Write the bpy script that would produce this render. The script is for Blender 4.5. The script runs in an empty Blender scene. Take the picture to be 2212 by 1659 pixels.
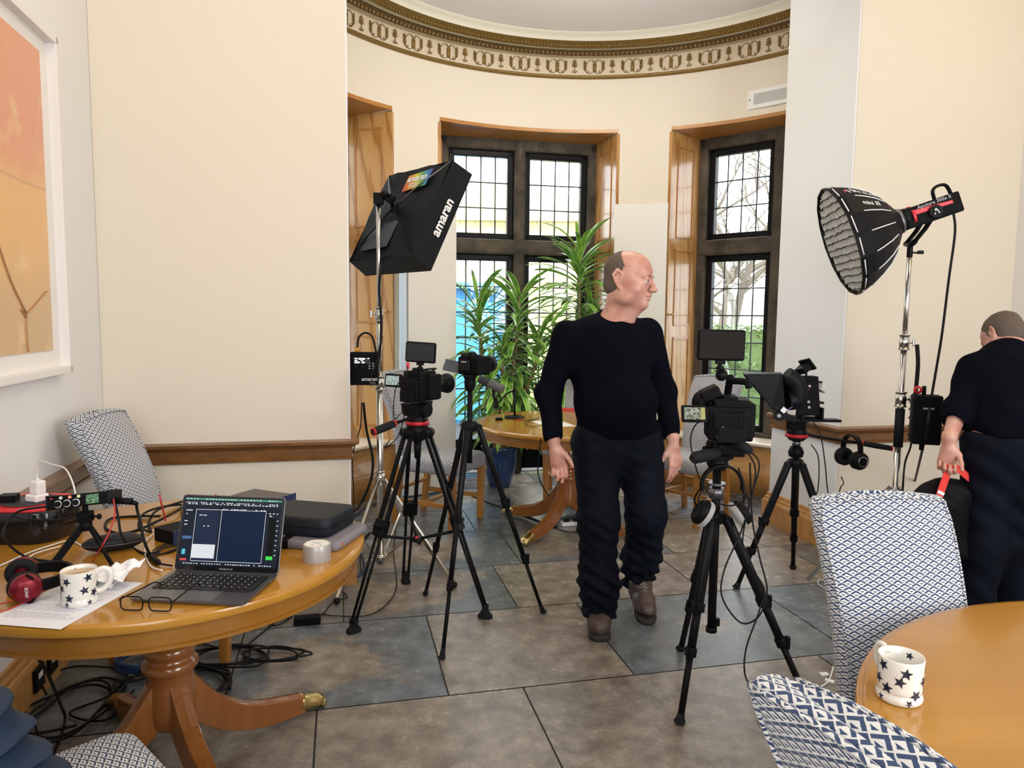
import bpy, bmesh, math, random
import numpy as np
from mathutils import Vector, Matrix, noise
random.seed(7)
R = math.radians
sc = bpy.context.scene
col = sc.collection
# ------------------------------------------------------------------ camera
CAM_H, CAM_F, PITCH, ROLL = 1.48, 1560.0, 5.27, 0.011
_p = R(PITCH)
_fw = Vector((0, math.cos(_p), -math.sin(_p)))
_rt0 = Vector((1, 0, 0)); _up0 = _rt0.cross(_fw)
_rt = math.cos(ROLL) * _rt0 + math.sin(ROLL) * _up0
_up = -math.sin(ROLL) * _rt0 + math.cos(ROLL) * _up0
cam = bpy.data.objects.new('camera', bpy.data.cameras.new('camera')); col.objects.link(cam)
cam.data.sensor_width = 36; cam.data.lens = CAM_F / 2212 * 36; cam.data.clip_start = .05; cam.data.clip_end = 200
cam.matrix_world = Matrix.Translation((0, 0, CAM_H)) @ Matrix((_rt, _up, -_fw)).transposed().to_4x4()
sc.camera = cam
# ------------------------------------------------------------------ view, world, lights
sc.view_settings.view_transform = 'Standard'; sc.view_settings.look = 'None'
sc.view_settings.gamma = 1; sc.view_settings.use_curve_mapping = False
sc.view_settings.exposure = 0.32
w = bpy.data.worlds.new('World'); sc.world = w; w.use_nodes = True
nt = w.node_tree; nt.nodes.clear()
wo = nt.nodes.new('ShaderNodeOutputWorld'); wb = nt.nodes.new('ShaderNodeBackground')
wb.inputs[0].default_value = (0.93, 0.965, 1.0, 1); wb.inputs[1].default_value = 5.5
nt.links.new(wb.outputs[0], wo.inputs[0])

# room frame: O is the middle of the opening into the bay, U runs along the wall, V into the bay
TH = R(13.3); O = Vector((.56, 4.13, 0))
U = Vector((math.cos(TH), math.sin(TH), 0)); V = Vector((-math.sin(TH), math.cos(TH), 0))
def W(u, v, z=0.0): return O + U * u + V * v + Vector((0, 0, z))
def light(name, kind, loc, energy, color=(1, 1, 1), size=1, size_y=None, aim=None, spread=None):
    l = bpy.data.lights.new(name, kind); l.energy = energy; l.color = color
    if kind == 'AREA':
        l.size = size
        if size_y: l.shape = 'RECTANGLE'; l.size_y = size_y
        if spread: l.spread = spread
    elif kind == 'SUN': l.angle = size
    else: l.shadow_soft_size = size
    o = bpy.data.objects.new(name, l); col.objects.link(o); o.location = loc
    if aim is not None: o.rotation_euler = (Vector(aim) - Vector(loc)).to_track_quat('-Z', 'Y').to_euler()
    return o
# unseen fill lights added behind the camera, the room's ceiling lamps, unseen bay fills
light('fill_rear_left', 'AREA', W(-1.8, -5.3, 2.1), 50, (0.97, 0.98, 1.0), 1.6, 2.2, aim=W(-0.6, 0, 1.2))
light('fill_rear_right', 'AREA', W(1.6, -5.3, 2.1), 100, (0.97, 0.98, 1.0), 1.6, 2.2, aim=W(-1.6, 0, 1.2))
light('ceiling_lamp_left', 'AREA', W(-1.6, -1.6, 4.15), 10, (1.0, 0.76, 0.38), .5, aim=W(-2.2, -0.6, 0))
light('ceiling_lamp_right', 'AREA', W(2.0, -1.6, 4.15), 10, (1.0, 0.76, 0.38), .5, aim=W(2.5, -0.4, 0))
light('bay_ceiling_fill', 'AREA', W(0, .15, 3.5), 17, (1.0, 0.93, 0.86), .7, aim=W(0, 1.6, 5.2))  # unseen fill added to brighten the bay ceiling
light('bay_top_fill', 'AREA', W(0, .5, 3.8), 14, (1.0, 0.86, 0.62), .9, aim=W(0, 1.2, 0))  # unseen area light pointing down into the bay
light('sun', 'SUN', (0, 0, 10), 2.0, (1.0, 0.97, 0.9), R(15), aim=(-4, -6, 0))

# ------------------------------------------------------------------ helpers
def _ray(x, y): return _fw + _rt * ((x - 1106) / CAM_F) - _up * ((y - 829.5) / CAM_F)
def P(x, y, z=0.0):            # point of the photo on the horizontal plane z
    d = _ray(x, y); return Vector((0, 0, CAM_H)) + d * ((z - CAM_H) / d.z)
def D(x, y, Y):                # point of the photo at the distance Y
    d = _ray(x, y); return Vector((0, 0, CAM_H)) + d * (Y / d.y)
def tag(o, label=None, cat=None, group=None, kind=None):
    if label: o['label'] = label
    if cat: o['category'] = cat
    if group: o['group'] = group
    if kind: o['kind'] = kind
    return o
def empty(name, loc=(0, 0, 0), rz=0, label=None, cat=None, group=None):
    o = bpy.data.objects.new(name, None); col.objects.link(o); o.location = loc; o.rotation_euler = (0, 0, rz)
    o.empty_display_size = .1
    return tag(o, label, cat, group)
def copy_tree(o, parent=None):
    c = o.copy(); col.objects.link(c); c.parent = parent
    for ch in [x for x in list(bpy.data.objects) if x.parent == o]: copy_tree(ch, c)
    return c
def cr(pts, n=8, closed=False):  # Catmull-Rom
    pts = [Vector(p) for p in pts]; out = []; m = len(pts)
    for i in range(m if closed else m - 1):
        if closed: a, b, c, d = pts[(i-1) % m], pts[i], pts[(i+1) % m], pts[(i+2) % m]
        else: a, b, c, d = pts[max(i-1, 0)], pts[i], pts[i+1], pts[min(i+2, m-1)]
        for k in range(n):
            t = k / n
            out.append(.5 * ((2*b) + (c-a)*t + (2*a-5*b+4*c-d)*t*t + (3*b-a-3*c+d)*t**3))
    if not closed: out.append(pts[-1])
    return out
class MB:
    def __init__(s): s.bm = bmesh.new(); s.uv = s.bm.loops.layers.uv.new('UVMap'); s.mi = 0
    def _faces(s, vs, fs, smooth=False):
        v = [s.bm.verts.new(p) for p in vs]; out = []
        for f in fs:
            try:
                x = s.bm.faces.new([v[i] for i in f]); x.smooth = smooth; x.material_index = s.mi; out.append(x)
            except ValueError: pass
        return out
    def box(s, c, d, rot=None, taper=1.0):
        hx, hy, hz = d[0]/2, d[1]/2, d[2]/2; c = Vector(c)
        vs = []
        for z in (-hz, hz):
            k = taper if z > 0 else 1
            for x, y in ((-hx, -hy), (hx, -hy), (hx, hy), (-hx, hy)):
                p = Vector((x*k, y*k, z)); vs.append(c + (rot @ p if rot else p))
        return s._faces(vs, [(3,2,1,0), (4,5,6,7), (0,1,5,4), (1,2,6,5), (2,3,7,6), (3,0,4,7)])
    def hexa(s, p): return s._faces([Vector(q) for q in p], [(3,2,1,0), (4,5,6,7), (0,1,5,4), (1,2,6,5), (2,3,7,6), (3,0,4,7)])
    def loft(s, rings, caps=True, closed=True, smooth=True):
        n = len(rings[0]); vs = [p for r in rings for p in r]; fs = []
        for i in range(len(rings)-1):
            for j in range(n if closed else n-1):
                a = i*n + j; b = i*n + (j+1) % n
                fs.append((a, b, b+n, a+n))
        f = s._faces(vs, fs, smooth)
        if caps and closed:
            s.bm.verts.ensure_lookup_table(); N = len(s.bm.verts); base = N - len(vs)
            for r, rev in ((0, True), (len(rings)-1, False)):
                v = [s.bm.verts[base + r*n + j] for j in range(n)]
                if rev: v = v[::-1]
                try: x = s.bm.faces.new(v); x.material_index = s.mi
                except ValueError: pass
        return f
    def tube(s, pts, r, seg=8, caps=True, closed=False, flat=1.0):
        pts = [Vector(p) for p in pts]; n = len(pts); rr = r if isinstance(r, (list, tuple)) else [r]*n
        rings = []; prev = None
        for i, p in enumerate(pts):
            a = pts[(i-1) % n] if (closed or i) else p; b = pts[(i+1) % n] if (closed or i < n-1) else p
            t = (b-a).normalized() if (b-a).length > 1e-9 else Vector((0, 0, 1))
            if prev is None:
                x = t.cross(Vector((0, 0, 1)))
                if x.length < .05: x = t.cross(Vector((0, 1, 0)))
                x.normalize()
            else:
                x = prev - t * prev.dot(t)
                x = x.normalized() if x.length > 1e-6 else prev
            prev = x; y = t.cross(x)
            rings.append([p + (x*math.cos(k*2*math.pi/seg) + y*flat*math.sin(k*2*math.pi/seg))*rr[i] for k in range(seg)])
        if closed: rings.append(rings[0])
        return s.loft(rings, caps and not closed)
    def cyl(s, a, b, r0, r1=None, seg=20, caps=True):
        r1 = r0 if r1 is None else r1; a = Vector(a); b = Vector(b); t = (b-a).normalized()
        x = t.cross(Vector((0, 0, 1))) if abs(t.z) < .99 else Vector((1, 0, 0)); x.normalize(); y = t.cross(x)
        f = s.loft([[c + (x*math.cos(k*2*math.pi/seg) + y*math.sin(k*2*math.pi/seg))*r for k in range(seg)] for c, r in ((a, r0), (b, r1))], caps)
        return f
    def lathe(s, prof, c=(0, 0, 0), axis=None, seg=40, a0=0, a1=2*math.pi, smooth=True, caps=False):
        c = Vector(c); M = Matrix.Identity(3)
        if axis is not None: M = Vector(axis).to_track_quat('Z', 'Y').to_matrix()
        full = abs(a1-a0-2*math.pi) < 1e-6; n = seg if full else seg+1
        rings = [[c + M @ Vector((r*math.cos(a0+(a1-a0)*k/seg), r*math.sin(a0+(a1-a0)*k/seg), z)) for k in range(n)] for r, z in prof]
        return s.loft(rings, caps, full, smooth)
    def ball(s, c, r, seg=16, rings=10, rot=None):
        r = r if isinstance(r, (tuple, list)) else (r, r, r); c = Vector(c); rg = []
        for i in range(rings+1):
            a = -math.pi/2 + math.pi*i/rings; k = max(math.cos(a), .001)
            rg.append([c + ((rot @ q) if rot else q) for q in [Vector((r[0]*k*math.cos(j*2*math.pi/seg), r[1]*k*math.sin(j*2*math.pi/seg), r[2]*math.sin(a))) for j in range(seg)]])
        return s.loft(rg, True)
    def prism(s, poly, M, h):    # 2D polygon extruded by h along local z of matrix M
        n = len(poly); a = [M @ Vector((x, y, 0)) for x, y in poly]; b = [M @ Vector((x, y, h)) for x, y in poly]
        return s._faces(a+b, [tuple(range(n-1, -1, -1)), tuple(range(n, 2*n))] + [(i, (i+1) % n, n+(i+1) % n, n+i) for i in range(n)])
    def quad(s, a, b, c, d): return s._faces([Vector(q) for q in (a, b, c, d)], [(0, 1, 2, 3)])
    def boxuv(s, sc_=1.0):
        for f in s.bm.faces:
            n = f.normal if f.normal.length else Vector((0, 0, 1)); ax = max(range(3), key=lambda i: abs(n[i]))
            for l in f.loops:
                p = l.vert.co
                l[s.uv].uv = ((p.y+p.x*.3, p.z), (p.x, p.z), (p.x, p.y))[ax]
    def build(s, name, m, parent=None, bevel=0, seg=2, sub=0, smooth=None, uv=False, split=False):
        s.bm.normal_update()
        bmesh.ops.recalc_face_normals(s.bm, faces=s.bm.faces[:])
        if uv: s.bm.normal_update(); s.boxuv()
        me = bpy.data.meshes.new(name); s.bm.to_mesh(me); s.bm.free()
        for x in (m if isinstance(m, (list, tuple)) else [m]): me.materials.append(x)
        if smooth is not None: me.polygons.foreach_set('use_smooth', [smooth]*len(me.polygons))
        o = bpy.data.objects.new(name, me); col.objects.link(o); o.parent = parent
        if bevel:
            b = o.modifiers.new('bevel', 'BEVEL'); b.width = bevel; b.segments = seg; b.limit_method = 'ANGLE'; b.angle_limit = R(40)
            b.harden_normals = False
        if split: es = o.modifiers.new('split', 'EDGE_SPLIT'); es.split_angle = R(32)
        if sub: mm = o.modifiers.new('sub', 'SUBSURF'); mm.levels = sub; mm.render_levels = sub
        return o
def rbox(name, c, d, m, parent=None, bevel=.003, rot=None, seg=2, uv=False):
    b = MB(); b.box(c, d, rot); return b.build(name, m, parent, bevel, seg, uv=uv)
def tubeobj(name, pts, r, m, parent=None, seg=8, n=8, label=None, cat=None, group=None, closed=False):
    b = MB(); b.tube(cr(pts, n, closed) if n > 1 else pts, r, seg, closed=closed); o = b.build(name, m, parent)
    return tag(o, label, cat, group)
def text(name, s_, size, M, m, parent=None, depth=.0006, bold=.0, shear=0, align='CENTER', sx=1.0):
    c = bpy.data.curves.new(name, 'FONT'); c.body = s_; c.size = size; c.extrude = depth; c.offset = bold; c.shear = shear
    c.align_x = align; c.align_y = 'CENTER'; c.resolution_u = 2
    t = bpy.data.objects.new('tmp_text', c); col.objects.link(t)
    dg = bpy.context.evaluated_depsgraph_get(); me = bpy.data.meshes.new_from_object(t.evaluated_get(dg))
    bpy.data.objects.remove(t); me.transform(M @ Matrix.Diagonal((sx, 1, 1, 1))); me.materials.clear(); me.materials.append(m); me.name = name
    o = bpy.data.objects.new(name, me); col.objects.link(o); o.parent = parent
    return o
def frameM(o, x, y):           # matrix with origin o and axes x, y, x cross y
    x = Vector(x).normalized(); y = Vector(y); y = (y - x*y.dot(x)).normalized(); z = x.cross(y)
    M = Matrix((x, y, z)).transposed().to_4x4(); M.translation = Vector(o); return M

# ------------------------------------------------------------------ materials
def mat(name, color, rough=.5, metal=0.0, bump=0.0, bscale=200, var=0.0, vscale=3, spec=.5, emit=None, estr=0, coat=0, sheen=0, alpha=1, trans=0):
    m = bpy.data.materials.new(name); m.use_nodes = True; n = m.node_tree; b = n.nodes['Principled BSDF']
    c = tuple(color) + (1,) if len(color) == 3 else color
    b.inputs['Base Color'].default_value = c; b.inputs['Roughness'].default_value = rough; b.inputs['Metallic'].default_value = metal
    b.inputs['Specular IOR Level'].default_value = spec; b.inputs['Coat Weight'].default_value = coat; b.inputs['Coat Roughness'].default_value = .08
    b.inputs['Sheen Weight'].default_value = sheen; b.inputs['Transmission Weight'].default_value = trans; b.inputs['Alpha'].default_value = alpha
    if emit: b.inputs['Emission Color'].default_value = tuple(emit)+(1,); b.inputs['Emission Strength'].default_value = estr
    tc = None
    if var or bump: tc = n.nodes.new('ShaderNodeTexCoord')
    if var:
        nz = n.nodes.new('ShaderNodeTexNoise'); nz.inputs['Scale'].default_value = vscale; nz.inputs['Detail'].default_value = 6
        n.links.new(tc.outputs['Object'], nz.inputs['Vector'])
        mx = n.nodes.new('ShaderNodeMix'); mx.data_type = 'RGBA'
        mx.inputs[6].default_value = tuple(max(0, x*(1-var)) for x in c[:3])+(1,); mx.inputs[7].default_value = tuple(min(1, x*(1+var)) for x in c[:3])+(1,)
        n.links.new(nz.outputs['Fac'], mx.inputs[0]); n.links.new(mx.outputs[2], b.inputs['Base Color'])
    if bump:
        nb = n.nodes.new('ShaderNodeTexNoise'); nb.inputs['Scale'].default_value = bscale; nb.inputs['Detail'].default_value = 3
        n.links.new(tc.outputs['Object'], nb.inputs['Vector'])
        bp = n.nodes.new('ShaderNodeBump'); bp.inputs['Strength'].default_value = bump; bp.inputs['Distance'].default_value = .002
        n.links.new(nb.outputs['Fac'], bp.inputs['Height']); n.links.new(bp.outputs[0], b.inputs['Normal'])
    return m
class NG:                      # small node-graph builder
    def __init__(s, name):
        s.m = bpy.data.materials.new(name); s.m.use_nodes = True; s.n = s.m.node_tree; s.b = s.n.nodes['Principled BSDF']
    def tex(s, out='Object'): return s.n.nodes.new('ShaderNodeTexCoord').outputs[out]
    def map(s, v, scale=(1, 1, 1), rot=(0, 0, 0), loc=(0, 0, 0)):
        q = s.n.nodes.new('ShaderNodeMapping'); q.inputs['Scale'].default_value = scale; q.inputs['Rotation'].default_value = rot; q.inputs['Location'].default_value = loc
        s.n.links.new(v, q.inputs['Vector']); return q.outputs[0]
    def noise(s, v, scale, detail=5, rough=.5, dist=0):
        q = s.n.nodes.new('ShaderNodeTexNoise'); s.n.links.new(v, q.inputs['Vector'])
        q.inputs['Scale'].default_value = scale; q.inputs['Detail'].default_value = detail; q.inputs['Roughness'].default_value = rough; q.inputs['Distortion'].default_value = dist
        return q.outputs['Fac']
    def vor(s, v, scale, feat='F1'):
        q = s.n.nodes.new('ShaderNodeTexVoronoi'); q.feature = feat; s.n.links.new(v, q.inputs['Vector']); q.inputs['Scale'].default_value = scale
        return q.outputs['Distance']
    def wave(s, v, scale, dist=2, ds=1, bands='X'):
        q = s.n.nodes.new('ShaderNodeTexWave'); q.bands_direction = bands; s.n.links.new(v, q.inputs['Vector'])
        q.inputs['Scale'].default_value = scale; q.inputs['Distortion'].default_value = dist; q.inputs['Detail Scale'].default_value = ds; q.inputs['Detail'].default_value = 3
        return q.outputs['Fac']
    def M(s, op, a, b=0.0, c=None, clamp=False):
        q = s.n.nodes.new('ShaderNodeMath'); q.operation = op; q.use_clamp = clamp
        for i, x in enumerate((a, b) if c is None else (a, b, c)):
            if isinstance(x, (int, float)): q.inputs[i].default_value = x
            else: s.n.links.new(x, q.inputs[i])
        return q.outputs[0]
    def ss(s, x, lo, hi):
        q = s.n.nodes.new('ShaderNodeMapRange'); q.interpolation_type = 'SMOOTHSTEP'; s.n.links.new(x, q.inputs[0])
        q.inputs[1].default_value = lo; q.inputs[2].default_value = hi; return q.outputs[0]
    def sep(s, v): q = s.n.nodes.new('ShaderNodeSeparateXYZ'); s.n.links.new(v, q.inputs[0]); return q.outputs
    def mix(s, f, a, b):
        q = s.n.nodes.new('ShaderNodeMix'); q.data_type = 'RGBA'
        if isinstance(f, (int, float)): q.inputs[0].default_value = f
        else: s.n.links.new(f, q.inputs[0])
        for i, x in ((6, a), (7, b)):
            if isinstance(x, tuple): q.inputs[i].default_value = x + (1,)
            else: s.n.links.new(x, q.inputs[i])
        return q.outputs[2]
    def bump(s, h, st=.3, d=.002):
        q = s.n.nodes.new('ShaderNodeBump'); q.inputs['Strength'].default_value = st; q.inputs['Distance'].default_value = d
        s.n.links.new(h, q.inputs['Height']); s.n.links.new(q.outputs[0], s.b.inputs['Normal'])
    def out(s, color=None, rough=None, **k):
        if color is not None:
            if isinstance(color, tuple): s.b.inputs['Base Color'].default_value = color + (1,)
            else: s.n.links.new(color, s.b.inputs['Base Color'])
        if rough is not None:
            if isinstance(rough, (int, float)): s.b.inputs['Roughness'].default_value = rough
            else: s.n.links.new(rough, s.b.inputs['Roughness'])
        for a, v in k.items(): s.b.inputs[a.replace('_', ' ')].default_value = v
        return s.m
def woodmat(name, dark, light_, axis='X', rough=.3, coat=.3, scale=1.0, grain=1.0):
    g = NG(name); v = g.tex()
    sc_ = {'X': (1.2, 14, 14), 'Y': (14, 1.2, 14), 'Z': (14, 14, 1.2)}[axis]
    mv = g.map(v, tuple(x*scale for x in sc_))
    a = g.noise(mv, 2.2, 6, .6, .6); b = g.noise(g.map(v, tuple(x*scale*.22 for x in sc_)), 1.5, 3, .5, 1.2)
    fine = g.noise(g.map(v, tuple(x*scale*6 for x in sc_)), 2, 3)
    f = g.M('ADD', g.M('MULTIPLY', a, .55*grain), g.M('MULTIPLY', b, .5)); f = g.M('ADD', f, g.M('MULTIPLY', fine, .12*grain))
    g.bump(fine, .05)
    return g.out(g.mix(g.ss(f, .32, .82), dark, light_), rough, Coat_Weight=coat, Coat_Roughness=.06)
def pinemat(name):
    g = NG(name); v = g.tex()
    wv = g.wave(g.map(v, (1, 1, .12)), 5.5, 9, 1.1, 'DIAGONAL')
    fine = g.noise(g.map(v, (60, 60, 2)), 1, 3)
    f = g.M('ADD', g.M('MULTIPLY', g.ss(wv, .70, 1.0), .75), g.M('MULTIPLY', fine, .25))
    return g.out(g.mix(f, (.56, .31, .11), (.36, .155, .035)), .28, Coat_Weight=.4, Coat_Roughness=.1)

M_ = {}
M_['wall'] = mat('painted_plaster_cream', (.77, .70, .585), .6, bump=.04, bscale=60)
M_['wall_white'] = mat('painted_plaster_white', (.80, .79, .78), .6, bump=.04, bscale=60)
M_['ceiling'] = mat('ceiling_white', (.86, .84, .85), .7)
M_['board'] = mat('foam_board_white', (.80, .78, .72), .6)
M_['board_edge'] = mat('board_edge_blue_reflection', (.58, .72, .85), .5)  # blue reflection on the board's edge put into the colour
M_['oak'] = woodmat('oak_honey', (.36, .14, .025), (.56, .26, .06), 'X', .3, .4)
M_['oak_z'] = woodmat('oak_honey_upright', (.34, .13, .022), (.52, .24, .055), 'Z', .3, .4)
M_['rail'] = woodmat('oak_rail', (.10, .038, .008), (.25, .105, .025), 'X', .28, .35)
M_['skirt'] = woodmat('oak_skirting', (.38, .17, .04), (.62, .33, .10), 'X', .33, .3)
M_['pine'] = pinemat('pitch_pine')
M_['cherry'] = woodmat('cherry_table', (.42, .19, .022), (.58, .30, .042), 'X', .2, .3, 1.0, .5)
M_['cherry_dark'] = woodmat('cherry_pedestal', (.26, .085, .018), (.44, .18, .045), 'Z', .22, .6, 1.0, .6)
M_['cherry_apron'] = woodmat('cherry_apron', (.27, .11, .014), (.40, .19, .03), 'X', .25, .3, 1.0, .5)
M_['brass'] = mat('brass', (.62, .47, .20), .3, 1, var=.25, vscale=60)
M_['gilt'] = mat('gilded_plaster', (.25, .155, .045), .4, .55, bump=.5, bscale=90, var=.35, vscale=50)
M_['gilt_dark'] = mat('gilded_plaster_dark', (.16, .10, .045), .5, .4, bump=.6, bscale=120, var=.3, vscale=60)
M_['black'] = mat('black_plastic', (.006, .006, .007), .42, spec=.10)
M_['black_matte'] = mat('black_matte', (.005, .005, .006), .6, spec=.10)
M_['black_gloss'] = mat('black_gloss', (.008, .008, .010), .12)
M_['black_metal'] = mat('black_metal', (.010, .010, .011), .34, .1, spec=.10)
M_['rubber'] = mat('black_rubber', (.014, .015, .017), .7, spec=.10)
M_['steel'] = mat('brushed_steel', (.62, .60, .57), .25, 1)
M_['steel_dark'] = mat('dark_steel', (.20, .20, .21), .35, .9)
M_['red'] = mat('red_anodised', (.55, .02, .03), .35, .2)
M_['red_plastic'] = mat('red_plastic', (.68, .025, .035), .4)
M_['white_plastic'] = mat('white_plastic', (.85, .84, .82), .4)
M_['white_print'] = mat('white_print', (.82, .82, .82), .6)
M_['grey_print'] = mat('grey_print', (.35, .36, .38), .6)
M_['cable'] = mat('cable_black', (.014, .014, .015), .5, spec=.10)
M_['cable_white'] = mat('cable_white', (.78, .76, .73), .45)
M_['cable_red'] = mat('cable_red', (.50, .02, .03), .45)
M_['cable_blue'] = mat('cable_blue', (.02, .05, .14), .5)
M_['purple'] = mat('cable_violet', (.16, .12, .35), .5)
# stone of the mullions
g = NG('weathered_mullion_stone'); v = g.tex(); n1 = g.noise(v, 5, 8, .65); n2 = g.noise(g.map(v, (1, 1, .15)), 22, 4)
c = g.mix(g.ss(n1, .3, .75), (.028, .023, .017), (.115, .092, .065)); c = g.mix(g.M('MULTIPLY', g.ss(n2, .6, .75), .4), c, (.24, .20, .14))
g.bump(n1, .5, .01); M_['stone'] = g.out(c, .75)
# glass
g = bpy.data.materials.new('window_glass'); g.use_nodes = True; n = g.node_tree; n.nodes.clear()
o_ = n.nodes.new('ShaderNodeOutputMaterial'); tr = n.nodes.new('ShaderNodeBsdfTransparent'); gl = n.nodes.new('ShaderNodeBsdfGlossy'); mx = n.nodes.new('ShaderNodeMixShader')
gl.inputs['Roughness'].default_value = .02; mx.inputs[0].default_value = .06; tr.inputs[0].default_value = (.96, .98, .98, 1)
n.links.new(tr.outputs[0], mx.inputs[1]); n.links.new(gl.outputs[0], mx.inputs[2]); n.links.new(mx.outputs[0], o_.inputs[0]); M_['glass'] = g
# flagstones
g = NG('riven_flagstones'); uv = g.tex('UV'); v = g.tex()
at = g.n.nodes.new('ShaderNodeAttribute'); at.attribute_name = 'slab'; rnd = g.sep(at.outputs['Color'])
s3 = g.sep(uv)
ed = g.M('MINIMUM', g.M('SUBTRACT', .5, g.M('ABSOLUTE', g.M('SUBTRACT', s3[0], .5))), g.M('SUBTRACT', .5, g.M('ABSOLUTE', g.M('SUBTRACT', s3[1], .5))))
n1 = g.noise(v, 2.3, 6, .6); n2 = g.noise(v, 9, 8, .65); n3 = g.noise(v, 70, 6, .7); n4 = g.noise(v, 1.1, 3)
wear = g.ss(g.M('ADD', g.M('ADD', ed, g.M('MULTIPLY', g.M('SUBTRACT', n1, .5), .95)), g.M('MULTIPLY', g.M('SUBTRACT', rnd[0], .5), .9)), .10, .20)
base = g.mix(g.ss(n2, .3, .72), (.060, .078, .098), (.185, .220, .255))
base = g.mix(g.M('MULTIPLY', rnd[1], .55), base, (.16, .155, .13))
warm = g.mix(g.ss(n2, .3, .7), (.18, .135, .095), (.40, .335, .26)); warm = g.mix(g.M('MULTIPLY', g.ss(n3, .5, .62), .35), warm, (.11, .085, .07))
cc = g.mix(g.M('MULTIPLY', wear, .70), base, warm)
cc = g.mix(g.M('MULTIPLY', g.ss(n4, .55, .75), .45), cc, (.055, .048, .042))
g.bump(g.M('ADD', g.M('MULTIPLY', n3, .5), n2), .35, .006)
M_['floor'] = g.out(cc, g.M('ADD', .12, g.M('MULTIPLY', n2, .26)), Specular_IOR_Level=.75)
M_['mortar'] = mat('floor_joint', (.03, .028, .026), .8)
# chair fabric: woven diamonds, white with navy
def fabric(name, navy=(.028, .055, .13), cream=(.72, .71, .68), su=.0175, sv=.0092):
    g = NG(name); uv = g.sep(g.tex('UV')); wob = g.noise(g.tex(), 260, 2)
    u_ = g.M('ADD', g.M('DIVIDE', uv[0], su), g.M('MULTIPLY', g.M('SUBTRACT', wob, .5), .10)); v_ = g.M('ADD', g.M('DIVIDE', uv[1], sv), g.M('MULTIPLY', g.M('SUBTRACT', wob, .5), .10))
    p = g.M('FRACT', g.M('MULTIPLY', g.M('ADD', u_, v_), .5)); q = g.M('FRACT', g.M('MULTIPLY', g.M('SUBTRACT', v_, u_), .5))
    mx_ = g.M('MAXIMUM', p, q); mn_ = g.M('MINIMUM', p, q)
    band = g.M('MULTIPLY', g.M('GREATER_THAN', mx_, .68), g.M('GREATER_THAN', .955, mx_))
    band = g.M('MULTIPLY', band, g.M('GREATER_THAN', mn_, .06))
    tri = g.M('MULTIPLY', g.M('GREATER_THAN', mn_, .17), g.M('MULTIPLY', g.M('GREATER_THAN', .56, mx_), g.M('GREATER_THAN', .74, g.M('ADD', p, q))))
    f = g.M('MAXIMUM', band, tri)
    th = g.noise(g.tex(), 700, 2); g.bump(g.M('ADD', g.M('MULTIPLY', th, .5), g.M('MULTIPLY', f, -.6)), .5, .002)
    return g.out(g.mix(f, cream, navy), .85, Sheen_Weight=.2)
M_['fabric'] = fabric('diamond_weave_fabric')
M_['fabric_edge'] = mat('cord_piping', (.45, .48, .55), .85, bump=.5, bscale=300, var=.6, vscale=140)
# ================================================================== the room
def struct(name, b, m, bevel=0, uv=False, seg=2, parent=None, smooth=None):
    o = b.build(name, m, parent, bevel, seg, uv=uv, smooth=smooth)
    if parent is None: o['kind'] = 'structure'
    return o
CU, CV = .09, .26                                   # bay circle in the room frame
Cb = W(CU, CV)                                      # its centre in the world
Cb = Vector((.585, 4.41, 0)); RB = 2.20
def B(r, deg, z=0.0): return Cb + Vector((math.cos(R(deg))*r, math.sin(R(deg))*r, z))
UL, UR, ULF, URF = -1.46, 1.57, -2.67, 2.84        # opening edges and room corners
VJ = .78                                            # end of the reveals

# floor: slabs laid in rows of the room frame
random.seed(11)
b = MB(); ca = b.bm.loops.layers.float_color.new('slab')
rows = [-6.3, -5.5, -4.8, -4.0, -3.3, -2.62, -1.95, -1.2, -.42, .22, .93, 1.5, 2.15, 2.75]
fixed = {6: [-1.6, -.8, -.3+.85, 1.4], 7: [-1.95, -1.1, -.32, .72, 1.7], 8: [-1.5, -.63, .42, 1.3, 2.2], 9: [-1.4, -.45, .55, 1.2, 2.0], 10: [-1.5, -.6, .2, .95, 1.7]}
tone = {(6, -.8): (.95, .5), (6, -1.6): (.85, .6), (6, .55): (.02, .1), (7, -1.1): (.78, .5), (7, -1.95): (.45, .2), (7, -.32): (.25, .6), (7, .72): (.1, .1)}
for i in range(len(rows)-1):
    js = fixed.get(i)
    if js is None:
        js = []; u = -2.2 + random.random()*.6
        while u < 2.6: js.append(u); u += random.uniform(.62, 1.05)
    js = [-2.75] + js + [2.95]
    for k in range(len(js)-1):
        g_ = .0035; u0, u1, v0, v1 = js[k]+g_, js[k+1]-g_, rows[i]+g_, rows[i+1]-g_
        f = b.quad(W(u0, v0), W(u1, v0), W(u1, v1), W(u0, v1))
        tn = tone.get((i, js[k]), (random.random(), random.random()))
        for ff in f:
            for l, q in zip(ff.loops, ((0, 0), (1, 0), (1, 1), (0, 1))):
                l[b.uv].uv = q; l[ca] = (tn[0], tn[1], random.random(), 1)
fl = b.build('floor', M_['floor']); fl['kind'] = 'structure'
b = MB(); b.box((0, 0, -.053), (14, 20, .1)); o = b.build('floor_bedding', M_['mortar']); o['kind'] = 'structure'

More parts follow.
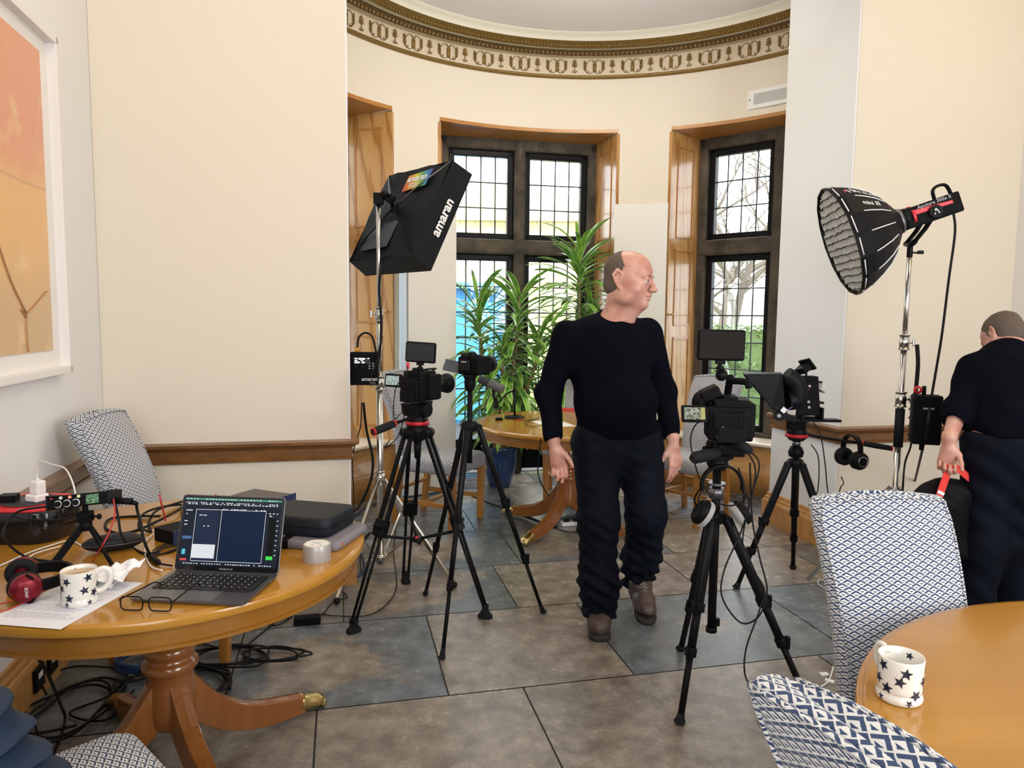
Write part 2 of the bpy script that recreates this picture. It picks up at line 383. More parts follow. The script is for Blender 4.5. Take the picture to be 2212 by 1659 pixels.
def wbox(b, u0, u1, v0, v1, z0, z1): b.hexa([W(u0, v0, z0), W(u1, v0, z0), W(u1, v1, z0), W(u0, v1, z0), W(u0, v0, z1), W(u1, v0, z1), W(u1, v1, z1), W(u0, v1, z1)])
HC = 4.35
b = MB(); wbox(b, ULF, UL, .1, VJ, 0, HC); struct('wall_left_wing', b, M_['wall'], .004)
b = MB(); wbox(b, UR+.012, URF+.3, .05, VJ, 0, HC); struct('wall_right_wing', b, M_['wall'], .004)
b = MB(); wbox(b, UR, UR+.012, .05, VJ, 0, HC); struct('wall_right_reveal', b, mat('plaster_daylight_tint', (.80, .81, .83), .6), .006)  # cool daylight on the reveal put into its plaster colour
b = MB(); wbox(b, UL-.004, UL+.008, .1, VJ, 0, HC); struct('wall_left_reveal', b, mat('plaster_daylight_tint', (.80, .81, .83), .6), .004)  # bright lit edge of the opening, painted in the same tint
b = MB(); wbox(b, ULF-.3, ULF, -6.3, VJ, 0, HC); struct('wall_left', b, M_['wall_white'])
b = MB(); wbox(b, URF, URF+.3, -6.3, .05, 0, HC); struct('wall_right', b, M_['wall_white'])
b = MB(); wbox(b, ULF-.3, URF+.3, -6.6, -6.3, 0, HC); struct('wall_rear', b, M_['wall'])
b = MB(); wbox(b, ULF-.3, URF+.3, -6.6, VJ, HC, HC+.2); struct('ceiling', b, M_['ceiling'])
b = MB(); wbox(b, UL, UR, .1, VJ, 3.92, HC); struct('wall_over_opening', b, M_['wall'])
# screens that close the space behind the wings
for s_, u0, u1 in (('left', UL-1.3, UL-.02), ('right', UR+.02, UR+1.3)):
    b = MB(); wbox(b, u0, u1, VJ, VJ+.02, 0, HC); struct('wall_back_of_%s_wing' % s_, b, M_['wall_white'])
# bay wall with three tall openings
wins = [(26.5, 69.2), (81.3, 123.6), (135.5, 178.5)]
ZH, ZS = 3.12, .42
edges = sorted(set([25.0, 181.0] + [a for w_ in wins for a in w_]))
def arc(a0, a1): n = max(1, int(abs(a1-a0)/2.2)); return [a0 + (a1-a0)*i/n for i in range(n+1)]
b = MB()
def band(b, a0, a1, r, z0, z1, smooth=True):
    A = arc(a0, a1); b.loft([[B(r, a, z) for a in A] for z in (z0, z1)], False, False, smooth)
for i in range(len(edges)-1):
    a0, a1 = edges[i], edges[i+1]; isw = any(abs(a0-w_[0]) < .01 for w_ in wins)
    if isw:
        band(b, a0, a1, RB, ZH, 3.95)
        if a0 != 81.3: band(b, a0, a1, RB, 0, ZS)
    else: band(b, a0, a1, RB, 0, 3.95)
for k in range(2):                                   # outer skin so that no sky leaks in
    for a0, a1 in ((25, 26.5), (69.2, 81.3), (123.6, 135.5), (178.5, 181.5)): band(b, a0, a1, RB+.45, -.1, 4.2)
band(b, 25, 181.5, RB+.45, ZH+.05, 4.2)
struct('wall_bay', b, M_['wall'])
b = MB(); A = arc(0, 206); b._faces([B(RB+.5, a, 3.86) for a in A], [tuple(range(len(A)))]); b._faces([B(RB+.5, a, 4.2) for a in A], [tuple(range(len(A)))]); struct('ceiling_bay', b, M_['ceiling'])
b = MB(); wbox(b, ULF-.3, URF+.3, VJ-.02, VJ+.02, 3.92, HC); struct('wall_above_bay', b, M_['wall'])

# cornice of the bay
cor = empty('trim_1', (0, 0, 0)); cor['kind'] = 'structure'
A = arc(24, 182)
def rimprof(b, prof, A=A): b.loft([[B(r, a, z) for a in A] for r, z in prof], False, False, True)
b = MB(); rimprof(b, [(2.20, 3.60), (2.185, 3.625), (2.185, 3.75), (2.165, 3.757), (2.15, 3.752), (2.115, 3.752)]); b.build('frieze', mat('frieze_plaster', (.66, .56, .40), .6), cor)
b = MB(); rimprof(b, [(2.20, 3.582), (2.175, 3.584), (2.162, 3.594), (2.165, 3.606), (2.185, 3.612)]); b.build('lower_bead', M_['gilt'], cor)
b = MB(); rimprof(b, [(2.115, 3.752), (2.10, 3.752), (2.07, 3.782), (2.05, 3.79)]); b.build('egg_band', M_['gilt_dark'], cor)
b = MB(); rimprof(b, [(2.05, 3.79), (2.03, 3.772), (1.99, 3.772)]); b.build('soffit', mat('cornice_soffit', (.62, .60, .48), .6), cor)
b = MB(); rimprof(b, [(1.99, 3.772), (1.985, 3.768), (1.975, 3.785), (1.965, 3.79), (1.955, 3.80), (1.945, 3.80), (1.94, 3.81), (1.93, 3.812)]); b.build('gilt_band', M_['gilt'], cor)
b = MB(); rimprof(b, [(1.93, 3.812), (1.915, 3.83), (1.89, 3.845), (1.86, 3.855), (1.855, 3.862)]); b.build('cove', mat('cove_cream', (.76, .73, .62), .6), cor)
# egg and dart teeth, small lower beads
b = MB()
for k in range(int(158/1.05)):
    a = 24 + k*1.05; b.ball(B(2.088, a, 3.766), (.013, .013, .02), 6, 4)
o = b.build('egg_and_dart', M_['gilt'], cor); o['kind'] = 'stuff'
b = MB()
for k in range(int(158/.8)):
    a = 24 + k*.8; b.ball(B(1.968, a, 3.786), (.009, .009, .012), 6, 4)
o = b.build('bead_row', M_['gilt'], cor); o['kind'] = 'stuff'
# raised ornament of the frieze: palmette, scroll stems and leaves, alternating
def orn(b, kind, a, z0=3.685, r=2.178):
    def q(x, z): return B(r, a + math.degrees(x*1.12/r), z0+z*1.12)
    def T(pts, rad): b.tube([q(*p) for p in pts], rad*1.25, 5)
    def leaf(x, z, dx, dz, wd):
        n = Vector((-dz, dx)).normalized()*wd
        b.tube([q(x+dx*t, z+dz*t) for t in (0, .3, .6, 1)], [wd*.9, wd*1.5, wd*1.25, .0015], 6)
    if kind == 0:            # palmette
        for s_ in (-1, 1):
            for k in range(4): leaf(0, -.005+k*.010, s_*(.024-k*.003), .012+k*.002, .0035)
            T([(0, -.04), (s_*.008, -.047), (s_*.017, -.040), (s_*.012, -.031)], .0028)
            leaf(0, .028, s_*.008, .018, .0035)
        T([(0, -.042), (0, .04)], .003); leaf(0, .03, 0, .024, .004)
    elif kind == 1:          # drooping acanthus leaf
        for k in range(5): leaf(0, .03-k*.014, .014, -.018, .006); leaf(0, .03-k*.014, -.014, -.018, .006)
        leaf(0, .02, 0, -.065, .007)
        for s_ in (-1, 1): T([(0, .035), (s_*.02, .052), (s_*.045, .046), (s_*.062, .025), (s_*.07, .012)], .0022); T([(s_*.02, .052), (s_*.012, .040), (s_*.02, .036)], .002)
    else:                    # half leaf with scroll
        s_ = 1 if kind == 2 else -1
        for k in range(5): leaf(0, .035-k*.015, s_*.016, -.012, .005); leaf(0, .03-k*.013, -s_*.010, .008, .004)
        T([(0, .045), (0, 0), (s_*.006, -.03), (s_*.02, -.048), (s_*.034, -.04), (s_*.028, -.03)], .003)
        T([(s_*.02, -.048), (s_*.04, -.052), (s_*.06, -.047)], .002)
steps = 2.2
names = {0: 'palmette', 1: 'acanthus_leaf', 2: 'scroll_leaf', 3: 'scroll_leaf'}
acc = {}
k = 0; a = 31.0
while a < 172:
    kd = (0, 2, 1, 3)[k % 4]
    b = MB(); orn(b, kd, a); b.build(names[kd], M_['gilt'], cor)
    a += steps*(.92 if kd in (0, 2) else 1.05); k += 1

# dado of panelled oak under the side windows with its sill board, around the bay except the middle window
for idx, (a0, a1) in enumerate(((25, 81.3), (123.6, 181))):
    b = MB(); A2 = arc(a0, a1)
    prof = [(RB+.0, 0), (RB-.05, 0), (RB-.05, .19), (RB-.043, .205), (RB-.03, .215), (RB-.03, .235), (RB-.022, .245), (RB-.02, .41)]
    b.loft([[B(r, a, z) for a in A2] for r, z in prof], False, False, True); struct('trim_%d' % (2+idx), b, M_['skirt'])
for idx, (a0, a1) in enumerate(((25, 72), (132, 181))):
    b = MB(); A2 = arc(a0, a1)
    prof = [(RB+.42, .455), (RB-.045, .455), (RB-.06, .448), (RB-.06, .43), (RB-.045, .42), (RB+.0, .415)]
    b.loft([[B(r, a, z) for a in A2] for r, z in prof], False, False, False); struct('trim_%d' % (4+idx), b, mat('sill_board_pale', (.72, .62, .48), .35, coat=.3))

# ------------------------------------------------------------------ windows
def window(n, a0, a1, zs, shutters=True):
    mid = R((a0+a1)/2); nrm = Vector((math.cos(mid), math.sin(mid), 0)); t = Vector((math.sin(mid), -math.cos(mid), 0))   # t points to the right in the view
    hw = RB*math.sin(R((a1-a0)/2)); wd = 2.46; hi = hw-.06
    def Q(x, d, z): return Cb + nrm*d + t*x + Vector((0, 0, z))
    def bx(b, x0, x1, d0, d1, z0, z1): b.hexa([Q(x0, d0, z0), Q(x1, d0, z0), Q(x1, d1, z0), Q(x0, d1, z0), Q(x0, d0, z1), Q(x1, d0, z1), Q(x1, d1, z1), Q(x0, d1, z1)])
    root = empty('window_%d' % n); root['kind'] = 'structure'
    rc = RB*math.cos(R((a1-a0)/2))
    # soffit
    b = MB(); A2 = arc(a0, a1); inner = [B(RB-.004, a, ZH) for a in A2]
    outer = [Q(hw-(hw*2)*i/(len(A2)-1), wd+.02, ZH-.02) for i in range(len(A2))]
    b.loft([inner, outer], False, False, False)
    ins = [B(RB-.004, a, ZH+.03) for a in A2]; b.loft([ins, inner], False, False)
    b.build('soffit_board', M_['oak'], root)
    for s_ in (-1, 1):                               # jamb linings / folded shutters with raised panels
        e = Vector((s_*(hw-.012), rc-.01)); f = Vector((s_*hi, wd+.01)); dr = (f-e); L = dr.length; dr /= L; nn = Vector((-dr.y, dr.x))*s_
        def J(k, off, z): p = e + dr*k + nn*off; return Q(p.x, p.y, z)
        def jb(b, k0, k1, o0, o1, z0, z1): b.hexa([J(k0, o0, z0), J(k1, o0, z0), J(k1, o1, z0), J(k0, o1, z0), J(k0, o0, z1), J(k1, o0, z1), J(k1, o1, z1), J(k0, o1, z1)])
        b = MB(); jb(b, 0, L, -.03, 0.0, zs+.03, ZH-.012)
        sh = b.build('shutter', M_['pine'], root, .003)
        b = MB()
        for z0, z1 in ((zs+.14, zs+.9), (zs+1.0, 2.1), (2.2, ZH-.13)):
            for q in ((L*.22, L*.25, z0, z1), (L*.75, L*.78, z0, z1), (L*.22, L*.78, z0, z0+.02), (L*.22, L*.78, z1-.02, z1)): jb(b, q[0], q[1], 0, .008, q[2], q[3])
        b.build('panel_moulding', M_['oak_z'], sh, .002)
        b = MB(); kc = J(L*.12, .0, 1.52); kd = J(L*.12, .028, 1.52); b.cyl(kc, kd, .006); b.ball(kd, (.013, .013, .013), 12, 8); b.build('knob', M_['brass'], sh)
    # stone
    T0, T1 = 2.06, 2.20; m = .052; zt = ZH+.045
    b = MB(); jw = .075
    bx(b, -hi-.05, -hi+jw, wd, wd+.2, zs, zt); bx(b, hi-jw, hi+.05, wd, wd+.2, zs, zt); bx(b, -hi-.05, hi+.05, wd-.0, wd+.2, zt-.160, zt)
    bx(b, -m, m, wd-.01, wd+.2, zs, zt); bx(b, -hi, hi, wd-.012, wd+.2, T0, T1)
    b.build('stone_mullion', M_['stone'], root, .022, 2)
    if zs > .1: b = MB(); bx(b, -hi, hi, wd-.03, wd+.25, zs-.02, zs+.07); b.build('stone_sill', M_['stone'], root, .01)
    # iron casements with leaded lights
    fr = .056; lo = zs+.07 if zs > .1 else .03
    for cx0, cx1 in ((-hi+jw, -m), (m, hi-jw)):
        for z0, z1 in ((lo, T0), (T1, zt-.160)):
            b = MB(); d0, d1 = wd+.05, wd+.12; kick = .24 if (zs < .1 and z0 < 1) else 0
            for q in ((cx0, cx0+fr, z0, z1), (cx1-fr, cx1, z0, z1), (cx0, cx1, z0, z0+fr+kick), (cx0, cx1, z1-fr, z1)): bx(b, q[0], q[1], d0, d1, q[2], q[3])
            cs = b.build('casement', M_['black_metal'], root, .008)
            gx0, gx1, gz0, gz1 = cx0+fr, cx1-fr, z0+fr+kick, z1-fr
            b = MB(); bx(b, gx0, gx1, d0+.03, d0+.034, gz0, gz1); b.build('pane', M_['glass'], cs)
            b = MB(); nx = 4; nz = max(1, round((gz1-gz0)/.24))
            for i in range(1, nx): x = gx0+(gx1-gx0)*(i-.18)/ (nx-.36+.0); b.cyl(Q(x, d0+.026, gz0), Q(x, d0+.026, gz1), .0066, seg=6)
            for i in range(1, nz): z = gz0+(gz1-gz0)*i/nz; b.cyl(Q(gx0, d0+.026, z), Q(gx1, d0+.026, z), .0066, seg=6)
            b.build('leading', mat('lead_cames', (.10, .11, .13), .5, .3), cs)
window(1, 135.5, 178.5, .42)
window(2, 81.3, 123.6, .0)
window(3, 26.5, 69.2, .42)

# ------------------------------------------------------------------ rails and skirtings of the room
def mould(name, pts, prof, m, z0=0.0):              # sweep of (out, z) profile along a path in room uv; out = to the left of travel direction
    b = MB(); n = len(pts); rings = []
    for i, (u, v) in enumerate(pts):
        p = Vector((u, v)); a = (p-Vector(pts[i-1])).normalized() if i else None; c = (Vector(pts[i+1])-p).normalized() if i < n-1 else None
        d0 = a or c; d1 = c or a; n0 = Vector((-d0.y, d0.x)); n1 = Vector((-d1.y, d1.x)); mm = (n0+n1)
        mm = mm/ (mm.length**2/2) if mm.length > .01 else n0
        rings.append([W(p.x+mm.x*o_, p.y+mm.y*o_, z0+z) for o_, z in prof])
    b.loft([[r[k] for r in rings] for k in range(len(prof))], False, False, False)
    b._faces(rings[0], [tuple(range(len(prof)))]); b._faces(rings[-1], [tuple(range(len(prof)))])
    return struct(name, b, m)
rp = [(0, .70), (.012, .70), (.020, .706), (.022, .716), (.014, .722), (.014, .765), (.022, .772), (.030, .780), (.044, .786), (.052, .792), (.052, .806), (0, .812)]
mould('trim_6', [(UL, .4), (UL, .1), (ULF, .1), (ULF, -6.3)], rp, M_['rail'])
mould('trim_7', [(URF, -6.3), (URF, .05), (UR, .05), (UR, VJ)], rp, M_['rail'])
sp = [(0, 0), (.034, 0), (.034, .15), (.030, .165), (.022, .170), (.020, .185), (.012, .195), (.010, .215), (0, .22)]
mould('baseboard_left', [(UL, .6), (UL, .1), (ULF, .1), (ULF, -6.3)], sp, M_['skirt'])
mould('baseboard_right', [(URF, -6.3), (URF, .05), (UR, .05), (UR, VJ), (UR+.4, VJ)], sp, M_['skirt'])

# ------------------------------------------------------------------ outside
def stuffobj(b, name, m, label, cat): o = b.build(name, m); o['kind'] = 'stuff'; return tag(o, label, cat)
b = MB(); b.box((0, 30, -.3), (90, 46, .2)); o = b.build('ground_outside', mat('garden_ground', (.20, .22, .12), .9, var=.3, vscale=1)); o['kind'] = 'structure'
g = NG('garden_stone_wall'); v = g.tex(); br = g.n.nodes.new('ShaderNodeTexBrick'); g.n.links.new(g.map(v, (1, 1, 1), (R(90), 0, 0)), br.inputs['Vector'])
br.inputs['Scale'].default_value = 1.6; br.inputs['Color1'].default_value = (.62, .52, .26, 1); br.inputs['Color2'].default_value = (.75, .66, .40, 1); br.inputs['Mortar'].default_value = (.35, .31, .22, 1); br.inputs['Mortar Size'].default_value = .012
M_['garden_wall'] = g.out(br.outputs['Color'], .9)
b = MB(); b.box((-2.0, 15.0, 1.55), (7.5, .5, 3.7)); b.hexa([(-6, 14.6, 3.4), (1.9, 14.6, 3.4), (1.9, 17, 3.4), (-6, 17, 3.4), (-5.6, 15.4, 4.6), (.9, 15.4, 4.2), (.9, 16.5, 4.2), (-5.6, 16.5, 4.6)])
tag(b.build('garden_building', M_['garden_wall']), 'yellow sandstone outbuilding with sloping roof seen through the middle window', 'building')
sh = empty('garden_shed', (-1.0, 11, -.2), 0, 'bright blue painted wooden shed outside the middle window', 'shed')
M_['blue_paint'] = mat('blue_paint', (.05, .26, .55), .5)
b = MB(); b.box((0, .6, 1.05), (2.3, 1.2, 2.1)); b.build('wall', M_['blue_paint'], sh, .01)
b = MB()
for k in range(9): b.box((-1.05+k*.262, -.012, 1.0), (.22, .03, 1.9))
b.build('board_panel', M_['blue_paint'], sh, .006)
b = MB(); b.box((.35, -.04, 1.0), (.85, .04, 1.8)); dr_ = b.build('door', mat('blue_paint_light', (.09, .36, .66), .5), sh, .01)
b = MB(); b.box((0, .6, 2.15), (2.5, 1.5, .1)); b.build('roof', mat('blue_roof', (.16, .42, .68), .5), sh, .01)
# hedge and leafless trees
random.seed(5)
M_['hedge'] = mat('hedge_leaf', (.12, .19, .06), .7, var=.45, vscale=2)
def leafcloud(name, boxes, n, m, label, cat, size=.09):
    b = MB()
    for c, d in boxes:
        for k in range(n):
            p = Vector(c) + Vector((random.uniform(-.5, .5)*d[0], random.uniform(-.5, .5)*d[1], random.uniform(-.5, .5)*d[2]))
            r_ = Matrix.Rotation(random.uniform(0, 6.3), 3, Vector((random.uniform(-1, 1), random.uniform(-1, 1), random.uniform(-1, 1))).normalized())
            s_ = size*random.uniform(.6, 1.3); b._faces([p + r_ @ Vector(q) for q in ((-s_, 0, 0), (0, -s_*.5, .01), (s_, 0, 0), (0, s_*.5, .01))], [(0, 1, 2, 3)])
        b.box(c, (d[0]*.9, d[1]*.6, d[2]*.9))
    return tag(b.build(name, m), label, cat)
leafcloud('hedge', [((4.7, 11.2, .45), (4.9, .9, 1.9))], 14000, M_['hedge'], 'clipped green hedge outside the right-hand window', 'hedge', .045)
leafcloud('shrub', [((1.3, 10.6, -.1), (1.2, 1.0, 1.1))], 2200, mat('shrub_leaf', (.08, .18, .06), .6, var=.4), 'low green shrub outside the middle window beside the shed', 'shrub', .055)
M_['bark'] = mat('bark', (.17, .14, .11), .9)
def tree(x, y, h, seed, lab, zmin=0.0):
    random.seed(seed); b = MB()
    def br_(p, d, l, r_, lev):
        pts = [p]; q = p.copy(); dd = d.copy()
        for k in range(4):
            dd = (dd + Vector((random.gauss(0, .2), random.gauss(0, .2), random.gauss(.03, .12)))).normalized(); q = q + dd*l/4; pts.append(q.copy())
        b.tube(pts, [r_*(1-.17*i) for i in range(5)], 4 if lev > 1 else 6, caps=False)
        if lev < 4:
            for k in range(4 if lev else 6):
                t = random.uniform(.35, 1); i = min(3, int(t*4)); pp = pts[i].lerp(pts[i+1], t*4-i)
                nd = (dd*.7 + Vector((random.uniform(-1, 1), random.uniform(-1, 1), random.uniform(-.2, .9)))).normalized()
                br_(pp, nd, l*random.uniform(.5, .7), r_*.5, lev+1)
    br_(Vector((x, y, -.2)), Vector((random.gauss(0, .08), 0, 1)), h*.5, h*.02, 0)
    return tag(b.build('bare_tree', M_['bark']), lab, 'tree', 'leafless trees in the garden')
tree(3.9, 14, 6.5, 3, 'leafless tree directly behind the hedge, left one seen through the right-hand window')
tree(8.3, 16.5, 7.0, 4, 'leafless tree behind the hedge, right one seen through the right-hand window')
tree(5.6, 19.5, 7.0, 9, 'leafless tree far behind the hedge between the two nearer trees')
tree(2.6, 12.6, 4.2, 12, 'leafless tree seen through the right-hand lights of the middle window')
b = MB(); b.box((6, 24, 1.0), (14, .5, 2.6)); tag(b.build('garden_boundary_wall', mat('pale_stone', (.55, .52, .46), .9, var=.2)), 'pale stone boundary wall far behind the leafless trees', 'wall')
# ================================================================== furniture
def rr(w, t, n=4, r=None):            # rounded rectangle outline, counter-clockwise
    r = min(w, t)*.48 if r is None else r; out = []
    for cx, cy, a in ((w/2-r, t/2-r, 0), (-w/2+r, t/2-r, 90), (-w/2+r, -t/2+r, 180), (w/2-r, -t/2+r, 270)):
        for k in range(n+1): q = R(a+90*k/n); out.append((cx+r*math.cos(q), cy+r*math.sin(q)))
    return out
def sqbar(b, p, q, w, d=None, roll=None, w1=None):
    p = Vector(p); q = Vector(q); t = (q-p).normalized(); x = Vector((1, 0, 0)) if abs(t.x) < .8 else Vector((0, 0, 1))
    if roll is not None: x = Vector(roll)
    x = (x - t*x.dot(t)).normalized(); y = t.cross(x); d = d or w; k = (w1 or w)/w
    b.hexa([p+x*sx*w/2+y*sy*d/2 for sx, sy in ((-1, -1), (1, -1), (1, 1), (-1, 1))] + [q+x*sx*w/2*k+y*sy*d/2*k for sx, sy in ((-1, -1), (1, -1), (1, 1), (-1, 1))])
def make_chair():
    root = empty('dining_chair')
    b = MB(); rings = []
    for z, k in ((.385, .93), (.395, .985), (.42, 1.0), (.455, 1.0), (.475, .97), (.488, .90), (.496, .72), (.500, .4), (.501, .1)):
        rings.append([Vector((x, y+.01, z)) for x, y in [(x*k, y*k) for x, y in rr(.475, .46, 5, .05)]])
    b.loft(rings, True); b.build('seat', M_['fabric'], root, uv=True)
    b = MB(); rings = []; N = 15; NW = 12
    def slab(w, t):                                   # outline with points along the width, front row first
        r = t*.42; fx = [w/2-r-(w-2*r)*k/NW for k in range(NW+1)]
        o = [(x, t/2) for x in fx]; o += [(-w/2+r-r*math.sin(q), t/2-r+r*math.cos(q)) for q in (R(30), R(60), R(90))] + [(-w/2+r-r*math.cos(q), -t/2+r-r*math.sin(q)) for q in (0, R(30), R(60))]
        o += [(-x, -t/2) for x in fx]; o += [(w/2-r+r*math.sin(q), -t/2+r-r*math.cos(q)) for q in (R(30), R(60), R(90))] + [(w/2-r+r*math.cos(q), t/2-r+r*math.sin(q)) for q in (0, R(30), R(60))]
        return o
    for i in range(N+1):
        s = min(1, i/(N-1)); z = .40 + s*.625; rk = -.215 - .17*s**1.35 + .03*math.sin(s*3.14); w = .365+.055*min(1, s*1.15); t = .076-.018*s
        if i == N: w -= .022; t *= .5; z += .012
        rings.append([Vector((x, rk+y + .022*math.cos(x/w*3.1)*(1 if y > 0 else .6)-.015, z + (.020*math.cos(x/w*3.1)*min(1, max(0, s-.8)*5)))) for x, y in slab(w, t)])
    b.loft(rings, True); bk = b.build('backrest', M_['fabric'], root, uv=True)
    b = MB(); n1 = NW; nb = NW+7
    def up(k): return [rings[i][k] for i in range(N)]
    b.tube([p+Vector((0, .002, 0)) for p in up(n1+1)[:-1] + [rings[N-1][k]+Vector((0, 0, .004)) for k in range(NW, -1, -1)] + up(len(rings[0])-1)[:-1][::-1]], .0042, 6)
    b.tube([p-Vector((0, .002, 0)) for p in up(nb-1)[:-1] + [rings[N-1][k]+Vector((0, 0, .004)) for k in range(nb, nb+NW+1)] + up(nb+NW+1)[:-1][::-1]], .0042, 6)
    b.build('piping', M_['fabric'], bk, uv=True)
    for sx in (-1, 1):
        b = MB(); sqbar(b, (sx*.20, .20, 0), (sx*.205, .205, .40), .040, w1=.046); b.build('leg', M_['oak_z'], root, .004)
        b = MB(); sqbar(b, (sx*.185, -.27, 0), (sx*.185, -.215, .43), .036, w1=.044); b.build('leg', M_['oak_z'], root, .004)
        b = MB(); sqbar(b, (sx*.20, .19, .17), (sx*.187, -.24, .17), .022, .034); b.build('stretcher', M_['oak'], root, .003)
    b = MB(); sqbar(b, (-.19, -.03, .17), (.19, -.03, .17), .022, .034); b.build('stretcher', M_['oak'], root, .003)
    b = MB(); sqbar(b, (-.185, -.235, .25), (.185, -.235, .25), .022, .034); b.build('stretcher', M_['oak'], root, .003)
    return root
ch0 = make_chair(); GC = 'upholstered dining chairs'
def place_chair(i, x, y, fx, fy, label):
    o = ch0 if i == 0 else copy_tree(ch0)
    o.location = (x, y, 0); o.rotation_euler = (0, 0, math.atan2(-fx, fy)); tag(o, label, 'chair', GC); return o
place_chair(0, -.50, 5.13, .9, -.43, 'blue and white diamond weave chair in the bay behind the two left camera tripods')
place_chair(1, 1.32, 5.30, -.7, -.7, 'blue and white diamond weave chair in the bay to the right of the standing man')
place_chair(2, .50, 5.90, -.1, -1, 'diamond weave chair between the bay table and middle window, mostly hidden by the man')
place_chair(3, 1.075, 1.63, .10, -1, 'tall diamond weave chair at the far side of the right-hand table, beyond the mug')
place_chair(4, .755, .755, .97, .25, 'diamond weave chair nearest the camera, its back cut by the bottom right edge')
place_chair(5, -1.42, 3.15, 1.0, .05, 'diamond weave chair in the left corner behind the equipment table')
for o_, k_ in ((3, .95), (0, 1.03), (4, 1.01)): bpy.data.objects['dining_chair' + ('.%03d' % o_ if o_ else '')].scale = (k_, k_, k_)
place_chair(6, -.90, 1.31, .68, .73, 'diamond weave chair at the bottom left with a navy quilted jacket over its back')

def make_table(name, x, y, Rt, ang, label):
    root = empty(name, (x, y, 0), 0, label, 'table')
    b = MB(); b.lathe([(.001, .7215), (Rt-.010, .7215), (Rt-.002, .724), (Rt, .729), (Rt, .742), (Rt-.002, .746), (Rt-.008, .7475), (Rt-.012, .7478), (Rt-.015, .7498), (Rt-.02, .75), (.001, .75)], seg=96)
    b.build('tabletop', M_['cherry'], root, split=True)
    b = MB(); b.lathe([(Rt-.06, .72), (Rt-.06, .660), (Rt-.026, .660), (Rt-.026, .668), (Rt-.034, .671), (Rt-.034, .7215), (Rt-.06, .7215)], seg=96)
    for a in (ang+20, ang+200): c = Vector((math.cos(R(a)), math.sin(R(a)), 0)); b.box(c*(Rt-.036)+Vector((0, 0, .69)), (.012, .012, .062), Matrix.Rotation(R(a), 3, 'Z'))
    b.build('apron', M_['cherry_apron'], root, split=True)
    b = MB(); b.lathe([(0.001, .722), (0.120, .722), (0.120, .70), (0.088, .695), (0.077, .68), (0.068, .66), (0.064, .63), (0.068, .60), (0.077, .565), (0.083, .53), (0.082, .50), (0.073, .47), (0.063, .45), (0.061, .44), (0.070, .43), (0.077, .42), (0.078, .405), (0.070, .395), (0.068, .388), (0.077, .38), (0.085, .368), (0.085, .355), (0.075, .343), (0.070, .335), (0.073, .30), (0.075, .22), (0.070, .175), (0.053, .155), (0.023, .145), (0.001, .143)], seg=36)
    b.build('pedestal', M_['cherry_dark'], root)
    for k in range(4):
        a = R(ang+90*k); d = Vector((math.cos(a), math.sin(a), 0)); t = Vector((-d.y, d.x, 0))
        top = cr([(.045, .350), (.10, .270), (.17, .190), (.27, .128), (.38, .098), (.47, .080)], 4); bot = cr([(.045, .165), (.085, .130), (.16, .075), (.27, .032), (.38, .014), (.47, .012)], 4)
        rings = []
        for i, (p, q) in enumerate(zip(top, bot)):
            w_ = .029 - .006*i/len(top)
            rings.append([d*p.x - t*w_ + Vector((0, 0, p.y-.006)), d*p.x + Vector((0, 0, p.y)), d*p.x + t*w_ + Vector((0, 0, p.y-.006)), d*q.x + t*w_ + Vector((0, 0, q.y)), d*q.x - t*w_ + Vector((0, 0, q.y))])
        b = MB(); b.loft(rings, True, smooth=False); lg = b.build('leg', M_['cherry_dark'], root, .004)
        b = MB(); b.loft([[d*r_ + t*w_*math.cos(q) + Vector((0, 0, zc + h*math.sin(q))) for q in [j*math.pi/5 for j in range(10)]] for r_, w_, zc, h in ((.455, .026, .047, .035), (.462, .030, .046, .037), (.47, .028, .042, .034), (.50, .031, .036, .030), (.53, .034, .031, .028), (.548, .028, .026, .024), (.553, .010, .024, .012))], True)
        for s_ in (-1.6, -.55, .55, 1.6): b.ball(d*.545 + t*s_*.012 + Vector((0, 0, .02)), (.013, .013, .019), 8, 6); 
        b.build('brass_paw_cap', M_['brass'], lg)
    return root
make_table('pedestal_table', -1.09, 2.23, .615, 46.5, 'round honey-coloured pedestal table on the left, covered with laptop and cables')
make_table('pedestal_table', .40, 5.03, .655, 55, 'round pedestal table in the bay behind the standing man')
make_table('pedestal_table', 1.47, 1.0, .866, 20, 'large round pedestal table at the bottom right with a single mug on it')

# white boards standing against the piers of the bay
def boardobj(a0, a1, r0, r1, z1, lab, m=M_['board']):
    p = B(r0, a0, 0); q = B(r1, a1, 0); t = (q-p).normalized(); n_ = Vector((-t.y, t.x, 0)); b = MB()
    if n_.dot(p-Cb) < 0: n_ = -n_
    b.hexa([p, q, q+n_*.02, p+n_*.02] + [x+Vector((0, 0, z1)) for x in (p, q, q+n_*.02, p+n_*.02)])
    return tag(b.build('foam_board', m, None, .002), lab, 'board')
boardobj(81.6, 69.0, 2.08, 2.08, 2.48, 'tall cream board standing on the pier between the middle and right-hand windows')
boardobj(134.6, 121.6, 2.03, 2.03, 2.48, 'tall cream board beside the left edge of the middle window, behind the softbox')
boardobj(136.4, 134.9, 2.06, 2.04, 2.40, 'narrow added strip with painted blue reflection beside the cream board left of the middle window', M_['board_edge'])  # separate strip added to carry the blue edge reflection

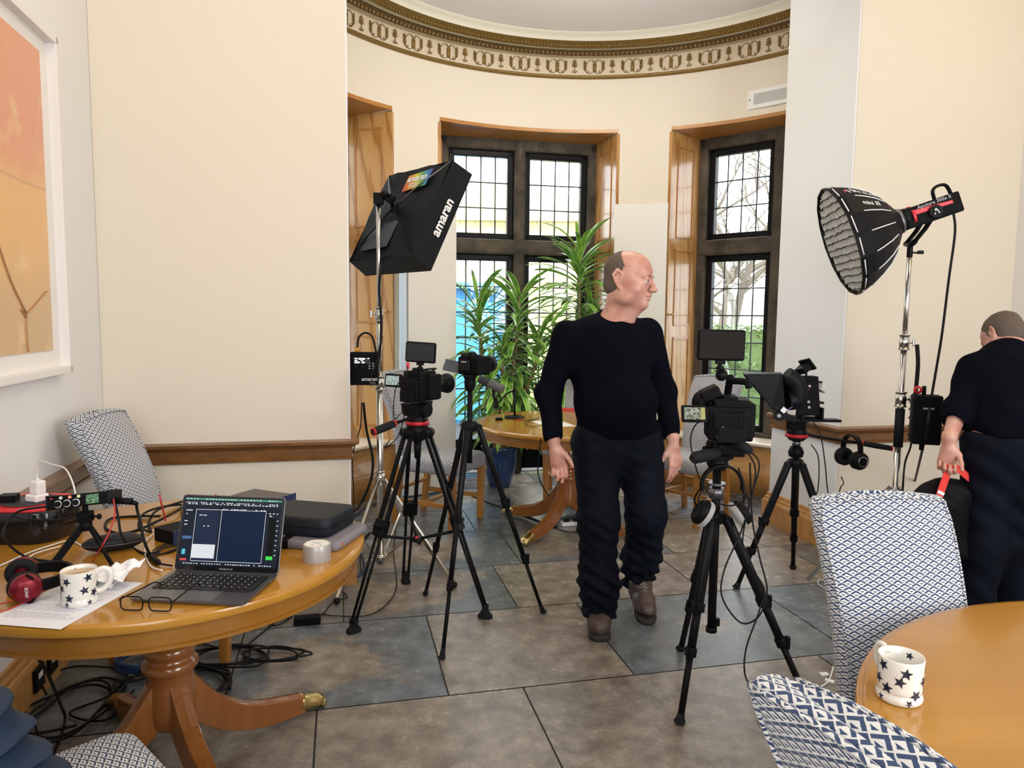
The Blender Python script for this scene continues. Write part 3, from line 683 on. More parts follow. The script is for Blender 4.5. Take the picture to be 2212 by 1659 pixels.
# emergency light plates on the bay wall
def plate(a, z, wdeg, lab):
    root = empty('wall_light_plate', (0, 0, 0), 0, lab, 'light'); c = B(RB-.012, a, z); n_ = (Cb+Vector((0, 0, z))-c).normalized(); M = frameM(c, Vector((0, 0, 1)).cross(n_), (0, 0, 1))
    m3 = M.to_3x3(); b = MB(); b.box(c, (.40, .15, .02), m3); b.build('plate', M_['white_plastic'], root, .004)
    b = MB(); b.box(c+n_*.011, (.29, .085, .006), m3); b.build('diffuser', mat('grey_diffuser', (.50, .50, .49), .35), root, .01)
    for s_ in (-1, 1): b = MB(); b.cyl(M @ Vector((s_*.18, 0, .01)), M @ Vector((s_*.18, 0, .013)), .005); b.build('screw', M_['black'], root)
plate(47.3, 3.28, 8, 'white wall plate with grey diffuser high on the bay wall above the right-hand window')
plate(175.5, 3.32, 8, 'white wall plate high on the bay wall, mostly hidden by the left wing wall')

# framed picture on the left wall
pr = empty('framed_picture', W(ULF, -1.55, 0), 0, 'large framed abstract picture in orange and ochre on the left wall', 'picture')
pr.rotation_euler = (0, 0, TH)
def pb(b, y0, y1, z0, z1, x0, x1): b.box(((x0+x1)/2, (y0+y1)/2, (z0+z1)/2), (x1-x0, y1-y0, z1-z0))
PZ0, PZ1, PY0, PY1 = 1.225, 2.605, -.55, 1.107
b = MB(); pb(b, PY0, PY1, PZ0, PZ0+.03, 0, .05); pb(b, PY0, PY1, PZ1-.03, PZ1, 0, .05); pb(b, PY0, PY0+.03, PZ0, PZ1, 0, .05); pb(b, PY1-.03, PY1, PZ0, PZ1, 0, .05); b.build('frame', mat('frame_white', (.80, .77, .75), .4), pr, .003)
b = MB(); pb(b, PY0+.02, PY1-.02, PZ0+.02, PZ1-.02, 0, .012); b.build('mount', mat('picture_mount', (.84, .80, .76), .7), pr)
g = NG('abstract_print'); s3 = g.sep(g.tex()); v = g.tex()
nz = g.noise(v, 2.0, 5, .6, 1.0); zz = g.M('ADD', s3[2], g.M('MULTIPLY', g.M('SUBTRACT', nz, .5), .35))
c = g.mix(g.ss(zz, 1.45, 1.75), (.60, .38, .17), (.78, .42, .13)); c = g.mix(g.ss(zz, 1.9, 2.15), c, (.72, .27, .14))
c = g.mix(g.ss(g.noise(v, 5, 6), .55, .8), c, (.80, .55, .25)); fn = g.M('ADD', s3[2], g.M('MULTIPLY', nz, .05)); ln = g.M('ABSOLUTE', g.M('SUBTRACT', fn, 1.995)); c = g.mix(g.M('MULTIPLY', g.M('GREATER_THAN', .006, ln), .5), c, (.48, .24, .12))
M_['print'] = g.out(c, .25, Coat_Weight=.5)
b = MB(); pb(b, PY0+.11, PY1-.11, PZ0+.100, PZ1-.09, .010, .016); b.build('print', M_['print'], pr)
b = MB()
for pts in ([(.745, 1.33), (.74, 1.41), (.745, 1.475)], [(.745, 1.475), (.62, 1.60), (.50, 1.78), (.40, 1.9)], [(.745, 1.475), (.83, 1.51), (.95, 1.565)], [(.74, 1.46), (.70, 1.49)]):
    b.tube(cr([(.0165, y, z) for y, z in pts], 4), .006, 5, flat=.3)
b.build('twig_drawing', mat('print_brown', (.42, .20, .10), .5), pr)

# ------------------------------------------------------------------ potted plants
random.seed(21)
def leafmat():
    g = NG('dracaena_leaf'); uv = g.sep(g.tex('UV')); e = g.M('ABSOLUTE', g.M('SUBTRACT', uv[0], .5)); nz = g.noise(g.tex(), 9, 3)
    c = g.mix(g.ss(nz, .35, .65), (.07, .24, .035), (.24, .50, .06)); c = g.mix(g.M('GREATER_THAN', e, .38), c, (.52, .66, .26))
    return g.out(c, .3, Transmission_Weight=.0, Subsurface_Weight=.15, Subsurface_Scale=.02)
M_['leaf'] = leafmat(); M_['trunk'] = mat('cane_bark', (.36, .26, .14), .8, bump=.5, bscale=60, var=.35, vscale=25)
def add_leaf(b, p, yaw, el, L, w, droop):
    d = Vector((math.cos(yaw), math.sin(yaw), 0)); s = Vector((-d.y, d.x, 0)); p = Vector(p); n = 7; prev = None; a = el
    tw = random.uniform(-.5, .5); c = p.copy(); tip = random.uniform(-.3, .3)
    for i in range(n+1):
        t = i/n; ww = w*(.28+1.5*t)*(1-t)**.62 * .75 + .0006; up = Vector((0, 0, 1))
        dirv = d*math.cos(a) + up*math.sin(a) + s*tip*t*.5; nn = (up*math.cos(a) - d*math.sin(a)); sd = s*math.cos(tw*t) + nn*math.sin(tw*t)
        row = [c - sd*ww + nn*ww*.25, c, c + sd*ww + nn*ww*.25]
        if prev:
            for k in (0, 1):
                f = b._faces([prev[k], prev[k+1], row[k+1], row[k]], [(0, 1, 2, 3)], True)
                for ff in f:
                    for l, uvv in zip(ff.loops, ((k*.5, (i-1)/n), (k*.5+.5, (i-1)/n), (k*.5+.5, t), (k*.5, t))): l[b.uv].uv = uvv
        prev = row; c = c + dirv*(L/n); a -= droop/n
def make_plant(x, y, pr_, canes, label, ph=.40, grp=None):
    root = empty('potted_plant', (x, y, 0), 0, label, 'plant', grp)
    b = MB(); b.lathe([(.001, .0), (pr_*.60, 0), (pr_*.64, .012), (pr_*.80, ph*.35), (pr_*.90, ph*.62), (pr_*.93, ph*.85), (pr_*1.0, ph*.90), (pr_*1.02, ph*.97), (pr_*.99, ph), (pr_*.92, ph*.985), (pr_*.86, ph*.93), (pr_*.84, ph*.8)], seg=40)
    b.build('pot', mat('blue_glazed_pot', (.012, .045, .16), .12, coat=.8, var=.3, vscale=8), root)
    b = MB(); b.lathe([(.001, ph*.88), (pr_*.5, ph*.89), (pr_*.85, ph*.86)], seg=20)
    for k in range(60): a = random.uniform(0, 6.3); r_ = pr_*.8*random.random()**.5; b.box((r_*math.cos(a), r_*math.sin(a), ph*.89), (.03, .012, .012), Matrix.Rotation(random.uniform(0, 3), 3, 'Z'))
    b.build('soil', mat('bark_chippings', (.20, .11, .06), .9, var=.5, vscale=40), root)
    for i, (dx, dy, h, crown, nl, LL) in enumerate(canes):
        b = MB(); pts = cr([(dx*.2, dy*.2, ph*.85), (dx*.4, dy*.5, ph+(h-ph)*.3), (dx*.8, dy*.7, ph+(h-ph)*.65), (dx, dy, h)], 5)
        n = len(pts); b.tube(pts, [.024*(1-.6*k/n) for k in range(n)], 8); st = b.build('stem', M_['trunk'], root)
        b = MB(); lo = crown
        for k in range(nl):
            t = k/nl; zz_ = lo + (h-lo)*t; j = min(n-2, max(0, int((zz_-ph*.85)/(h-ph*.85)*(n-1)))); pp = pts[j].copy(); pp.z = zz_
            el = R(-5 + 70*t**2 + random.uniform(-12, 12)); add_leaf(b, pp, k*2.4+random.uniform(-.4, .4), el, LL*random.uniform(.75, 1.15), .050*random.uniform(.8, 1.15), R(75-25*t)*random.uniform(.7, 1.3))
        b.build('foliage', M_['leaf'], root)
    return root
make_plant(-.10, 6.28, .165, [(.16, -.02, 1.66, .70, 84, .46), (-.20, .02, 1.56, .55, 96, .46), (.02, -.12, 1.25, .50, 60, .40), (.34, .0, 1.30, .62, 60, .42)], 'leafy green dracaena in a blue glazed pot, the lower one left in the middle window', .36, 'potted dracaenas')
make_plant(.60, 6.40, .165, [(-.02, -.02, 2.03, 1.05, 120, .46), (.10, .05, 1.55, .60, 60, .40), (-.20, -.1, 1.30, .60, 50, .38)], 'taller dracaena in a blue pot in the middle window, behind the standing man', .36, 'potted dracaenas')
# ================================================================== camera and lighting equipment
def strut(b, p, q, r, r1=None, seg=10): b.cyl(p, q, r, r1, seg)
def L3(a, b, t): return Vector(a).lerp(Vector(b), t)
def photo_tripod(root, apex, feet, zc, rl, mats=None, cols=None, splits=(.42, .72)):
    """three telescopic legs; apex = crown point, feet = ground points"""
    ap = Vector(apex)
    b = MB(); b.lathe([(.001, -.03), (.03, -.03), (.040, -.015), (.042, .01), (.03, .02), (.001, .02)], ap, seg=20); b.build('crown', M_['black_metal'], root)
    for f in feet:
        f = Vector(f); d = (f-ap); d.z = 0; d.normalize(); h = ap + d*.042 - Vector((0, 0, .008))
        b = MB(); sqbar(b, ap+d*.02, h+d*.012-Vector((0, 0, .012)), .034, .03, (0, 0, 1)); t0, t1 = splits
        strut(b, h, L3(h, f, t0), rl, rl*.95, 14)
        lg = b.build('leg', M_['black_metal'], root, .002)
        b = MB(); strut(b, L3(h, f, t0-.02), L3(h, f, t1), rl*.78, seg=12); strut(b, L3(h, f, t1-.02), L3(h, f, .97), rl*.6, seg=12); b.build('leg_section', M_['black'], lg)
        for t, k in ((t0, 1.25), (t1, 1.05)):
            b = MB(); strut(b, L3(h, f, t-.022), L3(h, f, t+.022), rl*k, seg=12); c = L3(h, f, t); b.box(c + d*rl*1.1, (.016, .02, .05)); b.build('leg_lock', M_['black'], lg, .002)
        b = MB(); e = L3(h, f, .955); b.cyl(e, f+Vector((0, 0, .006)), rl*.62, rl*.9, 12); b.ball(f+Vector((0, 0, .010)), (rl*1.05, rl*1.05, .010), 12, 6); b.build('rubber_foot', M_['rubber'], lg)
def fluid_head(root, c, h, yaw, red=True, r=.045):
    """c = base centre; h = height up to plate"""
    c = Vector(c); b = MB(); b.lathe([(.001, 0), (r*.62, 0), (r*.8, .01), (r*.8, .02), (.001, .02)], c, seg=28); b.build('head_base', M_['black_metal'], root)
    if red:
        b = MB(); b.lathe([(r*.7, .02), (r*1.02, .02), (r*1.02, .038), (r*.7, .038)], c, seg=28); b.build('red_ring', M_['red'], root)
    z = .038 if red else .02; Rz = Matrix.Rotation(yaw, 3, 'Z')
    b = MB(); b.lathe([(.001, z), (r*.95, z), (r*.8, z+h*.25), (r*.5, z+h*.3), (.001, z+h*.3)], c, seg=28)
    b.box(c+Vector((0, 0, z+h*.42)), (r*1.5, r*1.7, h*.45), Rz); b.cyl(c+Rz @ Vector((-r*1.25, 0, z+h*.45)), c+Rz @ Vector((r*1.25, 0, z+h*.45)), r*.62, seg=22)
    b.build('head_body', M_['black'], root, .004)
    b = MB(); b.box(c+Vector((0, 0, h-.012)), (r*1.3, r*2.6, .014), Rz); b.box(c+Vector((0, 0, h-.003)), (r*.9, r*3.2, .010), Rz); b.build('quick_release_plate', M_['black_metal'], root, .002)
def pan_handle(root, p, q, r=.008, glen=.12, ring=M_['red'], gr=.016):
    p = Vector(p); q = Vector(q); d = (q-p).normalized(); g0 = q-d*glen
    b = MB(); b.tube(cr([p, L3(p, g0, .35)+Vector((0, 0, -.006)), g0], 5), r, 10); h = b.build('pan_handle', M_['black_metal'], root)
    b = MB(); b.tube([g0, g0+d*.01, L3(g0, q, .5), q-d*.012, q], [gr*.8, gr, gr*1.08, gr, gr*.85], 16); b.build('foam_grip', M_['rubber'], h)
    if ring:
        for e in (g0, q-d*.004): b = MB(); b.cyl(e-d*.004, e+d*.004, gr*1.05, seg=16); b.build('ring', ring, h)
screen_mats = {}
def screenmat(name, kind):
    g = NG(name); uv = g.tex('Generated'); s3 = g.sep(uv); n_ = g.noise(g.map(uv, (3, 3, 3)), 2.5, 3, .5, 1.5)
    if kind == 'view': c = g.mix(g.ss(n_, .42, .55), (.05, .06, .03), (.65, .70, .55)); c = g.mix(g.M('GREATER_THAN', s3[0], .78), c, (.65, .62, .25))
    elif kind == 'pale': c = g.mix(g.ss(n_, .40, .6), (.25, .38, .33), (.75, .82, .80))
    elif kind == 'meter': c = g.mix(g.M('GREATER_THAN', n_, .5), (.02, .05, .03), (.25, .55, .25))
    g.n.links.new(c, g.b.inputs['Emission Color']); g.b.inputs['Emission Strength'].default_value = .55
    return g.out((.01, .01, .01), .15)
M_['scr_view'] = screenmat('camera_screen_view', 'view'); M_['scr_pale'] = screenmat('camera_screen_pale', 'pale'); M_['scr_meter'] = screenmat('recorder_screen', 'meter')
def cine_body(loc, yaw, label, grp, w=.135, h=.155, d=.15, lens=True, lcd=True, scr='scr_pale', lcd_tilt=0, mon=None, handle=False, pitch=0, scale=1.0, seed=1):
    """box-shaped cinema camera: origin at the bottom centre, lens along +y, rear towards -y"""
    root = empty('video_camera', loc, yaw, label, 'camera', grp); root.scale = (scale,)*3; root.rotation_euler = (pitch, 0, yaw); random.seed(seed)
    b = MB(); b.box((0, 0, h*.45), (w, d, h*.78)); b.box((.005, -.01, h*.9), (w*.82, d*.8, h*.2)); b.box((0, -d*.5, h*.42), (w*.80, .03, h*.62)); b.box((w*.5, .02, h*.5), (.03, d*.6, h*.8))
    body = b.build('body', M_['black_matte'], root, .009, 3)
    b = MB()
    for i in range(4):
        for j in range(5):
            if random.random() < .75: b.cyl((w*.02+i*.014, -d*.5-.015, h*.32+j*.016), (w*.02+i*.014, -d*.5-.018, h*.32+j*.016), .0042, seg=8)
    b.cyl((w*.33, -d*.5-.015, h*.7), (w*.33, -d*.5-.019, h*.7), .013, seg=16)
    o = b.build('buttons', M_['black_metal'], body); o['kind'] = 'stuff'
    b = MB(); b.box((-w*.18, -d*.5-.016, h*.16), (.045, .003, .012)); b.build('rating_plate', M_['grey_print'], body)
    b = MB(); b.box((0, -d*.5-.020, h*.22), (w*.62, .02, h*.36)); b.build('battery', M_['black'], root, .005)
    if lens:
        b = MB(); b.lathe([(.001, 0), (.036, 0), (.036, .02), (.040, .024), (.040, .055), (.037, .06), (.039, .065), (.039, .095), (.044, .10), (.052, .13), (.052, .135), (.046, .132), (.040, .11), (.001, .10)], (0, d*.5, h*.5), (0, 1, 0), 28); ln = b.build('lens', M_['black'], root)
        b = MB(); b.lathe([(.0405, 0), (.0405, .004)], (0, d*.5+.03, h*.5), (0, 1, 0), 28); b.lathe([(.001, .101), (.03, .106), (.039, .111)], (0, d*.5, h*.5), (0, 1, 0), 24); b.build('front_glass', M_['black_gloss'], ln)
    if lcd:
        Rt = Matrix.Rotation(R(8), 3, 'Z') @ Matrix.Rotation(R(-8+lcd_tilt), 3, 'X'); c = Vector((-w*.5-.052, -d*.42, h*.66))
        b = MB(); b.box(c, (.098, .016, .066), Rt); b.box((-w*.5-.002, -d*.40, h*.66), (.02, .02, .05)); sc_ = b.build('flip_screen', M_['black'], root, .006)
        b = MB(); b.box(c+Rt @ Vector((0, -.0085, 0)), (.078, .002, .046), Rt); b.build('display', M_[scr], sc_)
    if handle:
        b = MB(); b.tube(cr([(0, d*.22, h*.98), (0, d*.25, h*1.1), (-.0, d*.05, h*1.36), (.0, -d*.1, h*1.5)], 6), .014, 12); b.box((0, -.0, h*1.02), (.05, .11, .016))
        b.tube(cr([(0, d*.0, h*1.40), (.03, -d*.2, h*1.42), (.055, -d*.35, h*1.40), (.062, -d*.4, h*1.28)], 5), [.013]*15+[.012], 12)
        b.build('top_handle', M_['black_matte'], root, 0)
        b = MB(); b.box((-w*.42, .02, h*1.08), (.075, .10, .05), Matrix.Rotation(R(-25), 3, 'Y')); b.ball((-w*.62, .03, h*.86), (.035, .06, .045), 14, 10); b.build('side_grip', M_['black_matte'], root, .01)
    else:
        b = MB(); b.box((0, 0, h*1.01), (.03, .09, .010)); b.box((0, -.02, h*1.05), (.045, .03, .012)); b.tube(cr([(.03, .05, h*1.0), (.05, .06, h*1.06), (.06, -.03, h*1.06), (.05, -.05, h*.98)], 4), .005, 8); b.build('cold_shoe', M_['black_metal'], root, .002)
    return root
def field_monitor(loc, yaw, w, h, label, roll=0, tilt=0, grp='on-camera monitors'):
    root = empty('field_monitor', loc, yaw, label, 'monitor', grp); root.rotation_euler = (tilt, roll, yaw)
    b = MB(); b.box((0, 0, h/2), (w, .022, h)); bd = b.build('housing', M_['black_matte'], root, .010, 3)
    b = MB(); b.box((0, -.0115, h/2), (w*.90, .002, h*.86)); b.build('screen', M_['black_gloss'], bd, .002)
    b = MB(); b.box((0, 0, -.006), (.035, .024, .014)); b.lathe([(.001, -.034), (.014, -.034), (.016, -.03), (.016, -.024), (.008, -.02), (.008, -.012), (.001, -.012)], seg=16); b.lathe([(.013, -.040), (.021, -.040), (.021, -.036), (.013, -.036)], seg=16); b.build('mount', M_['black_metal'], root, .002)
    return root
def headphones(name, M, label, band_r=.075, cup_r=.042, mats=None, tilt=10, pads=None, plates=None, group=None, drop=.08):
    """M: frame whose x joins the cups and y is up; the band top is at the origin"""
    root = empty(name, (0, 0, 0), 0, label, 'headphones', group); root.matrix_world = M
    mats = mats or M_['black']
    b = MB(); pts = [Vector((band_r*math.cos(R(a)), band_r*math.sin(R(a))*1.0-band_r, 0)) for a in range(-12, 193, 12)]; rings = []
    for p in pts:
        n_ = (p-Vector((0, -band_r, 0))).normalized(); rings.append([p+n_*.005*sx+Vector((0, 0, .015*sz)) for sx, sz in ((-1, -1), (1, -1), (1, 1), (-1, 1))])
    b.loft(rings, True, smooth=False); b.build('headband', mats, root, .003)
    for s_ in (-1, 1):
        c = Vector((s_*band_r*.86, -band_r-drop, 0)); ax = Vector((s_, -math.sin(R(tilt)), 0)).normalized()
        b = MB(); 
        for zz in (-.014, .014): b.tube(cr([(s_*band_r*.98, -band_r*1.1, zz*.5), (s_*band_r*1.22, -band_r-drop*.5, zz*2), c+ax*.02+Vector((0, 0, zz*2.6))], 5), .0035, 8)
        b.build('yoke', mats, root)
        b = MB(); b.lathe([(.001, .034), (cup_r*.55, .034), (cup_r*.8, .030), (cup_r, .020), (cup_r*1.02, .006), (cup_r*.98, 0), (.001, 0)], c, ax, 28); cp = b.build('ear_cup', mats if plates is None else plates, root)
        b = MB(); b.lathe([(cup_r*.45, -.001), (cup_r*.5, -.018), (cup_r*.7, -.022), (cup_r*1.0, -.018), (cup_r*1.08, -.008), (cup_r*1.0, .001)], c, ax, 28); b.build('ear_pad', pads or M_['rubber'], cp)
    return root

# ---------------- steel stand with the flat softbox, left of the bay
sx_, sy_ = -.755, 4.10
ls = empty('light_stand', (sx_, sy_, 0), 0, 'chrome light stand holding the flat black softbox in the bay opening', 'light stand', 'chrome light stands')
b = MB(); b.cyl((0, 0, .04), (0, 0, 1.12), .0185, seg=20); b.build('lower_pole', M_['steel'], ls)
b = MB(); b.cyl((0, 0, 1.10), (0, 0, 1.50), .0160, seg=20); b.build('middle_pole', M_['steel'], ls)
b = MB(); b.cyl((0, 0, 1.48), (0, 0, 2.15), .0135, seg=20); b.build('upper_pole', M_['steel'], ls)
def collar(z, r, root, side=-1):
    b = MB(); b.cyl((0, 0, z-.035), (0, 0, z+.035), r, seg=20); b.cyl((0, 0, z-.040), (0, 0, z-.034), r*1.15, seg=20); b.cyl((0, 0, z+.034), (0, 0, z+.040), r*1.15, seg=20); c_ = b.build('collar', M_['steel'], root)
    b = MB(); b.cyl((side*r, 0, z), (side*(r+.018), 0, z), .007, seg=12); b.box((side*(r+.024), 0, z), (.012, .012, .042)); b.build('wing_screw', M_['steel'], c_, .004)
collar(1.10, .025, ls); collar(1.49, .022, ls); collar(.55, .027, ls)
for a in (72, 255, 330):
    d = Vector((math.cos(R(a)), math.sin(R(a)), 0)); t = Vector((-d.y, d.x, 0))
    b = MB(); sqbar(b, d*.03+Vector((0, 0, .54)), d*.52+Vector((0, 0, .016)), .016, .026, t); b.cyl(d*.03+Vector((0, 0, .08)), d*.27+Vector((0, 0, .29)), .007, seg=8); lg = b.build('leg', M_['steel'], ls, .002)
    b = MB(); b.ball(d*.52+Vector((0, 0, .018)), .018, 12, 8); b.build('rubber_foot', M_['rubber'], lg)
b = MB(); b.cyl((0, 0, .05), (0, 0, .10), .026, seg=16); b.cyl((0, 0, .085), (0, 0, .095), .045, seg=16); b.build('base_collar', M_['steel'], ls)
# softbox
sb = empty('softbox', (0, 0, 0), 0, 'flat square black softbox with colourful badge, tilted, on the chrome stand', 'softbox')
sc0 = D(862.5, 459, 4.20); e1 = Vector((.7055, -.7086, .0099)).normalized(); e2 = Vector((-.3304, -.3413, -.88)); e2 = (e2-e1*e2.dot(e1)).normalized(); sn = e1.cross(e2); sn = sn if sn.x > 0 else -sn
S = .304
def SP(x, y, z=0): return sc0 + e1*x*S + e2*y*S + sn*z
b = MB(); K = 6
for i in range(K):
    for j in range(K):
        def bow(x, y): return SP(x, y, .035*(1-max(abs(x), abs(y))**2)*-.55 + .008*math.sin(7*x+3*y))
        q = [(-1+2*i/K, -1+2*j/K), (-1+2*(i+1)/K, -1+2*j/K), (-1+2*(i+1)/K, -1+2*(j+1)/K), (-1+2*i/K, -1+2*(j+1)/K)]; b._faces([bow(*p) for p in q], [(0, 1, 2, 3)], True)
bmesh.ops.remove_doubles(b.bm, verts=b.bm.verts[:], dist=.0005)
M_['soft'] = mat('softbox_nylon', (.006, .0075, .010), .5, spec=.15, bump=.6, bscale=14); b.build('back_panel', M_['soft'], sb)
b = MB(); cs_ = [(-1, -1), (1, -1), (1, 1), (-1, 1)]
for i in range(4):
    p, q = cs_[i], cs_[(i+1) % 4]; b._faces([SP(*p), SP(*q), SP(q[0]*1.04, q[1]*1.04, .145), SP(p[0]*1.04, p[1]*1.04, .145)], [(0, 1, 2, 3)])
b.build('side_skirt', M_['soft'], sb)
b = MB(); b._faces([SP(*p, .12) for p in cs_], [(0, 1, 2, 3)]); b.build('diffuser', M_['white_plastic'], sb)
for x, y in cs_:
    b = MB(); b.tube([SP(0, 0, -.045), SP(x*.5, y*.5, -.035), SP(x*.97, y*.97, -.004)], [.006, .005, .003], 8); b.build('rod', M_['steel_dark'] if y < 0 else M_['black_metal'], sb)
b = MB(); b.cyl(SP(0, 0, -.06), SP(0, 0, -.03), .024, seg=16); b.box(SP(0, 0, -.045), (.05, .05, .02), Matrix((e1, e2, sn)).transposed()); hub = b.build('hub', M_['black_metal'], sb, .003)
b = MB(); b.tube(cr([SP(0, 0, -.055), D(845, 437, 4.10), D(826, 425, 4.09), Vector((sx_+.02, sy_, 2.12))], 4), .012, 10); b.box(Vector((sx_, sy_, 2.13)), (.05, .05, .06)); b.ball(D(846, 427, 4.10), .026, 12, 8); b.ball(D(830, 420, 4.08), .022, 12, 8); b.build('bracket_arm', M_['black'], sb, .003)
g = NG('rainbow_badge'); s3 = g.sep(g.tex('Generated')); rp_ = g.n.nodes.new('ShaderNodeValToRGB'); els = rp_.color_ramp.elements
els[0].position = 0; els[0].color = (.45, .03, .03, 1); els[1].position = 1; els[1].color = (.10, .09, .38, 1)
for ps, cl in ((.28, (.75, .28, .03, 1)), (.48, (.62, .58, .03, 1)), (.66, (.10, .42, .12, 1)), (.84, (.03, .20, .50, 1))): e_ = els.new(ps); e_.color = cl
g.n.links.new(s3[0], rp_.inputs[0]); M_['rainbow'] = g.out(rp_.outputs[0], .5)
b = MB(); b.loft([[SP(x, y, -.028) for x, y in ((-.05, -.76), (.64, -.82), (.62, -.46), (-.07, -.40))], [SP(x, y, -.030) for x, y in ((-.05, -.76), (.64, -.82), (.62, -.46), (-.07, -.40))]], True, smooth=False); bg = b.build('badge', M_['rainbow'], sb)
text('badge_lettering', 'amaran', .062, frameM(SP(.28, -.66, -.033), e1, -e2), M_['white_print'], bg, .0006, .0012)
text('badge_lettering', 'F22c', .045, frameM(SP(.25, -.50, -.033), e1, -e2), M_['white_print'], bg, .0006, .0005)
sd = (SP(1.04, 0, .145)-SP(1, 0, 0)).normalized()
text('side_lettering', 'amaran', .080, frameM(SP(1.028, .05, .078)+sn.cross(e2)*0+e1*.004, -e2, -sd), M_['white_print'], sb, .0006, .0022)
b = MB(); b._faces([SP(x, y, -.020) for x, y in ((-.55, .30), (.22, .22), (.20, .80), (-.62, .84))], [(0, 1, 2, 3)]); b.build('mesh_window', mat('mesh_panel', (.03, .045, .06), .35), sb)
# control box clamped to the stand
cb = empty('light_controller', (sx_-.075, sy_-.05, 0), R(6), 'black controller box with small lit display clamped to the softbox stand', 'controller')
cb.location.z = 1.185
b = MB(); b.box((0, 0, 0), (.155, .05, .185)); bx_ = b.build('housing', M_['black_matte'], cb, .006)
b = MB(); b.box((-.012, -.0265, .045), (.09, .003, .034)); b.build('display', M_['black_gloss'], bx_)
b = MB()
for x, z, w_, h_ in ((-.044, .058, .016, .005), (-.022, .056, .018, .008), (-.002, .056, .016, .008), (.024, .058, .010, .005), (-.044, .047, .014, .006), (-.012, .047, .012, .005), (-.038, .036, .028, .008), (-.004, .036, .016, .008)): b.box((x, -.0283, z), (w_, .0005, h_))
o = b.build('display_figures', mat('display_white', (.8, .8, .8), .5, emit=(.8, .85, .9), estr=1.0), bx_); o['kind'] = 'stuff'
text('maker_lettering', 'amaran', .030, frameM((.030, -.0262, -.058), (1, 0, 0), (0, 0, 1)), M_['white_print'], bx_, .0006, .0005)
text('model_lettering', 'F22c', .018, frameM((.048, -.0262, -.080), (1, 0, 0), (0, 0, 1)), M_['grey_print'], bx_, .0006)
for x in (-.045, -.008): b = MB(); b.cyl((x, -.025, .012), (x, -.036, .012), .010, .009, 16); b.build('knob', M_['black_metal'], bx_)
for k in range(6): b = MB(); b.box((.030+.02*(k % 2), -.026, .030-.014*(k//2)), (.010, .003, .007)); b.build('button', M_['grey_print'], bx_)
b = MB(); b.cyl((-.04, 0, .09), (-.04, 0, .118), .012, seg=12); b.build('yellow_plug', mat('yellow_plug', (.70, .32, .02), .4), bx_)
b = MB(); b.box((.06, .045, .0), (.04, .05, .05)); b.build('clamp', M_['steel_dark'], cb, .004)
GCAB = 'cables of the softbox'
cx_, cy_ = sx_-.075, sy_-.05
tubeobj('power_cable', [(cx_-.04, cy_, 1.30), (cx_-.03, cy_, 1.36), (cx_+.01, cy_, 1.385), (cx_+.05, cy_, 1.35), (cx_+.075, cy_-.01, 1.22)], .006, M_['cable'], None, label='short black cable looping over the top of the softbox controller', cat='cable')
tubeobj('power_cable', [D(827, 560, 4.08), D(819, 620, 4.05), D(824, 700, 4.0), D(818, 770, 4.0), D(800, 815, 3.99)], .0075, M_['cable'], None, label='thick black cable hanging from the softbox down to its controller', cat='cable')
tubeobj('power_cable', [D(785, 870, 4.03), D(792, 930, 4.05), D(805, 990, 4.03), D(800, 1040, 4.1), D(775, 1095, 4.2), P(745, 1125, .01), P(770, 1170, .01), P(800, 1150, .01)], .0075, M_['cable'], None, label='thick black cable hanging from the controller to the floor by the wing wall', cat='cable')
tubeobj('power_cable', [D(781, 870, 4.0), D(780, 905, 4.0), D(778, 925, 4.0), D(762, 985, 4.02), D(764, 1060, 4.05), P(766, 1110, .01)], .0032, M_['cable'], None, label='thin black cable with inline plug hanging left of the softbox stand', cat='cable')

# ---------------- tripod A: twin-tube video tripod
GT = 'black camera tripods'
def ground(p): q = Vector(p); q.z = .0; return q
ta = empty('camera_tripod', (-.47, 3.56, 0), 0, 'black twin-tube video tripod with red ring and spreader, left of the bay opening', 'tripod', GT)
c0 = Vector((0, 0, .915)); feet = [Vector((-.26, -.29, 0)), Vector((.35, -.11, 0)), Vector((-.11, .35, 0))]
b = MB(); b.lathe([(.001, -.05), (.035, -.05), (.055, -.02), (.06, .01), (.052, .025), (.001, .025)], c0, seg=28); b.build('bowl', M_['black_metal'], ta)
b = MB(); b.cyl(c0-Vector((0, 0, .05)), c0-Vector((0, 0, .14)), .018, .014, 14); b.build('bowl_clamp', M_['black'], ta)
for f in feet:
    d = f.normalized(); t = Vector((-d.y, d.x, 0)); h = c0 + d*.055 - Vector((0, 0, .01)); fz = f+Vector((0, 0, .05)); m_ = L3(h, fz, .50)
    b = MB()
    for s_ in (-1, 1): sqbar(b, h+t*s_*.026, m_+t*s_*.026, .020, .016, t)
    b.ball(h, (.034, .034, .03), 14, 8); b.cyl(h-t*.042, h+t*.042, .024, seg=18); lg = b.build('leg', M_['black'], ta, .003)
    b = MB()
    for s_ in (-1, 1): b.cyl(m_+t*s_*.019, fz+t*s_*.014, .0075, seg=10)
    b.build('leg_section', M_['black_metal'], lg)
    b = MB(); sqbar(b, L3(h, fz, .47), L3(h, fz, .56), .075, .038, t); b.cyl(m_+d*.02-t*.03, m_+d*.02+t*.03, .014, seg=14); b.build('leg_lock', M_['black'], lg, .005)
    b = MB(); sqbar(b, fz+Vector((0, 0, .015)), fz-Vector((0, 0, .02)), .044, .022, t); b.loft([[f + d*x + t*y + Vector((0, 0, z)) for x, y in rr(a_, c_, 3)] for a_, c_, x_, z in ((.075, .05, 0, .002), (.078, .052, 0, .012), (.045, .034, 0, .03), (.03, .03, 0, .045))], True)
    b.build('rubber_foot', M_['rubber'], lg, .003)
b = MB(); hubp = Vector((0, 0, .36)); b.ball(hubp, (.035, .035, .016), 16, 8)
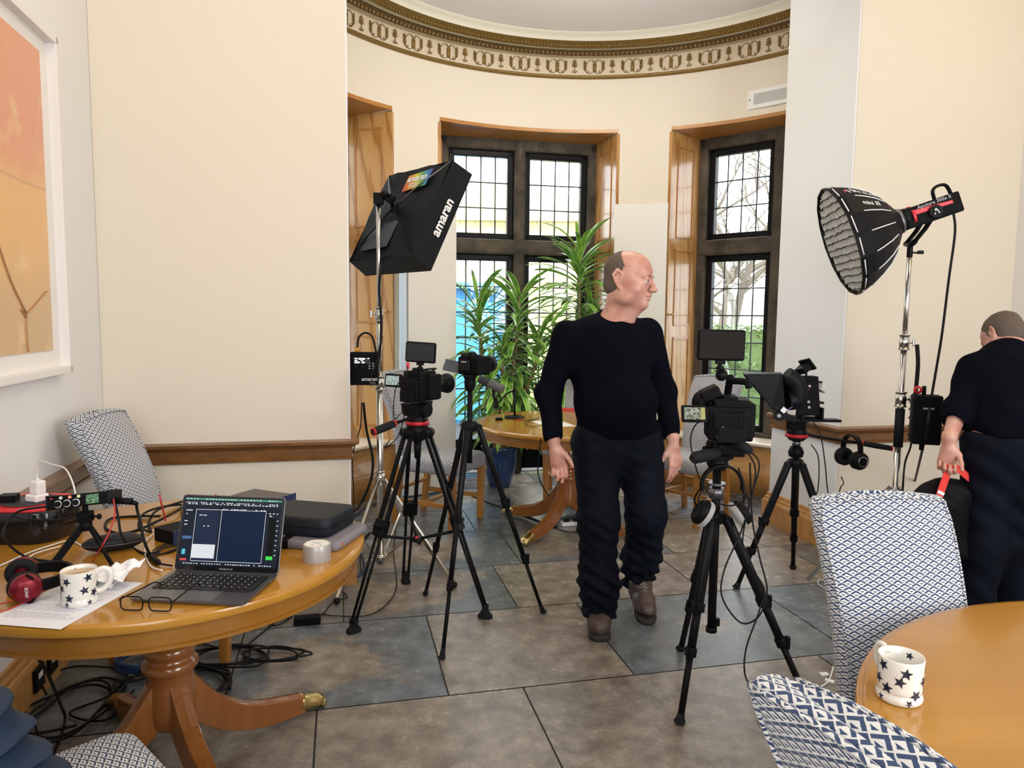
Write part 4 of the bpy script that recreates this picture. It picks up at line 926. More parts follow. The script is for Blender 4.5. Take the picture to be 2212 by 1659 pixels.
for f in feet: b.cyl(hubp, L3(c0, f, .56)+Vector((0, 0, .02)), .008, seg=10)
b.build('spreader', M_['black_metal'], ta)
b = MB(); b.ball(hubp+Vector((0, -.02, .014)), (.010, .010, .006), 10, 6); b.build('red_button', M_['red_plastic'], ta)
fluid_head(ta, (0, 0, .925), .13, R(-32), True, .058)
pan_handle(ta, Vector((.03, -.02, 1.01)), Vector((-.17, -.26, .945)), .008, .13, M_['red'], .018)
cmA = cine_body((-.455, 3.57, 1.058), R(-34), 'black cinema camera with its pale flip-out screen, on the twin-tube tripod', 'video cameras', .14, .155, .15, scr='scr_pale', seed=4)
text('maker_lettering', 'Canon', .011, frameM((-.035, -.0935, .043), (1, 0, 0), (0, 0, 1)), M_['white_print'], cmA, .0003)
field_monitor((-.455, 3.57, 1.252), R(-8), .155, .102, 'black monitor on top of the cinema camera on the twin-tube tripod', roll=R(3))
tubeobj('signal_cable', [D(880, 790, 3.5), D(876, 815, 3.46), D(856, 835, 3.48), D(850, 880, 3.5), D(852, 905, 3.48), D(868, 892, 3.52), D(872, 905, 3.5), D(858, 945, 3.52), D(832, 968, 3.5), D(842, 950, 3.45)], .0025, M_['cable'], None, label='thin black cable hanging beside the camera on the twin-tube tripod', cat='cable')
b = MB(); b.box(D(881, 790, 3.51), (.014, .012, .03)); tag(b.build('red_plug', M_['red_plastic']), 'small red plug under the monitor on the twin-tube tripod', 'plug')

# ---------------- tripod B with the stills camera
tb = empty('camera_tripod', (-.20, 3.43, 0), 0, 'slim black tripod under the small stills camera with side screen', 'tripod', GT)
photo_tripod(tb, (0, 0, .965), [(-.09, -.42, 0), (.37, .08, 0), (-.25, .30, 0)], .965, .0155, splits=(.40, .70))
b = MB(); b.cyl((0, 0, .78), (0, 0, 1.16), .013, seg=16); b.build('centre_column', M_['black'], tb)
b = MB(); b.lathe([(.001, 1.13), (.018, 1.13), (.026, 1.15), (.028, 1.17), (.026, 1.185), (.030, 1.19), (.034, 1.20), (.034, 1.207), (.001, 1.207)], seg=20); b.build('ball_head', M_['black'], tb)
dc = empty('stills_camera', (-.19, 3.43, 1.207), R(-38), 'small black stills camera with grey screen folded out to its left', 'camera', 'video cameras')
b = MB(); b.box((0, 0, .042), (.135, .062, .085)); b.box((0, -.005, .093), (.055, .06, .030), None, .6); b.box((.058, .012, .045), (.030, .085, .088)); bd = b.build('body', M_['black_matte'], dc, .010, 3)
b = MB(); b.box((-.01, -.045, .045), (.062, .012, .05)); b.ball((-.01, -.043, .092), (.022, .014, .014), 12, 8); b.build('eyepiece', M_['rubber'], bd, .004)
b = MB(); b.lathe([(.001, 0), (.034, 0), (.036, .03), (.036, .075), (.041, .085), (.041, .115), (.036, .115), (.001, .10)], (-.005, .03, .045), (0, 1, 0), 26); b.build('lens', M_['black'], dc)
b = MB(); b.box((-.112, -.02, .036), (.082, .010, .058), Matrix.Rotation(R(-24), 3, 'X') @ Matrix.Rotation(R(25), 3, 'Z')); b.build('flip_screen', mat('screen_back_grey', (.06, .07, .09), .4), dc, .004)
b = MB(); b.cyl((.045, .0, .085), (.045, 0, .096), .013, seg=16); b.build('mode_dial', M_['black_metal'], bd)
b = MB(); b.box((-.008, -.0517, .062), (.034, .001, .006)); b.build('printed_strip', M_['grey_print'], bd)

# ---------------- tripod C, right of the man
tc_ = empty('camera_tripod', (.80, 2.76, 0), 0, 'tall black tripod nearest the camera, standing right of the man', 'tripod', GT)
photo_tripod(tc_, (0, 0, .72), [(-.17, -.23, 0), (.36, -.10, 0), (-.03, .36, 0)], .72, .021, splits=(.44, .66))
b = MB(); b.cyl((0, 0, .26), (0, 0, .93), .0165, seg=18); b.build('centre_column', M_['black'], tc_)
b = MB(); b.cyl((0, 0, .79), (0, 0, .83), .028, seg=18); b.cyl((0, 0, .84), (0, 0, .85), .034, seg=18); b.build('column_lock', M_['steel_dark'], tc_)
b = MB(); b.cyl((0, 0, .25), (0, 0, .27), .022, seg=16); b.box((.02, 0, .29), (.02, .02, .03)); b.build('column_hook', M_['black'], tc_)
fluid_head(tc_, (0, 0, .90), .105, R(4), False, .045)
b = MB(); h0 = Vector((0, -.02, .95)); h1 = D(1555, 978, 2.70)-tc_.location; h2 = D(1494, 990, 2.62)-tc_.location; b.cyl(h0, h1, .007, seg=10); b.tube([h1, L3(h1, h2, .15), L3(h1, h2, .55), L3(h1, h2, .9), h2], [.012, .020, .024, .022, .012], 14); b.build('pan_handle', M_['rubber'], tc_)
b = MB(); h1 = D(1590, 958, 2.68)-tc_.location; h2 = D(1622, 975, 2.62)-tc_.location; b.cyl(h0, h1, .007, seg=10); b.tube([h1, L3(h1, h2, .2), L3(h1, h2, .6), h2], [.012, .020, .022, .012], 14); b.build('pan_handle', M_['rubber'], tc_)
cmC = cine_body((.835, 2.76, 1.015), R(-9), 'large black cinema camera with lit flip screen and top handle, right of the man', 'video cameras', .165, .165, .16, scr='scr_view', handle=True, seed=9, lcd_tilt=-10)
text('maker_lettering', 'Canon', .013, frameM((.0, -.1025, .060), (1, 0, 0), (0, 0, 1)), M_['white_print'], cmC, .0003)
b = MB(); b.box((-.032, -.102, .045), (.008, .003, .045)); b.build('white_tab', M_['grey_print'], cmC)
b = MB(); b.box((.0, -.0, -.028), (.12, .13, .05)); b.cyl((0, 0, -.05), (0, 0, .0), .05, seg=20); b.build('base_plate', M_['black'], cmC, .01)
field_monitor((.79, 2.74, 1.325), R(-2), .180, .118, 'large black monitor above the cinema camera right of the man', roll=R(0.5))
b = MB(); b.cyl((.80, 2.75, 1.255), (.80, 2.75, 1.295), .012, seg=12); b.ball((.80, 2.75, 1.270), .024, 12, 8); tag(b.build('monitor_arm', M_['black_metal']), 'black ball joint between the top handle and the large monitor', 'mount')
tubeobj('signal_cable', [D(1528, 910, 2.66), D(1505, 915, 2.66), D(1492, 945, 2.66), D(1497, 985, 2.62), D(1515, 1040, 2.64), D(1550, 1085, 2.64), D(1590, 1090, 2.6), D(1608, 1060, 2.62), D(1595, 1010, 2.66)], .003, M_['cable'], None, label='thin black cable looping left of the camera right of the man', cat='cable')
tubeobj('signal_cable', [D(1590, 960, 2.66), D(1620, 985, 2.62), D(1632, 1020, 2.6), D(1622, 1080, 2.6), D(1600, 1150, 2.6), D(1565, 1230, 2.55), D(1560, 1290, 2.5), D(1600, 1345, 2.45), D(1640, 1330, 2.45), D(1657, 1275, 2.5), D(1640, 1200, 2.55), D(1625, 1120, 2.6), D(1620, 1000, 2.62)], .0032, M_['cable'], None, label='black cable hanging in a long loop from the camera right of the man', cat='cable')
tubeobj('signal_cable', [D(1600, 965, 2.64), D(1640, 1000, 2.62), D(1618, 1090, 2.6), D(1605, 1190, 2.58), D(1650, 1270, 2.5), D(1640, 1320, 2.45), D(1612, 1400, 2.4), D(1610, 1460, 2.38), P(1632, 1500, .01), P(1640, 1560, .01), P(1660, 1530, .01)], .003, M_['cable'], None, label='black cable hanging from the camera right of the man down to the floor', cat='cable')
hp = headphones('headphones', frameM(Vector((.800, 2.695, .930)), (1, 0, 0), (0, .05, 1)), 'black headphones with grey velour pads hung on the tripod right of the man', .078, .050, M_['black'], -38, mat('grey_velour', (.42, .41, .40), .95, bump=.6, bscale=300, sheen=.5), None, None, .105)

# ---------------- tripod D with the hooded camera
td = empty('camera_tripod', (1.565, 3.92, 0), 0, 'black tripod by the right wing wall under the hooded camera', 'tripod', GT)
photo_tripod(td, (0, 0, .705), [(-.31, -.04, 0), (.13, .29, 0), (.20, -.33, 0)], .705, .021, splits=(.46, .70))
b = MB(); b.cyl((0, 0, .45), (0, 0, .80), .015, seg=16); b.lathe([(.001, .73), (.036, .735), (.042, .76), (.030, .79), (.001, .795)], seg=20); b.build('centre_column', M_['black'], td)
b = MB(); b.cyl((0, 0, .795), (0, 0, .825), .022, seg=18); b.build('steel_collar', M_['steel_dark'], td)
fluid_head(td, (0, 0, .825), .135, R(60), True, .060)
pan_handle(td, Vector((.02, -.02, .87)), Vector((.455, -.14, .81)), .008, .15, M_['red'], .014)
b = MB(); sqbar(b, D(1700, 906, 3.86)-td.location, D(1812, 908, 3.86)-td.location, .014, .07, (0, 0, 1)); b.build('sliding_plate', M_['black_metal'], td, .002)
hc = empty('video_camera', D(1745, 903, 3.86), 0, 'small black rigged camera behind the large fabric hood by the right wing wall', 'camera', 'video cameras')
def HD(x, y, dd=0): return D(x, y, 3.86+dd)-hc.location
b = MB(); b.hexa([HD(1722, 898, -.05), HD(1772, 898, -.05), HD(1772, 898, .05), HD(1722, 898, .05), HD(1722, 822, -.05), HD(1768, 822, -.05), HD(1768, 822, .05), HD(1722, 822, .05)]); b.box(HD(1745, 818), (.09, .07, .03)); bd = b.build('body', M_['black_matte'], hc, .006)
b = MB()
for x in (1728, 1770): b.box(HD(x, 893), (.012, .09, .07))
b.box(HD(1748, 868), (.12, .10, .012)); b.box(HD(1748, 824), (.11, .08, .010)); b.build('cage', M_['black_metal'], hc, .002)
for x, y in ((1747, 868), (1748, 880), (1749, 834)): b = MB(); b.cyl(HD(x, y, -.052), HD(x, y, -.058), .007, seg=12); b.build('bolt', M_['steel_dark'], bd)
b = MB(); b.cyl(HD(1722, 850), HD(1690, 848, .03), .045, .055, 22); b.lathe([(.05, -.012), (.062, -.012), (.062, .012), (.05, .012)], HD(1706, 850, .01), (1, 0, 0), 22); b.build('lens', M_['black'], hc)
b = MB(); M45 = Matrix.Rotation(R(-38), 3, 'Y') @ Matrix.Rotation(R(20), 3, 'Z'); b.box(HD(1737, 795, -.01), (.07, .075, .035), M45); b.box(HD(1744, 788, -.01), (.012, .085, .07), M45); b.cyl(HD(1742, 820), HD(1741, 800), .006, seg=10); b.build('top_lamp', M_['black'], hc, .002)
b = MB(); b.box(HD(1771, 842, -.02), (.045, .05, .010), Matrix.Rotation(R(35), 3, 'Y')); b.box(HD(1765, 830), (.035, .05, .03)); b.build('side_lever', mat('lever_grey', (.25, .25, .25), .4), hc, .002)
for z, m_ in ((876, M_['purple']),):
    tubeobj('signal_cable', [HD(1740, 868, -.06), HD(1710, 880, -.1), HD(1685, 896, -.1), HD(1680, 908, -.08)], .0028, m_, hc)
tubeobj('signal_cable', [HD(1722, 826, -.06), HD(1728, 836, -.09), HD(1748, 842, -.06)], .0022, M_['cable_red'], hc)
hd = empty('teleprompter_hood', D(1655, 850, 3.80), 0, 'wedge-shaped black fabric hood in front of the small rigged camera', 'hood')
def HH(x, y, dd=0): return D(x, y, 3.80+dd)-hd.location
b = MB(); b.hexa([HH(1668, 884, -.13), HH(1697, 895, -.10), HH(1697, 895, .12), HH(1668, 884, .14), HH(1603, 808, -.13), HH(1690, 808, -.12), HH(1690, 804, .12), HH(1603, 803, .15)]); b.build('hood', M_['soft'], hd, .012, 3)
b = MB(); b.tube(cr([HH(1697, 812), HH(1712, 822), HH(1722, 835), HH(1722, 862), HH(1700, 866)], 4), .05, 12); b.build('fabric_sleeve', M_['soft'], hd)
b = MB(); b.hexa([HH(1668, 884, -.12), HH(1700, 895, -.12), HH(1700, 895, .12), HH(1668, 884, .12), HH(1672, 872, -.12), HH(1700, 880, -.12), HH(1700, 880, .12), HH(1672, 872, .12)]); sqbar(b, HH(1675, 888), HH(1712, 906), .03, .10, (0, 0, 1)); b.cyl(HH(1683, 898, -.06), HH(1683, 898, .06), .028, seg=18); b.build('mirror_bracket', M_['black_metal'], hd, .004)
b = MB(); b.cyl(HH(1683, 898, -.063), HH(1683, 898, -.068), .010, seg=12); b.build('bolt', M_['steel_dark'], hd)
b = MB(); b.box(HH(1693, 886, -.13), (.026, .003, .026), Matrix.Rotation(R(40), 3, 'Y')); b.build('white_tag', M_['white_print'], hd)
hp2 = headphones('headphones', frameM(td.location+Vector((.255, -.105, .875)), (.18, -1, 0), (0, 0, 1)), 'black headphones hanging from the pan handle by the right wing wall', .072, .046, M_['black'], 6, None, None, None, .055)
b = MB(); c_ = Vector((.072*.86+.036, -.072-.055, 0)); b.lathe([(.024, 0), (.028, .001), (.028, .002), (.024, .002)], c_, (1, 0, 0), 28); b.build('silver_ring', M_['steel'], hp2)
tubeobj('signal_cable', [D(1817, 1030, 3.75), D(1822, 1045, 3.7), D(1812, 1070, 3.6), P(1800, 1190, .01)], .003, M_['cable'], None, label='thin black cable hanging from the headphones by the right wing wall', cat='cable')
tubeobj('signal_cable', [D(1752, 905, 3.8), D(1772, 940, 3.78), D(1782, 1000, 3.78), D(1788, 1060, 3.78), D(1800, 1110, 3.7)], .003, M_['cable'], None, label='black cable hanging behind the tripod by the right wing wall', cat='cable')
tubeobj('signal_cable', [D(1752, 960, 3.8), D(1768, 990, 3.78), D(1766, 1060, 3.76), D(1748, 1085, 3.72), D(1752, 1098, 3.7), D(1768, 1088, 3.72)], .003, M_['cable'], None, label='black cable curling beside the legs of the right wing wall tripod', cat='cable')

# ---------------- right-hand light on its chrome stand
rs = empty('light_stand', (2.015, 3.72, 0), 0, 'tall chrome light stand by the right wing wall holding the round lantern softbox', 'light stand', 'chrome light stands')
b = MB(); b.cyl((0, 0, .05), (0, 0, .80), .0175, seg=20); b.build('lower_pole', M_['steel'], rs)
b = MB(); b.cyl((0, 0, .80), (0, 0, 1.36), .0155, seg=20); b.build('middle_pole', M_['steel'], rs)
b = MB(); b.cyl((0, 0, 1.34), (0, 0, 1.80), .0125, seg=20); b.build('upper_pole', M_['steel'], rs)
b = MB(); b.cyl((0, 0, .83), (0, 0, 1.03), .023, seg=20); b.build('foam_sleeve', M_['rubber'], rs)
collar(1.375, .024, rs, 1); collar(1.08, .026, rs, 1)
b = MB(); b.cyl((0, 0, 1.80), (0, 0, 1.84), .009, seg=12); b.build('spigot', M_['steel'], rs)
for a in (20, 140, 262):
    d = Vector((math.cos(R(a)), math.sin(R(a)), 0)); t = Vector((-d.y, d.x, 0))
    b = MB(); sqbar(b, d*.02+Vector((0, 0, .62)), d*.42+Vector((0, 0, .012)), .014, .022, t); lg = b.build('leg', M_['steel'], rs, .002)
rl = empty('studio_light', (0, 0, 0), 0, 'black and red studio lamp head on the right-hand chrome stand', 'lamp')
DK = .76; fc = D(1822, 520, 3.62); an = Vector((-.92, .16, -.34)).normalized(); ap = fc - an*.34*DK
xl = Vector((0, 0, 1)).cross(an).normalized(); yl = an.cross(xl)           # xl horizontal, yl up
ML = Matrix((xl, yl, an)).transposed()
def LP(x, y, z): return ap + xl*x + yl*y + an*z*DK                             # z from the apex towards the face
b = MB(); b.cyl(LP(0, 0, -.02), LP(0, 0, -.075), .056, .050, 24); b.build('front_mount', M_['black_metal'], rl)
b = MB(); b.cyl(LP(0, 0, .0), LP(0, 0, -.022), .064, .060, 28); b.build('bayonet_ring', M_['steel_dark'], rl)
b = MB(); b.box(LP(0, -.004, -.20), (.088, .098, .26), ML); hb = b.build('housing', M_['black_matte'], rl, .008)
b = MB()
for s_ in (-1, 1): b.hexa([LP(s_*.046, .002, -.09), LP(s_*.046, -.004, -.32), LP(s_*.038, -.004, -.32), LP(s_*.038, .002, -.09), LP(s_*.046, .028, -.09), LP(s_*.046, .014, -.32), LP(s_*.038, .014, -.32), LP(s_*.038, .028, -.09)])
b.cyl(LP(0, 0, -.075), LP(0, 0, -.095), .054, .052, 28)
b.build('red_band', M_['red'], rl, .003)
b = MB(); b.tube(cr([LP(0, .046, -.245), LP(0, .085, -.25), LP(0, .10, -.285), LP(0, .085, -.335), LP(0, .0, -.345), LP(0, -.03, -.335)], 4), .016, 10, flat=.45); b.build('rear_handle', M_['black'], rl)
side = -1 if (LP(-1, 0, 0)-ap).y < 0 else 1
b = MB(); b.cyl(LP(side*.044, -.012, -.205), LP(side*.060, -.012, -.205), .030, seg=24); b.build('pivot_knob', M_['black'], rl)
ux = an*-1 if side == -1 else an*-1
ms = frameM(LP(side*.0615, -.012, -.205), -an, yl); 
def logoA(M, s_, m1, m2, parent):
    b = MB(); b.prism([(-.5*s_, -.5*s_), (-.28*s_, -.5*s_), (.10*s_, .5*s_), (-.12*s_, .5*s_)], M, .0008); b.build('maker_mark', m1, parent)
    b = MB(); b.prism([(-.02*s_, .5*s_), (.12*s_, .5*s_), (.52*s_, -.5*s_), (.28*s_, -.5*s_)], M, .0008); b.build('maker_mark', m2, parent)
logoA(ms, .026, M_['white_print'], M_['white_print'], rl)
text('head_lettering', 'Aputure 300x II', .024, frameM(LP(side*.0450, .032, -.215), -an, yl), M_['grey_print'], rl, .0015, .0004)
pb_ = Vector((2.015, 3.72, 1.86)); b = MB()
for s_ in (-1, 1): b.tube([LP(s_*.062, -.012, -.205), L3(LP(s_*.062, -.012, -.205), pb_+xl*s_*.058, .5), pb_+xl*s_*.060+Vector((0, 0, .02))], .014, 8, flat=.5)
b.tube([pb_+xl*-.062+Vector((0, 0, .02)), pb_+Vector((0, 0, .006)), pb_+xl*.062+Vector((0, 0, .02))], .014, 8); b.build('yoke', M_['black'], rl)
b = MB(); b.cyl(pb_+Vector((0, 0, .01)), pb_-Vector((0, 0, .055)), .014, seg=14); b.cyl(pb_+Vector((.01, 0, -.03)), pb_+Vector((.05, 0, -.03)), .005, seg=8); b.box(pb_+Vector((.055, 0, -.028)), (.03, .010, .018)); b.build('stand_socket', M_['black'], rl, .002)
do = empty('dome_softbox', (0, 0, 0), 0, 'black round parabolic softbox with honeycomb grid, tilted down to the left', 'softbox')
NR = 16; prof = [(.060, 0.0), (.085, .02), (.145, .075), (.195, .14), (.232, .21), (.258, .275), (.272, .325)]
def ring(r, z, off=0, bulge=0): return [LP(r*math.cos(2*math.pi*(k+off)/NR), r*math.sin(2*math.pi*(k+off)/NR), z) for k in range(NR)]
b = MB(); b.loft([ring(r, z) for r, z in prof], False, smooth=False); b.loft([ring(.272, .325), ring(.276, .33), ring(.276, .37), ring(.268, .37), ring(.262, .335)], False, smooth=False); b.build('shell', mat('dome_fabric', (.005, .005, .006), .5, spec=.15), do)
b = MB()
b.loft([ring(r-.005, z+.002) for r, z in prof], False, smooth=False); b.build('silver_lining', mat('silver_lining', (.75, .76, .76), .35, .7), do)
b = MB(); b._faces(ring(.262, .350), [tuple(range(NR))]); b.build('diffuser', mat('diffuser_cloth', (.86, .85, .80), .7), do)
for k in range(NR):
    a = 2*math.pi*(k)/NR
    b = MB(); b.tube([LP((r+.002)*math.cos(a), (r+.002)*math.sin(a), z) for r, z in (((.150, .079), (.195, .14), (.232, .21), (.254, .262)))], .0028, 5); b.build('white_seam', M_['white_print'], do)
b = MB()
for k in range(NR):
    p, q = ring(.2785, .35)[k], ring(.2785, .35)[(k+1) % NR]; b.tube([L3(p, q, .12), L3(p, q, .88)], .003, 5)
o = b.build('rim_stitching', M_['white_print'], do); o['kind'] = 'stuff'
for nm_, mm_, horiz in (('grid_black_strips', mat('grid_fabric', (.02, .02, .022), .7), True), ('grid_silver_strips', mat('grid_silver', (.80, .80, .78), .45), False)):
    b = MB(); gs = .036
    for k in range(-7, 8):
        x = k*gs+.004; hh = math.sqrt(max(0, .255**2-x*x))
        if hh < .02: continue
        m_ = max(2, int(hh*2/gs)); pp = [(-hh+2*hh*j/m_) for j in range(m_+1)]; wob = [random.uniform(-.005, .005) for _ in pp]
        for j in range(m_):
            c_ = [(pp[j], x+wob[j]), (pp[j+1], x+wob[j+1])] if horiz else [(x+wob[j], pp[j]), (x+wob[j+1], pp[j+1])]
            th_ = .0022 if horiz else .006; n_ = (0, th_) if horiz else (th_, 0); z0_, z1_ = (.352, .370) if horiz else (.351, .362)
            b.hexa([LP(c_[0][0], c_[0][1], z0_), LP(c_[1][0], c_[1][1], z0_), LP(c_[1][0]+n_[0], c_[1][1]+n_[1], z0_), LP(c_[0][0]+n_[0], c_[0][1]+n_[1], z0_), LP(c_[0][0], c_[0][1], z1_), LP(c_[1][0], c_[1][1], z1_), LP(c_[1][0]+n_[0], c_[1][1]+n_[1], z1_), LP(c_[0][0]+n_[0], c_[0][1]+n_[1], z1_)])
    o = b.build(nm_, mm_, do); o['kind'] = 'stuff'
def domeM(ang, z0, off=.003):                        # local frame on the shell at angle ang (degrees), distance z0 from the apex
    for i in range(len(prof)-1):
        if prof[i][1] <= z0 <= prof[i+1][1]: t = (z0-prof[i][1])/(prof[i+1][1]-prof[i][1]); r = prof[i][0]+(prof[i+1][0]-prof[i][0])*t; dr = Vector((prof[i+1][0]-prof[i][0], (prof[i+1][1]-prof[i][1])*DK)).normalized(); break
    a = R(ang); rad = xl*math.cos(a)+yl*math.sin(a); k = math.cos(math.pi/NR)
    tdir = rad*dr.x + an*dr.y; nrm = (rad*dr.y - an*dr.x).normalized()
    p = ap + rad*r*k + an*z0*DK + nrm*off
    return p, tdir, nrm
sgn = 1 if xl.y < 0 else -1; base = 0 if sgn > 0 else 180                     # angle on the visible side
def dome_text(s_, size, deg, z0, m, bold=0):
    a = base + (deg if sgn > 0 else -deg); p, td_, nr = domeM(a, z0); x = -td_; y = nr.cross(x); return text('shell_lettering', s_, size, frameM(p, x, y), m, do, .0005, bold)
dome_text('light Dome', .036, 78.75-22.5, .185, M_['white_print']); dome_text('mini III', .038, 78.75-45, .19, M_['white_print'])
p_, t_, n_ = domeM(base + (56.25 if sgn > 0 else -56.25), .288); logoA(frameM(p_, -t_, n_.cross(-t_)), .034, M_['red'], M_['white_print'], do)
# ballast box on the stand
bb = empty('light_ballast', (2.115, 3.66, .985), R(-18), 'black ballast box hanging on the right-hand chrome stand', 'power supply')
b = MB(); b.box((0, 0, 0), (.13, .10, .25)); hs = b.build('housing', M_['black_matte'], bb, .008)
b = MB()
for k in range(5): b.box((-.068, 0, -.09+k*.045), (.008, .08, .012))
b.build('cooling_fins', M_['black'], bb, .002)
b = MB(); b.tube(cr([(-.055, 0, .12), (-.052, 0, .16), (-.05, 0, .28), (-.06, 0, .38)], 4), .010, 8); b.build('strap', M_['cable'], bb)
b = MB(); b.lathe([(.010, -.006), (.020, -.006), (.020, .006), (.010, .006)], (-.045, -.01, .15), (0, 1, .2), 18); b.build('red_clip', M_['red_plastic'], bb)
b = MB(); b.cyl((-.015, 0, .12), (-.015, 0, .17), .010, seg=12); b.cyl((-.01, 0, -.125), (-.01, 0, -.16), .012, seg=12); b.build('plug', M_['black'], bb)
b = MB(); b.box((.0, -.0515, .06), (.05, .002, .008)); b.build('label', M_['grey_print'], hs)
tubeobj('power_cable', [LP(0, -.02, -.335), D(2058, 452, 3.9), D(2063, 500, 3.88), D(2050, 600, 3.8), D(2035, 720, 3.74), D(2022, 800, 3.7), D(2010, 870, 3.64), D(1995, 960, 3.68), P(1965, 1085, .02)], .0065, M_['cable'], None, label='black cable hanging in a long arc from the studio lamp head to the floor', cat='cable')
tubeobj('power_cable', [D(1970, 905, 3.7), D(1968, 960, 3.7), D(1955, 1000, 3.7), D(1950, 1060, 3.7), P(1950, 1095, .02)], .005, M_['cable'], None, label='black cable hanging from the ballast box beside the right-hand chrome stand', cat='cable')
# ================================================================== signed-distance modelling of the people and cloth
def _cap(P3, a, b, ra, rb):
    a = np.array(a); b = np.array(b); ab = b-a; L = ab@ab + 1e-12; t = np.clip(((P3-a)@ab)/L, 0, 1)
    q = P3-a-t[..., None]*ab; return np.sqrt((q*q).sum(-1)) - (ra+(rb-ra)*t)
def _ell(P3, c, r, rot=None):
    q = P3-np.array(c)
    if rot is not None: q = q@np.array(rot)
    r = np.array(r); k0 = np.sqrt(((q/r)**2).sum(-1)); k1 = np.sqrt(((q/(r*r))**2).sum(-1)) + 1e-9; return k0*(k0-1)/k1
def _smin(a, b, k): h = np.maximum(k-np.abs(a-b), 0)/k; return np.minimum(a, b)-h*h*k*.25
def sdf_mesh(name, prims, res, m, parent=None, mod=None, smooth_it=2, matfn=None):
    """prims: ('c',a,b,ra,rb,k) / ('e',c,r,rot,k) / ('-c',...) / ('-e',...); evaluated in object space and meshed by surface nets"""
    lo = np.array([1e9]*3); hi = -lo
    for p in prims:
        if p[0] == 'c':
            for q, r in ((p[1], p[3]), (p[2], p[4])): lo = np.minimum(lo, np.array(q)-r); hi = np.maximum(hi, np.array(q)+r)
        elif p[0] == 'e': r = max(p[2]); lo = np.minimum(lo, np.array(p[1])-r); hi = np.maximum(hi, np.array(p[1])+r)
    gp = res*3 + (.03 if mod is not None else .0); lo = lo-gp; hi = hi+gp; n = np.ceil((hi-lo)/res).astype(int)+1
    ax = [lo[i]+res*np.arange(n[i]) for i in range(3)]; F = np.full(tuple(n), 1e3, dtype=np.float64)
    for p in prims:                                   # evaluate only near the primitive
        k = p[-1]; ty = p[0][-1]
        if ty == 'c': l_ = np.minimum(np.array(p[1])-p[3], np.array(p[2])-p[4]); h_ = np.maximum(np.array(p[1])+p[3], np.array(p[2])+p[4]); pad = k+res*4
        else: r = max(p[2]); l_ = np.array(p[1])-r; h_ = np.array(p[1])+r; pad = k+res*4
        i0 = np.clip(np.floor((l_-pad-lo)/res).astype(int), 0, n-1); i1 = np.clip(np.ceil((h_+pad-lo)/res).astype(int)+1, 1, n)
        if (i1 <= i0).any(): continue
        G = np.stack(np.meshgrid(ax[0][i0[0]:i1[0]], ax[1][i0[1]:i1[1]], ax[2][i0[2]:i1[2]], indexing='ij'), -1)
        d = _cap(G, *p[1:5]) if ty == 'c' else _ell(G, *p[1:4])
        sl = tuple(slice(a, c) for a, c in zip(i0, i1)); cur = F[sl]
        F[sl] = -_smin(-cur, d, k) if p[0][0] == '-' else _smin(cur, d, k)
    if mod is not None:
        idx = np.where(np.abs(F) < .05); pts = np.stack([ax[i][idx[i]] for i in range(3)], -1); F[idx] += mod(pts)
    S_ = F < 0; nx, ny, nz = n
    c = np.zeros((nx-1, ny-1, nz-1), int)
    for dx in (0, 1):
        for dy in (0, 1):
            for dz in (0, 1): c += S_[dx:nx-1+dx, dy:ny-1+dy, dz:nz-1+dz]
    act = (c > 0) & (c < 8); cells = np.argwhere(act); vid = -np.ones(act.shape, int); vid[act] = np.arange(len(cells))
    acc = np.zeros((len(cells), 3)); cnt = np.zeros(len(cells))
    cor = [np.array(q) for q in ((0,0,0),(1,0,0),(0,1,0),(1,1,0),(0,0,1),(1,0,1),(0,1,1),(1,1,1))]
    val = [F[tuple((cells+q).T)] for q in cor]
    for a in range(8):
        for bb in range(a+1, 8):
            if abs(cor[a]-cor[bb]).sum() != 1: continue
            va, vb = val[a], val[bb]; mk = (va < 0) != (vb < 0); t = np.where(mk, va/(va-vb+1e-12), 0)
            acc += mk[:, None]*(cor[a]+(cor[bb]-cor[a])*t[:, None]); cnt += mk
    V_ = lo+(cells+acc/cnt[:, None])*res; faces = []
    for axis in range(3):
        u, v = (axis+1) % 3, (axis+2) % 3; sl0 = [slice(1, -1)]*3; sl0[axis] = slice(0, -1); sl1 = list(sl0); sl1[axis] = slice(1, None)
        A_ = S_[tuple(sl0)]; B_ = S_[tuple(sl1)]; e = np.argwhere(A_ != B_); off = np.array([1, 1, 1]); off[axis] = 0; e2_ = e+off
        fl = A_[tuple(e.T)]; du = np.zeros(3, int); du[u] = 1; dv = np.zeros(3, int); dv[v] = 1
        ok = np.all(e2_-du-dv >= 0, 1) & np.all(e2_ < np.array(act.shape), 1); e2_ = e2_[ok]; fl = fl[ok]
        q = [vid[tuple((e2_-x).T)] for x in (du*0, du, du+dv, dv)]; Q = np.stack(q, 1); Q[~fl] = Q[~fl][:, ::-1]; faces.append(Q)
    Fc = np.concatenate(faces); Fc = Fc[(Fc >= 0).all(1)]
    for _ in range(smooth_it):
        s = np.zeros_like(V_); k_ = np.zeros(len(V_))
        for a in range(4):
            np.add.at(s, Fc[:, a], V_[Fc[:, (a+1) % 4]]); np.add.at(k_, Fc[:, a], 1)
        V_ = V_*.5 + (s/np.maximum(k_, 1)[:, None])*.5
    me = bpy.data.meshes.new(name); me.from_pydata(V_.tolist(), [], Fc.tolist()); me.polygons.foreach_set('use_smooth', [True]*len(me.polygons))
    for x in (m if isinstance(m, (list, tuple)) else [m]): me.materials.append(x)
    if matfn is not None:
        ctr = V_[Fc].mean(1); me.polygons.foreach_set('material_index', matfn(ctr).astype(int).tolist())
    me.update(); o = bpy.data.objects.new(name, me); col.objects.link(o); o.parent = parent; return o
def chain(pts, rs, k): return [('c', tuple(pts[i]), tuple(pts[i+1]), rs[i], rs[i+1], k) for i in range(len(pts)-1)]
